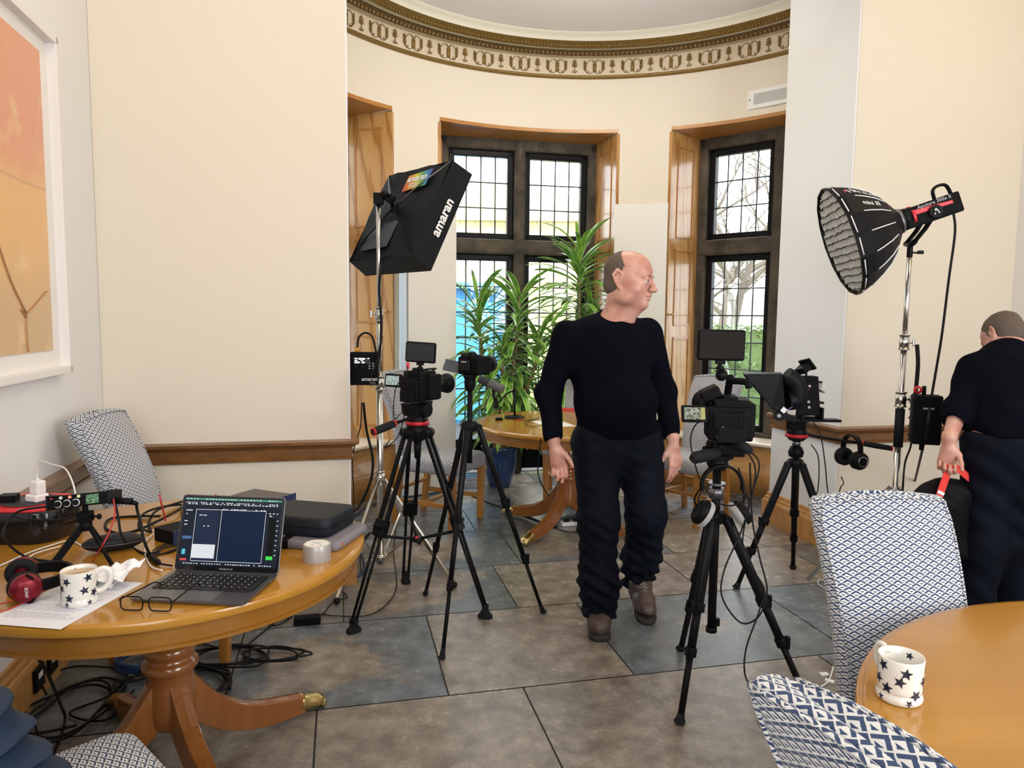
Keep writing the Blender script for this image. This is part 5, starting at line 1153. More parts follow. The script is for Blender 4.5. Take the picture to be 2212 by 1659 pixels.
def fold(seedv, amp, sc3):
    def f(p):
        q = p*np.array(sc3); return amp*(np.sin(q[:, 0]+2.1*np.sin(q[:, 1]*.7+seedv)+q[:, 2]) * np.sin(q[:, 2]*.8+1.3*np.sin(q[:, 0]*.6)+seedv*2) + .5*np.sin(q[:, 2]*2.3+q[:, 0]*1.7+seedv))
    return f
g = NG('skin'); v = g.tex(); n1 = g.noise(v, 16, 4); n2 = g.noise(v, 160, 3)
c = g.mix(g.ss(n1, .3, .7), (.52, .23, .17), (.64, .36, .28)); g.bump(n2, .12, .001); M_['skin'] = g.out(c, .42, Subsurface_Weight=.12, Subsurface_Scale=.008)
g = NG('skin_with_cropped_hair'); v = g.tex(); s3 = g.sep(v); n1 = g.noise(v, 16, 4); n2 = g.noise(g.map(v, (1, 1, .35)), 240, 3)
M_['lip'] = mat('lip', (.42, .15, .12), .4); M_['hair'] = mat('cropped_grey_brown_hair', (.115, .085, .065), .8, bump=1, bscale=320, var=.5, vscale=150)
M_['knit'] = mat('navy_black_jersey', (.0032, .0036, .0075), .9, bump=.25, bscale=500, spec=.05)
M_['denim'] = mat('dark_navy_trousers', (.0022, .0036, .009), .75, bump=.3, bscale=260, var=.35, vscale=9, spec=.12)
M_['boot'] = mat('brown_leather', (.060, .038, .030), .45, bump=.6, bscale=90, var=.4, vscale=14)
M_['sole'] = mat('boot_sole', (.020, .016, .014), .8, bump=.5, bscale=60)

def hand(Mh, curl, spread=1.0, thumb=(.5, .35), mirror=1, scale=1.0):
    """prims of a hand; Mh maps hand space to object space: +y towards the fingers, +x towards the thumb (times mirror), z out of the back of the hand"""
    out = []
    def T(p): q = Mh @ Vector((p[0]*mirror*scale, p[1]*scale, p[2]*scale)); return (q.x, q.y, q.z)
    out += [('c', T((0, -.045, 0)), T((0, .0, 0)), .026*scale, .027*scale, .02)]
    for x, l in ((.028, .082), (.009, .086), (-.011, .082), (-.029, .074)): out.append(('c', T((x*.55, .012, .0)), T((x, l, .002)), .0155*scale, .0125*scale, .012))
    out.append(('c', T((.015, .02, -.008)), T((-.012, .055, -.008)), .018*scale, .016*scale, .02))
    L = ((.028, .084, (.040, .025, .021)), (.009, .089, (.045, .029, .022)), (-.011, .085, (.042, .027, .021)), (-.030, .077, (.033, .021, .019)))
    for i, (x, y, seg) in enumerate(L):
        p = Vector((x, y, .001)); a = 0; c_ = curl[i]; sp = x*1.6*spread
        for j, s in enumerate(seg):
            a += R(c_*(1, 1.25, .8)[j]); d = Vector((sp*math.cos(a), math.cos(a), -math.sin(a))).normalized(); q = p+d*s
            out.append(('c', T(p), T(q), (.0098, .0088, .0080)[j]*scale, (.0090, .0081, .0066)[j]*scale, .0035)); p = q
    t0 = Vector((.018, .0, -.004)); t1 = Vector((.042, .030, -.010)); t2 = t1+Vector((thumb[0]*.030, .030, -thumb[1]*.03)); t3 = t2+Vector((thumb[0]*.012, .026, -thumb[1]*.022))
    out += [('c', T(t0), T(t1), .0165*scale, .0125*scale, .012), ('c', T(t1), T(t2), .0115*scale, .0098*scale, .006), ('c', T(t2), T(t3), .0100*scale, .0075*scale, .004)]
    return out
def head_prims(Mh, fat=1.0):
    """head space: face towards +y, up z, origin at the centre of the skull"""
    def T(p): q = Mh @ Vector(p); return (q.x, q.y, q.z)
    rot = [list(r) for r in Mh.to_3x3()]                # columns = axes; row-vector product q @ rot gives local coordinates
    E = lambda c, r, k: ('e', T(c), r, rot, k)
    pr = [E((0, -.012, .030), (.076, .096, .083), .02), E((0, .030, .020), (.068, .068, .075), .03), E((0, .020, -.045), (.060*fat, .070, .062), .035),
          E((0, .052, -.078), (.040*fat, .040, .036), .03), E((0, .085, -.100), (.020, .016, .017), .018), E((0, -.01, -.085), (.055*fat, .06, .04), .03)]
    for s in (-1, 1):
        pr += [E((s*.040*fat, .055, -.045), (.030, .030, .034), .025), E((s*.030, .082, .012), (.026, .012, .009), .014), E((s*.050*fat, .02, -.085), (.026, .036, .026), .025)]
        pr += [('-e', T((s*.031, .103, -.006)), (.015, .013, .011), rot, .010)]
        pr += [E((s*.031, .0855, -.006), (.0138, .0125, .0125), .003), E((s*.031, .091, .001), (.016, .0085, .0042), .004), E((s*.031, .0885, -.0165), (.014, .008, .0038), .005)]
        pr += [E((s*.0115, .108, -.042), (.0085, .010, .0075), .005)]
        # ear
        pr += [('c', T((s*.073, -.002, .008)), T((s*.081, -.024, .024)), .0060, .0065, .006), ('c', T((s*.081, -.024, .024)), T((s*.085, -.036, .004)), .0065, .006, .004), ('c', T((s*.085, -.036, .004)), T((s*.079, -.024, -.024)), .006, .0055, .004),
               ('c', T((s*.079, -.024, -.024)), T((s*.073, -.008, -.046)), .0065, .0085, .005), E((s*.072, -.015, -.006), (.006, .019, .029), .004), ('-e', T((s*.083, -.016, -.002)), (.008, .011, .019), rot, .004)]
    pr += [('c', T((0, .094, .004)), T((0, .120, -.036)), .0075, .0125, .010), E((0, .118, -.040), (.0125, .012, .0105), .006), E((0, .098, -.060), (.020, .012, .010), .008)]
    pr += [E((0, .1035, -.0665), (.021, .0065, .0048), .003), E((0, .101, -.0775), (.018, .0075, .0055), .003), ('-c', T((-.020, .112, -.0722)), T((.020, .112, -.0722)), .0026, .0026, .002)]
    return pr
# ================================================================== the standing man
def rel(o, q): q = Vector(q)-o; return (q.x, q.y, q.z)
m0 = Vector((.46, 3.42, 0))
man = empty('person', m0, 0, 'standing man in black jumper, dark trousers and brown boots, looking to the right', 'person')
def J(x, y, Y): return Vector(rel(m0, D(x, y, Y)))
hc_ = J(1357, 601, 3.40); fd = Vector((.87, -.47, -.10)).normalized(); rx = fd.cross(Vector((.10, 0, 1))).normalized(); uz = rx.cross(fd)
Mh = Matrix((rx, fd, uz)).transposed().to_4x4()
for i in range(3):
    for j in range(3): Mh[i][j] *= 1.0
Mh.translation = hc_
HS = 1.11
def headset(Mh, S_, fat):
    out = []
    o = Mh.translation
    for p in head_prims(Mh, fat):
        def sc_(q): v = o+(Vector(q)-o)*S_; return (v.x, v.y, v.z)
        if p[0][-1] == 'e': out.append((p[0], sc_(p[1]), tuple(r*S_ for r in p[2]), p[3], p[4]*S_))
        else: out.append((p[0], sc_(p[1]), sc_(p[2]), p[3]*S_, p[4]*S_, p[5]*S_))
    return out
nk = J(1326, 692, 3.45); shR = J(1226, 728, 3.44); shL = J(1398, 722, 3.50)
elR = J(1184, 850, 3.45); wrR = J(1196, 948, 3.36); elL = J(1434, 845, 3.55); wrL = J(1452, 942, 3.44)
hipR = J(1287, 955, 3.45); hipL = J(1380, 955, 3.49); knR = J(1293, 1122, 3.36); knL = J(1397, 1112, 3.42); anR = J(1293, 1300, 3.33); anL = J(1380, 1238, 3.55)
chest = J(1314, 775, 3.46); belly = J(1330, 872, 3.44); pelv = J(1333, 945, 3.48)
c3 = lambda v: (v.x, v.y, v.z)
base = lambda s: [('e', c3(chest), (.185*s, .118*s, .20), None, .06), ('e', c3(belly), (.180*s, .140*s, .16), None, .08), ('e', c3(pelv), (.178*s, .125*s, .12), None, .08),
    ('c', c3(nk-Vector((0, 0, .06))), c3(shR), .075*s, .058*s, .06), ('c', c3(nk-Vector((0, 0, .06))), c3(shL), .075*s, .058*s, .06)]
body = base(1.0) + headset(Mh, HS, 1.12)
body += [('c', c3(nk-Vector((0, 0, .04))), c3(hc_+Vector((-.02, .02, -.07))), .072, .066, .03), ('c', c3(nk-Vector((0, .03, .03))), c3(hc_+fd*.045+Vector((0, 0, -.115))), .050, .042, .03)]
body += chain([shR, elR, wrR], [.055, .042, .029], .03) + chain([shL, elL, wrL], [.055, .042, .029], .03)
body += chain([hipR, knR, anR], [.092, .060, .036], .03) + chain([hipL, knL, anL], [.092, .060, .036], .03)
# hands: right hand (image left) hanging with the thumb towards the leg, left hand open, fingers down
def hm(o, y, x): y = Vector(y).normalized(); x = Vector(x); x = (x-y*x.dot(y)).normalized(); z = x.cross(y); M = Matrix((x, y, z)).transposed().to_4x4(); M.translation = o; return M
hR = hm(wrR+Vector((.010, -.01, -.052)), (.22, -.10, -.95), (.90, -.20, .25)); body += hand(hR, (34, 30, 32, 36), .9, (.55, .3), 1, 1.03)
hL = hm(wrL+Vector((.006, -.01, -.052)), (.10, -.12, -.98), (-.85, -.45, -.05)); body += hand(hL, (14, 18, 24, 30), 1.1, (.45, .6), 1, 1.02)
sdf_mesh('body', body, .0036, M_['skin'], man, None, 2)
def HP(x, y, z): return hc_ + (rx*x+fd*y+uz*z)*HS
for s in (-1, 1):
    b = MB(); b.ball(HP(s*.031, .0855, -.0065), .0135*HS, 16, 12); ey = b.build('eye', mat('eye_white', (.55, .50, .47), .2), man)
    b = MB(); ed = (fd+rx*s*.02+uz*-.02).normalized(); c = HP(s*.031, .0855, -.0065); b.cyl(c+ed*.0130*HS, c+ed*.0142*HS, .0065, .005, 14); b.build('iris', mat('iris_dark', (.03, .035, .045), .1), ey)
    b = MB(); pts = [HP(s*x, y, z) for x, y, z in ((.012, .100, .012), (.024, .101, .017), (.038, .094, .018), (.050, .083, .011))]; b.tube(cr(pts, 3), .0030, 6, flat=.6); b.build('eyebrow', mat('eyebrow_grey', (.30, .17, .12), .9), man)
rot = [list(r) for r in Mh.to_3x3()]
def EH(c, r, k, neg=False): q = HP(*c); return (('-e' if neg else 'e'), c3(q), tuple(a*HS for a in r), rot, k)
hair = [EH((0, -.012, .030), (.0785, .0985, .0850), .02), EH((0, -.035, -.035), (.068, .068, .055), .03), EH((0, .075, .105), (.13, .105, .095), .012, True), EH((0, .112, -.03), (.16, .092, .12), .012, True), EH((0, .045, -.060), (.16, .055, .045), .010, True), EH((0, -.02, -.14), (.1, .12, .062), .015, True)]
for s in (-1, 1): hair.append(EH((s*.078, -.016, -.014), (.012, .022, .034), .004, True))
sdf_mesh('hair', hair, .0036, M_['hair'], man, fold(3, .0006, (300, 300, 200)), 1)
# jumper
sw = [('e', c3(chest), (.205, .138, .215), None, .06), ('e', c3(belly), (.200, .160, .165), None, .08), ('e', c3(pelv+Vector((0, 0, .045))), (.199, .150, .085), None, .07),
    ('c', c3(nk-Vector((0, 0, .062))), c3(shR), .088, .070, .06), ('c', c3(nk-Vector((0, 0, .062))), c3(shL), .088, .070, .06),
    ('c', c3(nk-Vector((0, 0, .05))), c3(nk-Vector((.003, 0, .008))), .085, .073, .03)]
sw += chain([shR, elR, wrR+(elR-wrR)*.06], [.071, .062, .045], .03) + chain([shL, elL, wrL+(elL-wrL)*.06], [.071, .060, .043], .03)
sw += [('-c', c3(nk+Vector((.0, -.03, .03))), c3(nk+Vector((.01, -.06, .07))), .066, .10, .01), ('-e', c3(pelv-Vector((0, 0, .13))), (.4, .4, .13), None, .01)]
for wv, el in ((wrR, elR), (wrL, elL)): dd = (wv-el).normalized(); sw.append(('-c', c3(wv+dd*.047), c3(wv+dd*.10), .055, .06, .006))
sdf_mesh('jumper', sw, .0055, M_['knit'], man, fold(1.3, .0035, (26, 22, 17)), 2)
# trousers
tr = [('e', c3(pelv), (.192, .142, .125), None, .07), ('e', c3(pelv-Vector((0, 0, .07))), (.186, .135, .11), None, .07)]
tr += chain([hipR, knR, anR+Vector((0, 0, .10)), anR-Vector((0, .0, .035))], [.118, .092, .090, .082], .05) + chain([hipL, knL, anL+(knL-anL)*.30, anL-(knL-anL)*.10], [.118, .092, .090, .078], .05)
tr += [('-e', c3(pelv+Vector((0, 0, .185))), (.4, .4, .12), None, .005), ('-e', c3(anR-Vector((0, 0, .115))), (.15, .15, .06), None, .01)]
def tfold(p):
    f = fold(2.2, .0065, (34, 28, 44))(p); lo_ = np.clip((.62-p[:, 2])/.5, 0, 1); return f*(.35+1.5*lo_) + .004*lo_*np.sin(p[:, 2]*75+4*np.sin(p[:, 0]*30)+3*p[:, 1]*20)
sdf_mesh('trousers', tr, .006, M_['denim'], man, tfold, 2)
# boots
def boot(an, toe, heel_z, toe_z, nm):
    """an = ankle, toe = toe tip on the ground plane (object space)"""
    f = Vector((toe.x-an.x, toe.y-an.y, 0)).normalized(); s = Vector((-f.y, f.x, 0)); heel = Vector((an.x, an.y, heel_z))-f*.055; tp = Vector((toe.x, toe.y, toe_z))
    root_m = Vector((0, 0, 0)); ln = (tp-heel); u_ = ln.normalized(); up = s.cross(u_); up = up if up.z > 0 else -up
    Q = lambda a, b_, c: c3(heel+u_*a+s*b_+up*c)
    L_ = ln.length
    pr = [('c', c3(an+Vector((0, .01, -.015))), Q(.055, 0, .085), .050, .054, .03), ('c', Q(.05, 0, .062), Q(L_*.55, 0, .060), .047, .046, .03), ('c', Q(L_*.55, .008, .058), Q(L_-.052, .004, .050), .047, .044, .03), ('c', Q(L_*.6, -.012, .05), Q(L_-.06, -.010, .045), .042, .040, .02), ('c', Q(.05, 0, .06), Q(.055, 0, .10), .046, .05, .03),
          ('-e', Q(L_*.5, 0, -.055), (.30, .30, .075), None, .004)]
    bt = sdf_mesh(nm, pr, .0045, M_['boot'], man, fold(5, .0012, (60, 60, 60)), 1)
    b = MB(); rings = []
    out = [(.0, .030), (.03, .040), (.08, .038), (L_*.5, .038), (L_*.7, .050), (L_*.88, .047), (L_, .022)]
    loop = [(a, w) for a, w in out] + [(a, -w) for a, w in out[::-1]]; sm = cr([(a, w, 0) for a, w in loop], 4, True)
    for c, k in ((0.002, .96), (.008, 1.02), (.022, 1.02), (.030, .97)): rings.append([Vector(Q((p.x-L_/2)*k+L_/2, p.y*k, c)) for p in sm])
    b.loft(rings, True); so = b.build('boot_sole', M_['sole'], bt)
    b = MB()
    for k in range(5):
        a = L_*(.36+.055*k)-.02; c = .153-.0088*k; b.tube([Q(a, -.024, c-.014), Q(a+.012, 0, c+.002), Q(a, .024, c-.014)], .0024, 6); b.tube([Q(a, .024, c-.014), Q(a+.02, 0, c+.001), Q(a+.025, -.024, c-.018)], .0022, 6)
    b.build('laces', mat('boot_lace', (.22, .17, .13), .8), bt)
    return bt
boot(anR, Vector(rel(m0, P(1296, 1388, 0))), .0, .0, 'boot'); boot(anL+Vector((0, .0, -.0)), Vector(rel(m0, P(1400, 1352, 0))), .085, .0, 'boot')

# ------------------------------------------------------------------ the bending man at the right edge
q0 = Vector((2.15, 3.12, 0))
man2 = empty('person', q0, 0, 'man in black bending forward at the right edge, seen from behind', 'person')
def K(x, y, Y): return Vector(rel(q0, D(x+18, y+4, Y)))
h2 = K(2149, 722, 3.38); fd2 = Vector((-.18, .70, -.66)).normalized(); rx2 = fd2.cross(Vector((0, .7, .8))).normalized(); uz2 = rx2.cross(fd2)
Mh2 = Matrix((rx2, fd2, uz2)).transposed().to_4x4(); Mh2.translation = h2
nk2 = K(2158, 762, 3.30); sl2 = K(2088, 800, 3.28); sr2 = K(2236, 800, 3.30); el2 = K(2052, 885, 3.22); wr2 = K(2034, 940, 3.14); er2 = K(2262, 900, 3.25); wrr2 = K(2250, 960, 3.45)
ch2 = K(2160, 840, 3.24); pv2 = K(2160, 950, 3.13); hl2 = K(2120, 985, 3.13); hr2 = K(2205, 985, 3.13)
kn2 = Vector((hl2.x, .02, .50)); an2 = Vector((hl2.x-.01, .04, .10)); knr = Vector((hr2.x, .05, .50)); anr = Vector((hr2.x+.01, .10, .10))
bd2 = headset(Mh2, .93, 1.0) + [('c', c3(nk2), c3(h2+Vector((0, -.02, -.05))), .060, .055, .03), ('e', c3(ch2), (.17, .11, .17), None, .05), ('e', c3(pv2), (.165, .12, .13), None, .06), ('c', c3(ch2), c3(pv2), .13, .13, .06), ('c', c3(nk2), c3(sl2), .06, .055, .05), ('c', c3(nk2), c3(sr2), .06, .055, .05)]
bd2 += chain([sl2, el2, wr2], [.05, .040, .028], .03) + chain([sr2, er2, wrr2], [.05, .040, .028], .03) + chain([hl2, kn2, an2, an2+Vector((0, .12, -.05))], [.09, .06, .045, .035], .04) + chain([hr2, knr, anr, anr+Vector((0, .12, -.05))], [.09, .06, .045, .035], .04)
hh2 = hm(wr2+Vector((-.004, 0, -.045)), (.02, .02, -1), (.7, -.4, 0)); bd2 += hand(hh2, (58, 60, 62, 64), .8, (.3, 1.0), 1, 1.0)
hh3 = hm(wrr2+Vector((0, .02, -.04)), (0, .3, -1), (-1, 0, 0)); bd2 += hand(hh3, (25, 25, 28, 30), .8, (.3, .6), 1, 1.0)
sdf_mesh('body', bd2, .0045, M_['skin'], man2, None, 2)
rot2 = [list(r) for r in Mh2.to_3x3()]
def EH2(c, r, k, neg=False): q = h2+(rx2*c[0]+fd2*c[1]+uz2*c[2])*.93; return (('-e' if neg else 'e'), c3(q), tuple(x*.93 for x in r), rot2, k)
ha2 = [EH2((0, -.012, .034), (.0815, .1015, .0880), .02), EH2((0, -.035, -.030), (.073, .074, .062), .03), EH2((0, .105, -.02), (.16, .085, .13), .012, True), EH2((0, -.02, -.135), (.1, .12, .058), .015, True)]
for s in (-1, 1): ha2.append(EH2((s*.078, -.016, -.014), (.012, .022, .034), .004, True))
sdf_mesh('hair', ha2, .0045, M_['hair'], man2, fold(3, .0015, (180, 180, 150)), 1)
sw2 = [('e', c3(ch2), (.200, .140, .19), None, .06), ('c', c3(ch2-Vector((0, -.02, .0))), c3(pv2+Vector((0, 0, .06))), .165, .160, .06), ('c', c3(nk2-Vector((0, 0, .02))), c3(sl2), .082, .072, .06), ('c', c3(nk2-Vector((0, 0, .02))), c3(sr2), .082, .072, .06), ('c', c3(nk2-Vector((0, .01, .02))), c3(nk2+Vector((0, .03, .01))), .075, .066, .03)]
sw2 += chain([sl2, el2, el2.lerp(wr2, .45)], [.072, .062, .054], .03) + chain([sr2, er2, wrr2], [.072, .062, .045], .03)
sw2 += [('-e', c3(pv2-Vector((0, 0, .05))), (.4, .4, .09), None, .008), ('-c', c3(el2.lerp(wr2, .60)), c3(wr2), .05, .05, .006)]
sdf_mesh('jumper', sw2, .007, M_['knit'], man2, fold(4.1, .004, (24, 22, 18)), 2)
t2 = [('e', c3(pv2), (.178, .138, .125), None, .06), ('c', c3(pv2), c3(pv2-Vector((0, 0, .08))), .14, .13, .07)] + chain([hl2, kn2, an2], [.112, .088, .072], .05) + chain([hr2, knr, anr], [.112, .088, .072], .05) + [('-e', c3(pv2+Vector((0, 0, .155))), (.4, .4, .12), None, .005)]
tr2 = sdf_mesh('trousers', t2, .008, M_['denim'], man2, fold(2.9, .005, (24, 20, 26)), 2)
for ax_, tag_ in ((an2, 0), (anr, 1)):
    sdf_mesh('shoe', [('c', c3(ax_+Vector((0, -.02, -.03))), c3(ax_+Vector((0, .15, -.06))), .05, .04, .03), ('-e', c3(ax_+Vector((0, .05, -.16))), (.3, .3, .063), None, .005)], .007, M_['boot'], man2, None, 1)
# bag with red handles in his hand
bg0 = q0+wr2+Vector((-.004, .01, -.11)); bag = empty('carry_bag', bg0-Vector((0, 0, .45)), 0, 'black bag with red webbing handles held by the bending man', 'bag')
sdf_mesh('bag_body', [('e', (-.02, 0, .20), (.15, .075, .17), None, .05), ('c', (-.10, 0, .22), (.06, .0, .30), .05, .06, .06), ('c', (-.12, 0, .06), (.10, 0, .06), .06, .06, .05)], .007, M_['black_matte'], bag, fold(7, .006, (24, 20, 26)), 1)
M_['webbing'] = mat('red_webbing', (.75, .03, .02), .6, bump=.4, bscale=220)
def strap(b, pts, w_, nrm):
    pts = cr(pts, 5); nrm = Vector(nrm); rings = []
    for i, p in enumerate(pts):
        t = (pts[min(i+1, len(pts)-1)]-pts[max(i-1, 0)]).normalized(); s = t.cross(nrm).normalized(); rings.append([p-s*w_/2-nrm*.0015, p+s*w_/2-nrm*.0015, p+s*w_/2+nrm*.0015, p-s*w_/2+nrm*.0015])
    b.loft(rings, True, smooth=False)
b = MB(); strap(b, [(0, -.02, .435), (-.02, -.045, .40), (-.05, -.065, .34), (-.07, -.075, .29)], .034, (0.1, -1, 0)); strap(b, [(-.05, -.080, .292), (-.08, -.082, .286), (-.12, -.078, .282)], .014, (0, -1, 0))
strap(b, [(0, -.02, .435), (.03, -.04, .425), (.06, -.045, .40), (.085, -.045, .38)], .030, (0, -1, .3)); h_ = b.build('handle', M_['webbing'], bag)
b = MB(); b.box((-.058, -.0745, .325), (.030, .003, .014), Matrix.Rotation(R(25), 3, 'Y')); b.build('handle_label', M_['white_print'], h_)
# ================================================================== things on the left table
TZ = .75
def Pt(x, y, z=TZ): return P(x, y, z)
# laptop
lp = empty('laptop', (-.805, 1.862, TZ), R(-5), 'grey laptop open on the left table showing dark audio software', 'laptop')
M_['alu'] = mat('space_grey_aluminium', (.20, .20, .21), .35, .85)
b = MB(); b.loft([[Vector((x, y, z)) for x, y in rr(.304*k, .212*k, 4, .012)] for z, k in ((.002, .96), (.004, .985), (.0075, 1.0), (.011, 1.0))], True, smooth=False); bs = b.build('base', M_['alu'], lp)
b = MB(); b.box((0, .028, .0113), (.272, .100, .001)); b.build('keyboard_well', M_['black_matte'], bs)
b = MB(); rows_ = [(14, .0), (14, .0), (14, .0), (13, .0), (12, 0)]
for j, (nk_, _) in enumerate(rows_):
    for i in range(nk_):
        w_ = .270/nk_; b.box((-.135+w_*(i+.5), .070-.0195*j, .0128), (w_-.003, .0165, .002))
for i, w_ in enumerate((.018, .018, .018, .024, .100, .024, .018, .018, .018)): b.box((-.135+sum((.018, .018, .018, .024, .100, .024, .018, .018, .018)[:i])+w_/2+.0015*i, -.0265, .0128), (w_-.002, .015, .002))
o = b.build('keys', mat('key_black', (.010, .010, .011), .45), bs, .0008, 1); o['kind'] = 'stuff'
b = MB()
for j in range(5):
    for i in range(13): b.box((-.1305+.0193*(i+.5), .070-.0195*j, .0141), (.0022, .0032, .0003))
o = b.build('key_legends', M_['white_print'], bs); o['kind'] = 'stuff'
b = MB(); b.box((0, -.067, .0111), (.125, .068, .0006)); b.build('trackpad', mat('trackpad_grey', (.17, .17, .18), .4, .6), bs)
Ml = Matrix.Translation((0, .104, .010)) @ Matrix.Rotation(R(-17), 4, 'X')        # lid frame: x right, z up, screen towards -y
def LQ(x, y, z): return Ml @ Vector((x, y, z))
b = MB(); b.loft([[LQ(x, yy, z+.106) for x, z in rr(.304, .212, 4, .010)] for yy in (0, .005)], True, smooth=False); ld = b.build('lid', M_['alu'], lp, .001)
b = MB(); b.loft([[LQ(x, yy, z+.106) for x, z in rr(.300, .208, 4, .009)] for yy in (-.0002, -.0010)], True, smooth=False); b.build('bezel', M_['black_gloss'], ld)
def scr(x0, x1, z0, z1, c, nm='screen_panel', e=1.0, off=0.0, parent=None):
    key = 'screen_%02x%02x%02x' % tuple(int(255*q) for q in c)
    if key not in M_: M_[key] = mat(key, (.005, .005, .005), .3, emit=c, estr=e, spec=.08)
    b = MB(); b.quad(LQ(x0, -.0012-off, z0), LQ(x1, -.0012-off, z0), LQ(x1, -.0012-off, z1), LQ(x0, -.0012-off, z1)); return b.build(nm, M_[key], parent or sp_)
b = MB(); b.quad(LQ(-.143, -.0011, .016), LQ(.143, -.0011, .016), LQ(.143, -.0011, .203), LQ(-.143, -.0011, .203)); sp_ = b.build('screen', mat('screen_dark_blue', (.005, .005, .005), .3, spec=.1, emit=(.008, .012, .022), estr=1), ld)
sp_.parent = lp
scr(-.143, .143, .1975, .203, (.05, .22, .15), 'menu_bar', off=.0001); scr(-.143, .143, .183, .1965, (.02, .022, .03), 'tool_bar', off=.0001)
scr(-.030, .098, .030, .170, (.004, .012, .035), 'timeline_panel', off=.0001); scr(-.104, -.038, .030, .170, (.012, .02, .045), 'track_list', off=.0001)
scr(-.108, -.040, .036, .074, (.60, .62, .64), 'selected_track', off=.0002); scr(.111, .130, .048, .152, (.003, .003, .004), 'level_meter', off=.0002); scr(.111, .130, .038, .048, (.05, .60, .08), 'meter_level', off=.0003)
scr(-.139, -.120, .028, .034, (.60, .06, .06), 'record_button', off=.0002); scr(-.136, -.126, .045, .060, (.08, .45, .55), 'fader', off=.0002); scr(-.140, -.112, .088, .096, (.06, .12, .25), 'channel_box', off=.0002)
b = MB()
random.seed(3)
for x0, x1, z, n_ in ((-.140, .140, .190, 40), (-.135, .135, .186, 26), (-.13, .13, .021, 34), (-.14, -.115, .168, 1), (-.14, -.115, .158, 2), (-.14, -.115, .148, 2), (-.14, -.115, .138, 2), (-.14, -.115, .128, 2), (.106, .138, .165, 3), (.106, .138, .158, 2), (-.098, -.06, .155, 3), (-.098, -.06, .125, 3), (-.03, .098, .173, 16), (-.14, .14, .2005, 30)):
    for i in range(n_):
        if random.random() < .8: x = x0+(x1-x0)*(i+.5)/n_; w_ = (x1-x0)/n_*random.uniform(.35, .8); b.quad(LQ(x-w_/2, -.0015, z-.0012), LQ(x+w_/2, -.0015, z-.0012), LQ(x+w_/2, -.0015, z+.0012), LQ(x-w_/2, -.0015, z+.0012))
for (x, z0, z1) in ((-.031, .028, .172), (.099, .028, .172), (-.107, .028, .172)): b.quad(LQ(x-.0006, -.0015, z0), LQ(x+.0006, -.0015, z0), LQ(x+.0006, -.0015, z1), LQ(x-.0006, -.0015, z1))
for z in (.028, .171): b.quad(LQ(-.107, -.0015, z-.0006), LQ(.099, -.0015, z-.0006), LQ(.099, -.0015, z+.0006), LQ(-.107, -.0015, z+.0006))
for k in range(8): b.quad(LQ(.133, -.0015, .05+k*.0135), LQ(.138, -.0015, .05+k*.0135), LQ(.138, -.0015, .052+k*.0135), LQ(.133, -.0015, .052+k*.0135))
o = b.build('screen_lettering', mat('screen_text', (.1, .1, .1), .5, emit=(.55, .58, .62), estr=1), sp_); o['kind'] = 'stuff'
text('model_lettering', 'MacBook Air', .0075, Ml @ frameM((0, -.0012, .0085), (1, 0, 0), (0, 0, 1)), M_['grey_print'], ld, .0001)
# star mugs
def make_mug(x, y, yaw, label, full):
    root = empty('star_mug', (x, y, TZ), yaw, label, 'mug', 'white mugs with navy stars')
    cream = mat('glazed_cream', (.80, .77, .70), .18, coat=.5)
    b = MB(); b.lathe([(.001, 0), (.036, 0), (.0405, .003), (.042, .009), (.041, .015), (.0385, .019), (.0385, .0205), (.0395, .022), (.0400, .030), (.0405, .06), (.0412, .086), (.0405, .088), (.0388, .0865), (.0378, .06), (.036, .010), (.001, .007)], seg=56); bd = b.build('body', cream, root)
    b = MB(); b.tube(cr([(.038, 0, .074), (.050, 0, .083), (.064, 0, .080), (.071, 0, .064), (.066, 0, .044), (.052, 0, .030), (.039, 0, .026)], 6), .0055, 12, flat=1.25); b.build('handle', cream, root)
    if full: b = MB(); b.lathe([(.001, .078), (.0385, .078)], seg=40); b.build('tea', mat('milky_tea', (.55, .38, .22), .15), root)
    navy = mat('navy_glaze', (.008, .014, .04), .25)
    def star(a, z, s_, r0=.0407, rot_=0):
        b = MB(); n_ = 10; pts = []
        for k in range(n_): q = math.pi/2+rot_+k*math.pi/5; rr_ = s_ if k % 2 == 0 else s_*.42; pts.append((rr_*math.cos(q), rr_*math.sin(q)))
        def pt(u_, v_, o_): aa = a+u_/r0; return Vector(((r0+o_+ (.0012*(z+v_)/.086 if v_ or 1 else 0))*math.cos(aa), (r0+o_+.0012*(z+v_)/.086)*math.sin(aa), z+v_))
        c = pt(0, 0, .0); ring_ = [pt(*p, .0) for p in pts]; mid_ = [pt(p[0]*.5, p[1]*.5, .0) for p in pts]
        b._faces([c]+mid_+ring_, [(0, 1+k, 1+(k+1) % n_) for k in range(n_)] + [(1+k, 11+k, 11+(k+1) % n_, 1+(k+1) % n_) for k in range(n_)])
        b.build('star', navy, bd)
    k = 0
    for z, off in ((.070, .25), (.047, .0), (.028, .5)):
        for i in range(5): star(2*math.pi*(i+off)/5+.12*math.sin(k*2.3), z+.004*math.sin(k*1.9), .0122, rot_=.5*math.sin(k*1.7)); k += 1
    for i in range(5): star(2*math.pi*(i+.3)/5, .010, .0080, r0=.0418, rot_=.3*i)
    for a in (2.0, 5.2): star(a, .074, .0085, r0=.0360, rot_=.3)
    return root
make_mug(-1.085, 1.765, R(22), 'white mug with navy stars and tea, standing on the printed sheet', True)
make_mug(.760, 1.345, R(100), 'white mug with navy stars standing alone on the right-hand table', False)
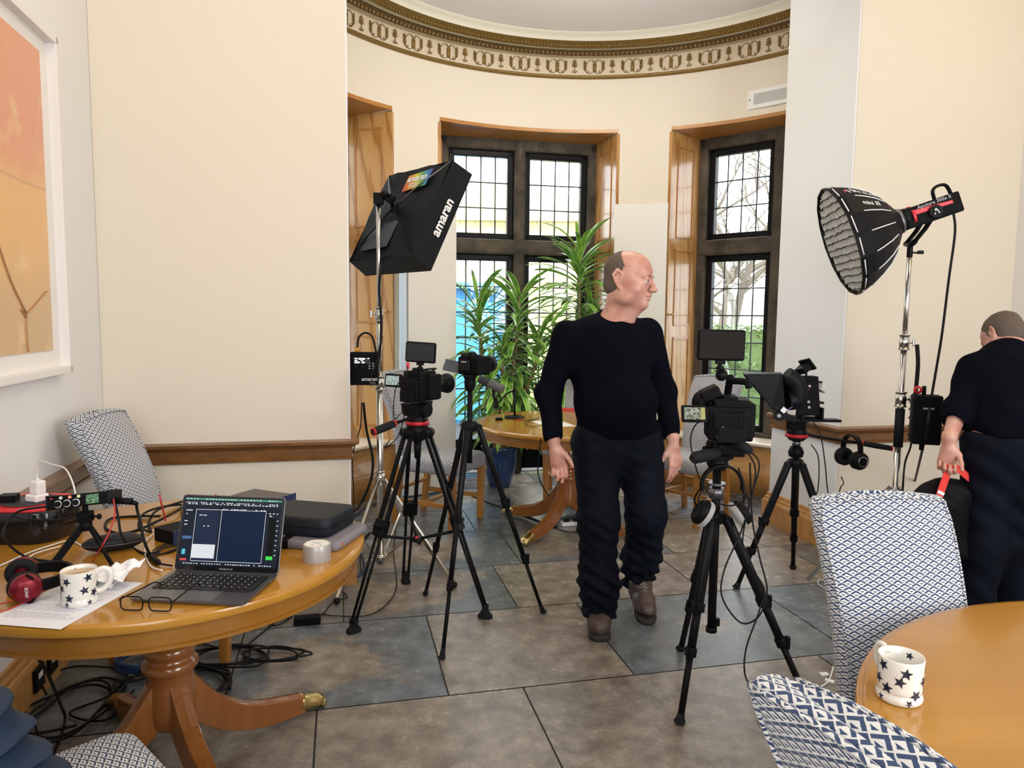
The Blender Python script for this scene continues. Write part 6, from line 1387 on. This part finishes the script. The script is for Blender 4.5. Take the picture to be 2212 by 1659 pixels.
# paper
def flat(name, pts, z, t, m, label=None, cat=None, parent=None):
    b = MB(); b.loft([[Vector((p[0], p[1], z)) for p in pts], [Vector((p[0], p[1], z+t)) for p in pts]], True, smooth=False); o = b.build(name, m, parent)
    return tag(o, label, cat)
pp = empty('printed_sheet', (-1.12, 1.77, TZ+.0005), R(-8), 'sheet of printed paper lying under the star mug on the left table', 'paper')
b = MB(); b.box((0, 0, .0004), (.21, .297, .0006)); b.build('sheet', mat('paper_white', (.82, .82, .86), .7), pp)
b = MB(); random.seed(8)
for k in range(30):
    if k % 6 == 5: continue
    x = -.085
    while x < .075:
        w_ = random.uniform(.006, .022); b.box((x+w_/2, .125-k*.0083, .0009), (w_, .0022, .0002)); x += w_+.003
        if random.random() < .06: break
o = b.build('lines_of_print', mat('print_grey', (.42, .42, .50), .8), pp); o['kind'] = 'stuff'
# tissue
def ts(p): return .006*np.sin(p[:, 0]*90+2*np.sin(p[:, 1]*70)) + .004*np.sin(p[:, 1]*110+p[:, 2]*60)
tis = empty('paper_napkin', Pt(228, 1262)+Vector((0, 0, 0)), 0, 'crumpled white paper napkin behind the star mug', 'napkin')
b = MB(); random.seed(4); G_ = 9
pts = [[Vector(((i/(G_-1)-.5)*.13+.02*(j/(G_-1)), (j/(G_-1)-.5)*.10, .014+.018*abs(math.sin(i*1.1+j*.6))+.03*(i/(G_-1))*(j/(G_-1))+random.uniform(-.004, .004))) for i in range(G_)] for j in range(G_)]
for j in range(G_-1):
    for i in range(G_-1): b._faces([pts[j][i], pts[j][i+1], pts[j+1][i+1], pts[j+1][i]], [(0, 1, 2, 3)])
bmesh.ops.remove_doubles(b.bm, verts=b.bm.verts[:], dist=.0003)
o = b.build('tissue_layer', mat('tissue', (.84, .83, .84), .8), tis); sm_ = o.modifiers.new('s', 'SOLIDIFY'); sm_.thickness = .0012
b = MB(); G_ = 6; pts = [[Vector(((i/(G_-1)-.5)*.10-.01, (j/(G_-1)-.5)*.07-.01, .004+.010*abs(math.cos(i*1.6+j*.8)))) for i in range(G_)] for j in range(G_)]
for j in range(G_-1):
    for i in range(G_-1): b._faces([pts[j][i], pts[j][i+1], pts[j+1][i+1], pts[j+1][i]], [(0, 1, 2, 3)])
o = b.build('tissue_fold', M_['white_plastic'], tis); sm_ = o.modifiers.new('s', 'SOLIDIFY'); sm_.thickness = .0012
# tape roll
tp_ = empty('tape_roll', (-.578, 2.105, TZ), 0, 'roll of silver-grey tape standing flat on the left table', 'tape')
b = MB(); b.lathe([(.034, 0), (.0405, 0), (.0410, .001), (.0410, .050), (.0405, .051), (.036, .051)], seg=56); b.build('tape', mat('grey_tape', (.42, .40, .38), .35, .3), tp_)
b = MB(); b.lathe([(.0355, .0), (.0360, .0508), (.0352, .0512), (.0345, .0505), (.034, .0)], seg=56); b.build('cardboard_core', mat('tape_core', (.70, .62, .50), .8), tp_)
b = MB(); b.lathe([(.001, .0500), (.0352, .0500)], seg=40); dk = b.build('side_label', mat('tape_label', (.80, .78, .74), .6), tp_)
for y0, x0, x1 in ((.012, -.020, .022), (.004, -.016, .012), (-.014, -.014, -.006), (-.012, .010, .018)): b = MB(); b.tube(cr([(x0+(x1-x0)*k/9, y0+.003*math.sin(k*2.4), .0504) for k in range(10)], 3), .0006, 5); b.build('label_scrawl', M_['grey_print'], dk)
# laptop sleeve and hard case
def pillow_box(name, c, yaw, w_, d_, h_, r, m, label, cat, extra=None, z0=TZ, tilt=None):
    root = empty(name, (c[0], c[1], z0), yaw, label, cat)
    if tilt: root.rotation_euler = (tilt[0], tilt[1], yaw)
    b = MB(); b.loft([[Vector((x, y, z)) for x, y in rr(w_*k, d_*k, 6, r)] for z, k in ((0, .95), (h_*.12, .99), (h_*.45, 1.0), (h_*.55, 1.0), (h_*.88, .985), (h_*.97, .96), (h_, .90))], True); b.build('body', m, root)
    return root
M_['felt'] = mat('grey_felt', (.20, .185, .205), .95, bump=.7, bscale=260, var=.25, vscale=90)
sl = pillow_box('laptop_sleeve', (-.672, 2.325), R(-12), .335, .245, .028, .025, M_['felt'], 'grey felt laptop sleeve lying under the black zip case', 'sleeve')
b = MB(); b.box((.165, -.085, .016), (.006, .022, .008)); b.build('leather_tag', mat('tan_tag', (.40, .13, .07), .6), sl)
b = MB(); b.box((-.01, -.02, .031), (.022, .25, .003)); b.box((-.01, -.124, .016), (.022, .003, .030)); b.build('elastic_strap', M_['black_matte'], sl)
hcse = pillow_box('zip_case', (-.672, 2.345), R(-14), .255, .205, .062, .030, mat('case_black', (.010, .013, .018), .55, bump=.3, bscale=300, spec=.25), 'black zip-up hard case lying on the grey laptop sleeve', 'case', z0=TZ+.029)
b = MB(); b.tube([Vector((x, y, .032)) for x, y in rr(.2565, .2065, 6, .031)], .0018, 6, closed=True); b.build('zip', M_['black_metal'], hcse)
b = MB(); b.box((-.128, -.085, .026), (.004, .006, .022)); b.box((.128, -.05, .03), (.003, .05, .014)); b.build('zip_pull', M_['black_metal'], hcse)
# rack device and small boxes behind the laptop
rk = empty('rack_unit', (-.955, 2.70, TZ), R(-24), 'flat grey metal unit with dark blue front at the back of the left table', 'device')
b = MB(); b.box((0, 0, .022), (.20, .15, .044)); b.build('housing', mat('grey_metal_case', (.10, .095, .09), .5, .3), rk, .002)
b = MB(); b.box((.102, 0, .024), (.004, .16, .048)); fr_ = b.build('front_panel', mat('navy_panel', (.015, .03, .09), .4), rk)
for y in (-.07, .07): b = MB(); b.cyl((.104, y, .024), (.1055, y, .024), .004, seg=12); b.build('screw', M_['steel'], fr_)
sb2 = empty('audio_box', (-1.075, 2.30, TZ), R(-30), 'small black connector box with blue end left of the laptop lid', 'device')
b = MB(); b.box((0, 0, .022), (.10, .12, .044)); b.build('housing', M_['black_matte'], sb2, .002)
b = MB(); b.box((.052, 0, .023), (.004, .125, .048)); b.build('front_panel', M_['navy_panel'] if 'navy_panel' in M_ else mat('navy_panel_b', (.015, .03, .09), .4), sb2)
mo = empty('mouse', Pt(622, 1092), R(20), 'black computer mouse behind the black zip case', 'mouse')
b = MB(); b.ball((0, 0, .0), (.032, .055, .030), 20, 12); 
for v_ in b.bm.verts:
    if v_.co.z < 0: v_.co.z = 0
b.build('shell', M_['black'], mo)
# glasses case
gc = empty('glasses_case', (-1.225, 2.175, TZ), R(28), 'black clamshell glasses case on the left table behind the mini tripod', 'case')
b = MB(); b.ball((0, 0, .026), (.086, .036, .027), 28, 14); b.build('shell', mat('case_leather', (.009, .010, .014), .45, spec=.3, bump=.2, bscale=200), gc)
b = MB(); b.tube([Vector((.0862*math.cos(a), .0362*math.sin(a), .025)) for a in [k*math.pi/16 for k in range(32)]], .0012, 5, closed=True); b.build('seam', M_['steel_dark'], gc)
# reading glasses
gl_ = empty('reading_glasses', (-.893, 1.715, TZ), R(-3), 'pair of thin dark-rimmed glasses lying in front of the laptop', 'glasses')
for s in (-1, 1):
    b = MB(); b.tube(cr([Vector((s*.036+x, 0, .020+z)) for x, z in rr(.056, .034, 2, .011)], 2, True), .0016, 6, closed=True); b.build('rim', M_['black'], gl_)
    b = MB(); b.loft([[Vector((s*.036+x, yy, .020+z)) for x, z in rr(.055, .033, 3, .011)] for yy in (-.0006, .0006)], True, smooth=False); b.build('lens', M_['glass'], gl_)
    b = MB(); b.tube(cr([(s*.066, .0, .027), (s*.068, .012, .027), (s*.060+.010, .075, .030), (s*.056+.014, .115, .030), (s*.052+.016, .138, .016)], 5), .0018, 6); b.build('temple', M_['black'], gl_)
b = MB(); b.tube(cr([(-.009, 0, .023), (0, -.001, .027), (.009, 0, .023)], 3), .0014, 6); b.build('bridge', M_['black'], gl_)
# red headphones
hr_ = headphones('headphones', frameM(Pt(52, 1282)+Vector((.086, .066, .040)), (.6, -.8, 0), (.8, .6, .02)), 'dark red headphones lying on the left table beside the star mug', .078, .036, M_['black'], -10, M_['rubber'], mat('dark_red_metal', (.20, .006, .018), .35, .5), None, .03)
text('cup_lettering', 'SONY', .010, frameM((.072*.86+.052, -.108, .0), (0, 0, -1), (0, 1, 0)), M_['white_print'], hr_, .0003)
# field recorder on a mini tripod
fr = empty('mini_tripod', (-1.245, 2.07, TZ), 0, 'small black table tripod holding the field recorder', 'tripod')
for f, wv in (((.105, -.05, 0), .009), ((-.075, -.05, 0), .016), ((.0, .10, 0), .012)): b = MB(); sqbar(b, (f[0]*.12, f[1]*.12, .125), f, wv*1.3, wv, (0, 0, 1)); b.build('leg', M_['black'], fr, .003)
b = MB(); b.cyl((0, 0, .11), (0, 0, .14), .017, seg=16); b.box((0, 0, .158), (.034, .034, .036)); b.cyl((0, 0, .17), (0, 0, .196), .008, seg=12); b.build('ball_socket', M_['black'], fr, .003)
b = MB(); b.cyl((.017, 0, .158), (.034, 0, .158), .004, seg=8); b.ball((.040, 0, .158), (.006, .010, .010), 10, 8); b.build('knob', M_['black'], fr)
fr.scale = (1, 1, .86)
rc = empty('field_recorder', (-1.242, 2.065, TZ+.168), R(8), 'slim black field recorder with three dials and small green screen', 'recorder'); rc.rotation_euler = (R(-12), R(-5), R(8))
b = MB(); b.box((0, 0, .019), (.165, .09, .036)); bx_ = b.build('housing', M_['black_matte'], rc, .004)
for s in (-1, 1): b = MB(); b.box((s*.083, 0, .019), (.005, .094, .042)); b.build('end_plate', M_['black_metal'], rc, .002)
for k in range(3):
    x = -.052+k*.024; b = MB(); b.lathe([(.0088, 0), (.0105, 0), (.0105, .002), (.0088, .002)], (x, -.046, .013), (0, -1, 0), 20); b.build('dial_ring', M_['white_print'], bx_)
    b = MB(); b.cyl((x, -.045, .013), (x, -.056, .013), .0085, .0075, 18); b.box((x+.002, -.0565, .016), (.001, .001, .006)); b.build('dial', M_['black_metal'], bx_)
    b = MB(); b.cyl((x+.008, -.045, .030), (x+.008, -.0475, .030), .0046, seg=14); b.build('button', [mat('btn_grey', (.6, .6, .6), .4), mat('btn_orange', (.85, .35, .2), .4), mat('btn_lime', (.7, .75, .35), .4)][k], bx_)
b = MB(); b.box((-.070, -.0458, .030), (.005, .001, .002)); b.build('record_led', mat('red_led', (.5, .02, .02), .4, emit=(1, .05, .05), estr=2), bx_)
b = MB(); b.box((.040, -.0460, .019), (.034, .0015, .026)); b.build('display', M_['scr_meter'], bx_)
# cable reel
cre = empty('cable_reel', (-1.585, 2.33, TZ), 0, 'black cable reel with red top at the left end of the table', 'reel'); cre.scale = (.92, .92, .76)
b = MB(); b.loft([[Vector((x, y, z)) for x, y in rr(.30*k, .26*k, 8, .09)] for z, k in ((0, .97), (.01, 1.0), (.125, 1.0), (.135, .98))], True); b.build('drum', M_['black_gloss'], cre, .003)
b = MB(); b.loft([[Vector((x, y, z)) for x, y in rr(.29*k, .25*k, 8, .09)] for z, k in ((.134, 1.0), (.142, .99), (.146, .94))], True); tp2 = b.build('red_cover', M_['red_plastic'], cre)
b = MB(); b.lathe([(.001, .146), (.085, .146), (.088, .149), (.085, .153), (.001, .153)], seg=40)
for k in range(16): a = k*math.pi/8; b.box((.070*math.cos(a), .070*math.sin(a), .155), (.014, .006, .004), Matrix.Rotation(a, 3, 'Z'))
b.build('socket_plate', mat('socket_grey', (.04, .04, .045), .5), cre)
wa = empty('usb_charger', (-1.545, 2.31, TZ+.117), R(-20), 'white plug-in charger standing on the cable reel', 'charger')
b = MB(); b.box((0, 0, .012), (.052, .048, .024)); b.box((0, .004, .045), (.040, .032, .044)); b.build('housing', mat('white_gloss', (.85, .83, .82), .2), wa, .006, 3)
b = MB(); b.box((0, .004, .070), (.008, .006, .008)); b.build('plug', M_['white_plastic'], wa)
pl_ = empty('mains_plug', (-1.63, 2.30, TZ+.117), R(15), 'black mains plug pushed into the cable reel left of the charger', 'plug')
b = MB(); b.box((0, 0, .012), (.05, .048, .022)); b.tube(cr([(-.02, -.01, .018), (-.045, -.02, .03), (-.06, -.02, .028)], 4), .008, 8); b.build('body', M_['black'], pl_, .006)
GW = 'white cables on the left table'; GB = 'black cables on the left table'
Z1 = TZ+.005
def tcab(name, pts, r, m, label, cat='cable', n=8): return tubeobj(name, pts, r, m, None, 8, n, label, cat)
wt = Vector((-1.545, 2.314, TZ+.188))
tcab('charging_cable', [wt, wt+Vector((.003, 0, .03)), wt+Vector((.03, -.02, .062)), D(112, 1003, 2.24), D(140, 1012, 2.2), D(156, 1040, 2.15), D(164, 1072, 2.12)], .0024, M_['cable_white'], 'white cable arching from the charger to the field recorder')
tcab('charging_cable', [Pt(0, 1222, Z1), Pt(60, 1195, Z1), Pt(110, 1178, Z1), Pt(150, 1168, Z1), Pt(175, 1178, Z1)], .0024, M_['cable_white'], 'white cable lying across the table left of the mini tripod')
tcab('charging_cable', [Pt(22, 1240, Z1), Pt(50, 1218, Z1), Pt(75, 1196, Z1+.004), Pt(130, 1180, Z1)], .0022, M_['cable_white'], 'short white cable crossing the longer one behind the red headphones')
tcab('charging_cable', [Pt(350, 1232, TZ+.009), Pt(325, 1222, Z1), Pt(313, 1190, Z1), Pt(318, 1165, Z1), Pt(342, 1145, Z1), Pt(300, 1152, Z1), Pt(280, 1156, Z1)], .0024, M_['cable_white'], 'white cable curving from the left side of the laptop')
xl0 = Vector((-1.160, 2.08, TZ+.182))
b = MB(); b.cyl(xl0-Vector((.005, 0, 0)), xl0+Vector((.045, .004, -.004)), .010, seg=14); b.cyl(xl0+Vector((.04, .004, -.004)), xl0+Vector((.06, .006, -.012)), .008, .006, 12); tag(b.build('xlr_plug', M_['black']), 'black round microphone plug in the right end of the field recorder', 'plug')
tcab('microphone_cable', [xl0+Vector((.058, .006, -.01)), D(296, 1100, 2.12), D(304, 1130, 2.08), D(312, 1170, 2.04), Pt(330, 1200, Z1), Pt(372, 1190, Z1), Pt(390, 1180, Z1)], .0042, M_['cable'], 'thick black microphone cable dropping from the field recorder plug')
tcab('microphone_cable', [D(248, 1085, 2.1), D(255, 1115, 2.08), D(262, 1155, 2.05), Pt(280, 1178, Z1), Pt(310, 1195, Z1), Pt(345, 1192, Z1)], .0036, M_['cable'], 'black cable hanging from the right end of the field recorder')
tcab('microphone_cable', [Pt(345, 1115, Z1+.02), Pt(300, 1115, Z1), Pt(240, 1120, Z1), Pt(228, 1140, Z1), Pt(260, 1152, Z1), Pt(310, 1140, Z1), Pt(380, 1105, Z1+.01), Pt(392, 1095, Z1)], .0042, M_['cable'], 'black cable in a wide loop between glasses case and laptop')
tcab('microphone_cable', [Pt(392, 1090, Z1), Pt(350, 1095, Z1+.01), Pt(310, 1110, Z1+.008), Pt(300, 1138, Z1+.006), Pt(325, 1148, Z1), Pt(322, 1128, Z1), Pt(340, 1102, Z1+.014), Pt(395, 1083, Z1+.01)], .0042, M_['cable'], 'black cable in a small loop left of the laptop lid')
tcab('microphone_cable', [D(120, 1095, 2.1), D(95, 1095, 2.1), D(40, 1105, 2.15), D(12, 1135, 2.1), D(10, 1165, 2.05), Pt(50, 1200, Z1), Pt(100, 1212, Z1), Pt(135, 1212, Z1)], .0036, M_['cable'], 'black cable looping from the left end of the field recorder')
tcab('microphone_cable', [D(165, 1112, 2.05), D(130, 1122, 2.06), D(60, 1122, 2.1), D(28, 1112, 2.15)], .0034, M_['cable'], 'black cable running under the field recorder to the reel')
b = MB(); c_ = [Pt(318, 1196, Z1+.006), Pt(345, 1218, Z1+.006)]; b.tube([c_[0], L3(c_[0], c_[1], .15), L3(c_[0], c_[1], .85), c_[1]], [.004, .009, .009, .004], 12); tag(b.build('ferrite_plug', M_['black']), 'fat black cable plug lying left of the laptop keyboard', 'plug')
tcab('microphone_cable', [Pt(345, 1218, Z1+.004), Pt(372, 1222, Z1)], .003, M_['cable'], 'short black lead between the fat plug and the laptop')
for k in range(3): tcab('data_cable', [Pt(330+6*k, 1190+3*k, Z1), Pt(350, 1178+4*k, Z1+.006), Pt(378, 1170+5*k, Z1), Pt(392, 1172+5*k, Z1)], .0022, M_['cable'], ('thin black lead at the laptop hinge, rearmost of three', 'thin black lead at the laptop hinge, middle of three', 'thin black lead at the laptop hinge, front one of three')[k])
tcab('headphone_cable', [D(245, 1078, 2.04), D(248, 1110, 2.0), D(236, 1150, 1.98), D(220, 1180, 1.97), Pt(200, 1212, Z1)], .0020, M_['cable_red'], 'thin red cable hanging from the field recorder')
tcab('headphone_cable', [Pt(120, 1262, Z1+.002), Pt(80, 1285, Z1+.002), Pt(30, 1312, Z1+.002), Pt(0, 1322, Z1+.002)], .0016, M_['cable_red'], 'thin red cable lying in front of the red headphones')
tcab('headphone_cable', [D(60, 1268, 1.78), D(30, 1295, 1.74), Pt(0, 1305, Z1+.002)], .0015, M_['cable_red'], 'thin red cable rising to the near ear cup of the red headphones')
for x0, x1, lab in ((345, 358, 'left one of the red cable ends behind the laptop'), (408, 392, 'middle one of the red cable ends behind the laptop'), (466, 455, 'right one of the red cable ends behind the laptop')):
    tcab('red_lead', [Pt(x1, 1125 if x0 < 400 else 1108, Z1), D(x0+3, 1085, 2.42), D(x0, 1068, 2.44)], .0030, M_['cable_red'], 'red lead sticking up, ' + lab)

# ================================================================== on and under the tables, on the floor
# bay table: microphone on a small boom stand
ms_ = empty('microphone_stand', Pt(1112, 902), 0, 'black desktop microphone stand with round base on the bay table', 'microphone stand')
mo_ = ms_.location.copy(); r_ = lambda x, y, Y: D(x, y, Y)-mo_
b = MB(); b.lathe([(.001, 0), (.075, 0), (.075, .008), (.07, .011), (.001, .012)], seg=36); b.build('base', M_['black_metal'], ms_)
b = MB(); b.cyl((.0, 0, .01), r_(1111, 843, mo_.y), .007, seg=12); b.ball(r_(1111, 843, mo_.y), .013, 12, 8); b.build('pole', M_['black_metal'], ms_)
b = MB(); b.tube([r_(1111, 843, mo_.y), r_(1095, 850, mo_.y-.02), r_(1073, 873, mo_.y-.05)], .006, 8); b.tube([r_(1073, 880, mo_.y-.05), r_(1068, 860, mo_.y-.05), r_(1064, 840, mo_.y-.06)], .010, 10); b.box(r_(1072, 875, mo_.y-.05), (.03, .03, .05)); b.build('boom_arm', M_['black_metal'], ms_)
mc = empty('microphone', D(1064, 832, mo_.y-.06), 0, 'dark grey studio microphone tilted over the bay table', 'microphone'); mo2 = mc.location.copy(); r2 = lambda x, y, Y: D(x, y, Y)-mo2
b = MB(); a_, c_ = r2(1035, 818, mo_.y-.03), r2(1087, 842, mo_.y-.09); m_ = L3(a_, c_, .42); b.tube([a_, L3(a_, m_, .06), L3(a_, m_, .9), m_], [.022, .028, .030, .030], 20); b.build('windshield', mat('mic_foam', (.03, .031, .034), .9, bump=.8, bscale=300), mc)
b = MB(); b.tube([m_, L3(m_, c_, .04), L3(m_, c_, .95), c_], [.030, .033, .033, .028], 20); b.build('body', mat('mic_grey', (.085, .085, .085), .5), mc)
tcab('thin_cable', [Pt(1060, 898, Z1), Pt(1075, 888, Z1), Pt(1100, 892, Z1), Pt(1125, 901, Z1), Pt(1115, 908, Z1)], .0025, M_['cable_red'], 'thin red cable on the bay table around the microphone stand')
b = MB(); b.box(Pt(1078, 905, TZ+.010), (.05, .03, .018)); tag(b.build('cable_adaptor', M_['black'], None, .004), 'small black adaptor in front of the microphone stand on the bay table', 'adaptor')
tcab('thin_cable', [Pt(1080, 904, Z1), Pt(1105, 905, Z1), Pt(1140, 908, Z1), Pt(1170, 900, Z1), Pt(1180, 912, Z1), Pt(1150, 922, Z1), Pt(1135, 912, Z1), Pt(1165, 905, Z1)], .002, M_['cable'], 'thin black cable in loose curls on the bay table')
bp_ = empty('paper_sheet', Pt(1195, 915, TZ+.001), R(20), 'white sheet of paper on the bay table behind the thin cables', 'paper'); b = MB(); b.box((0, 0, 0), (.21, .297, .001)); b.build('sheet', M_['white_plastic'], bp_)
tcab('thin_cable', [Pt(1168, 948, .74), D(1164, 985, 4.4), D(1162, 1020, 4.45), D(1172, 1050, 4.5), P(1195, 1085, .006)], .004, M_['cable'], 'black cable hanging from the front edge of the bay table')
b = MB(); b.box(Pt(1222, 884, TZ+.006), (.14, .09, .010)); tag(b.build('red_notebook', M_['red_plastic'], None, .002), 'small red notebook on the bay table beside the standing man', 'notebook')
# floor cables
def fl_(x, y, z=.006): return P(x, y, z)
def fcab(pts, r, m, label): return tubeobj('floor_cable', [fl_(*p) for p in pts], r, m, None, 8, 8, label, 'cable')
pb2 = empty('power_brick', fl_(664, 1346, 0), R(12), 'black power brick lying on the flagstones beside the left table', 'power supply')
b = MB(); b.box((0, 0, .018), (.125, .055, .034)); b.build('housing', M_['black_matte'], pb2, .005)
fcab([(695, 1325), (720, 1330), (790, 1330), (830, 1310), (855, 1275), (855, 1235), (850, 1190), (856, 1130)], .0028, M_['cable'], 'thin black cable running from the power brick behind the twin-tube tripod')
fcab([(695, 1330), (720, 1300), (750, 1290), (735, 1275), (715, 1265)], .0028, M_['cable'], 'thin black cable wriggling behind the power brick')
fcab([(632, 1332), (600, 1340), (560, 1372), (520, 1400), (470, 1398), (420, 1385)], .0035, M_['cable'], 'black cable running from the power brick under the left table')
fcab([(650, 1300), (630, 1330), (600, 1350), (575, 1345), (560, 1330), (590, 1335), (560, 1350), (500, 1350), (440, 1372)], .0035, M_['cable'], 'black cable in a small coil left of the power brick')
fcab([(775, 1180), (786, 1215), (780, 1240), (740, 1256), (700, 1260)], .006, M_['cable_blue'], 'blue cable curving round the foot of the chrome light stand')
fcab([(1000, 1060), (1040, 1080), (1095, 1100), (1150, 1120), (1200, 1140)], .006, M_['cable'], 'black cable crossing the bay floor in front of the blue pot')
fcab([(745, 1132), (800, 1092), (870, 1075), (960, 1062)], .006, M_['cable_blue'], 'dark blue cable along the panelled base of the bay')
random.seed(17)
pv_ = empty('plug_board', fl_(1235, 1135, 0), R(15), 'small white plug board with black leads on the floor under the bay table', 'plug board')
b = MB(); b.box((0, 0, .016), (.16, .05, .03)); b.build('housing', M_['white_plastic'], pv_, .006)
for k in range(2): b = MB(); b.box((-.04+.07*k, 0, .042), (.035, .035, .024)); b.build('plug', M_['black'], pv_, .005)
for k, lb in enumerate(('outer', 'inner')): fcab([(1205, 1142-6*k), (1195+5*k, 1128), (1225, 1115+4*k), (1262, 1122), (1268-6*k, 1138), (1235, 1150), (1205, 1142)], .0035, M_['cable'], 'black lead coiled round the plug board under the bay table, %s loop' % lb)
# tangle of cables under the left table
b = MB()
def coil(cx, cy, n, rx_, ry_, r, m, name, label, jit=.03, zz=.01):
    pts = []
    for k in range(n*8): a = k*math.pi/4; j = 1+random.uniform(-jit, jit)*4; pts.append((cx+rx_*math.cos(a)*j+random.uniform(-1, 1)*jit*.3, cy+ry_*math.sin(a)*j, zz+.004*(k % 8)/4+.010*(k//8)*.6))
    return tubeobj(name, pts, r, m, None, 8, 5, label, 'cable')
coil(-1.52, 2.93, 6, .13, .10, .0055, mat('cable_bright_blue', (.018, .05, .16), .45), 'blue_cable_coil', 'coil of blue cable on the floor under the back of the left table', .02)
coil(-1.32, 2.72, 4, .20, .15, .005, M_['cable'], 'black_cable_coil', 'large loose coil of black cable under the left table', .05)
coil(-1.62, 2.55, 3, .13, .20, .005, M_['cable'], 'black_cable_coil', 'loose coil of black cable under the left table beside the wall sockets', .06)
coil(-1.20, 2.98, 3, .16, .10, .0045, M_['cable'], 'black_cable_coil', 'small coil of black cable on the floor behind the table pedestal', .05)
coil(-1.02, 3.00, 3, .13, .07, .004, M_['cable'], 'black_cable_coil', 'thin black coil on the floor right of the table pedestal', .06)
tubeobj('floor_cable', [P(70, 1405, .62), P(100, 1450, .40), P(130, 1520, .1), P(140, 1560, .01), P(110, 1640, .01), P(95, 1659, .01)], .005, M_['cable'], None, label='black cable hanging from the left table down to the floor at the wall', cat='cable')
tubeobj('floor_cable', [P(100, 1500, .05), P(95, 1470, .02), P(160, 1440, .01), P(270, 1450, .01), P(240, 1500, .01), P(150, 1540, .01), P(230, 1555, .01), P(290, 1490, .01)], .0045, M_['cable'], None, label='black cable snaking under the left table in front of the wall sockets', cat='cable')
for k, (v_, lb) in enumerate(((-.915, 'nearer'), (-.783, 'farther'))):
    so_ = empty('wall_socket', W(ULF+.034, v_, .095), TH, 'black socket with white label on the left skirting, the %s of two' % lb, 'socket')
    b = MB(); b.box((.006, 0, 0), (.012, .088, .088)); pl2 = b.build('plate', M_['black'], so_, .004)
    b = MB(); b.box((.0130, 0, .012), (.001, .040, .022)); b.build('paper_label', M_['white_print'], pl2)
b = MB(); pg = empty('mains_plug', W(ULF+.034+.03, -.62, .10), TH, 'black mains plug in the left skirting beside the two labelled sockets', 'plug'); b.box((0, 0, 0), (.05, .05, .05)); b.box((-.025, 0, 0), (.012, .088, .088)); b.build('body', M_['black'], pg, .008)
# right side: tags and cables on the floor between the chairs
for (x, y, a, lb) in ((1780, 1458, 10, 'upper'), (1792, 1473, -30, 'lower')):
    q = fl_(x, y, 0.0); b = MB(); b.box((q.x, q.y, .004), (.035, .020, .006), Matrix.Rotation(R(a), 3, 'Z')); tag(b.build('cable_tag', M_['white_plastic']), 'small white cable tag on the floor beside the tall right-hand chair, %s one' % lb, 'tag')
fcab([(1800, 1440), (1790, 1470), (1770, 1485), (1760, 1488)], .003, M_['cable_white'], 'thin white cable on the floor beside the tall right-hand chair')
fcab([(1802, 1262), (1772, 1252), (1768, 1262), (1785, 1272), (1800, 1275)], .003, M_['cable_white'], 'white cable loop on the floor behind the tall right-hand chair')
rg = empty('red_case', P(2205, 1262, 0), 0, 'red and black equipment case on the floor at the right edge', 'case')
b = MB(); b.box((.05, 0, .05), (.20, .14, .10)); b.build('body', M_['black_matte'], rg, .015); b = MB(); b.tube(cr([(-.04, -.03, .10), (-.02, -.04, .13), (.06, -.04, .13), (.08, -.03, .10)], 4), .010, 8); b.build('handle', M_['red_plastic'], rg)

# quilted jacket over the bottom-left chair
jk = empty('quilted_jacket', (-1.15, 1.09, .03), 0, 'navy quilted jacket hung over the chair at the bottom left', 'jacket')
def quilt(p): ph = p[:, 2]/.036*math.pi; return -.015*(1-np.abs(np.sin(ph*.80+1.5*p[:, 0]+.5*np.sin(p[:, 1]*9))))**2.2+.003*np.sin(p[:, 0]*70+p[:, 1]*50) + .003*np.sin(p[:, 0]*40+p[:, 2]*25)
M_['puffer'] = mat('navy_nylon', (.014, .028, .058), .6, bump=.35, bscale=40, spec=.2)
jp = [('c', (-.13, .17, .98), (.12, -.16, .98), .07, .07, .06), ('c', (-.13, .17, .92), (-.17, .14, .52), .09, .09, .07), ('c', (0, .0, .92), (-.02, -.02, .5), .10, .11, .08), ('c', (.12, -.16, .95), (.14, -.18, .5), .09, .10, .08),
      ('c', (.14, -.13, .93), (.30, -.06, .78), .085, .085, .07), ('c', (.30, -.06, .78), (.385, -.015, .60), .085, .095, .06), ('c', (.385, -.015, .60), (.40, -.02, .48), .095, .085, .06), ('c', (.14, -.10, .8), (.33, -.05, .52), .10, .10, .08)]
sdf_mesh('jacket_body', jp, .0045, M_['puffer'], jk, quilt, 1)
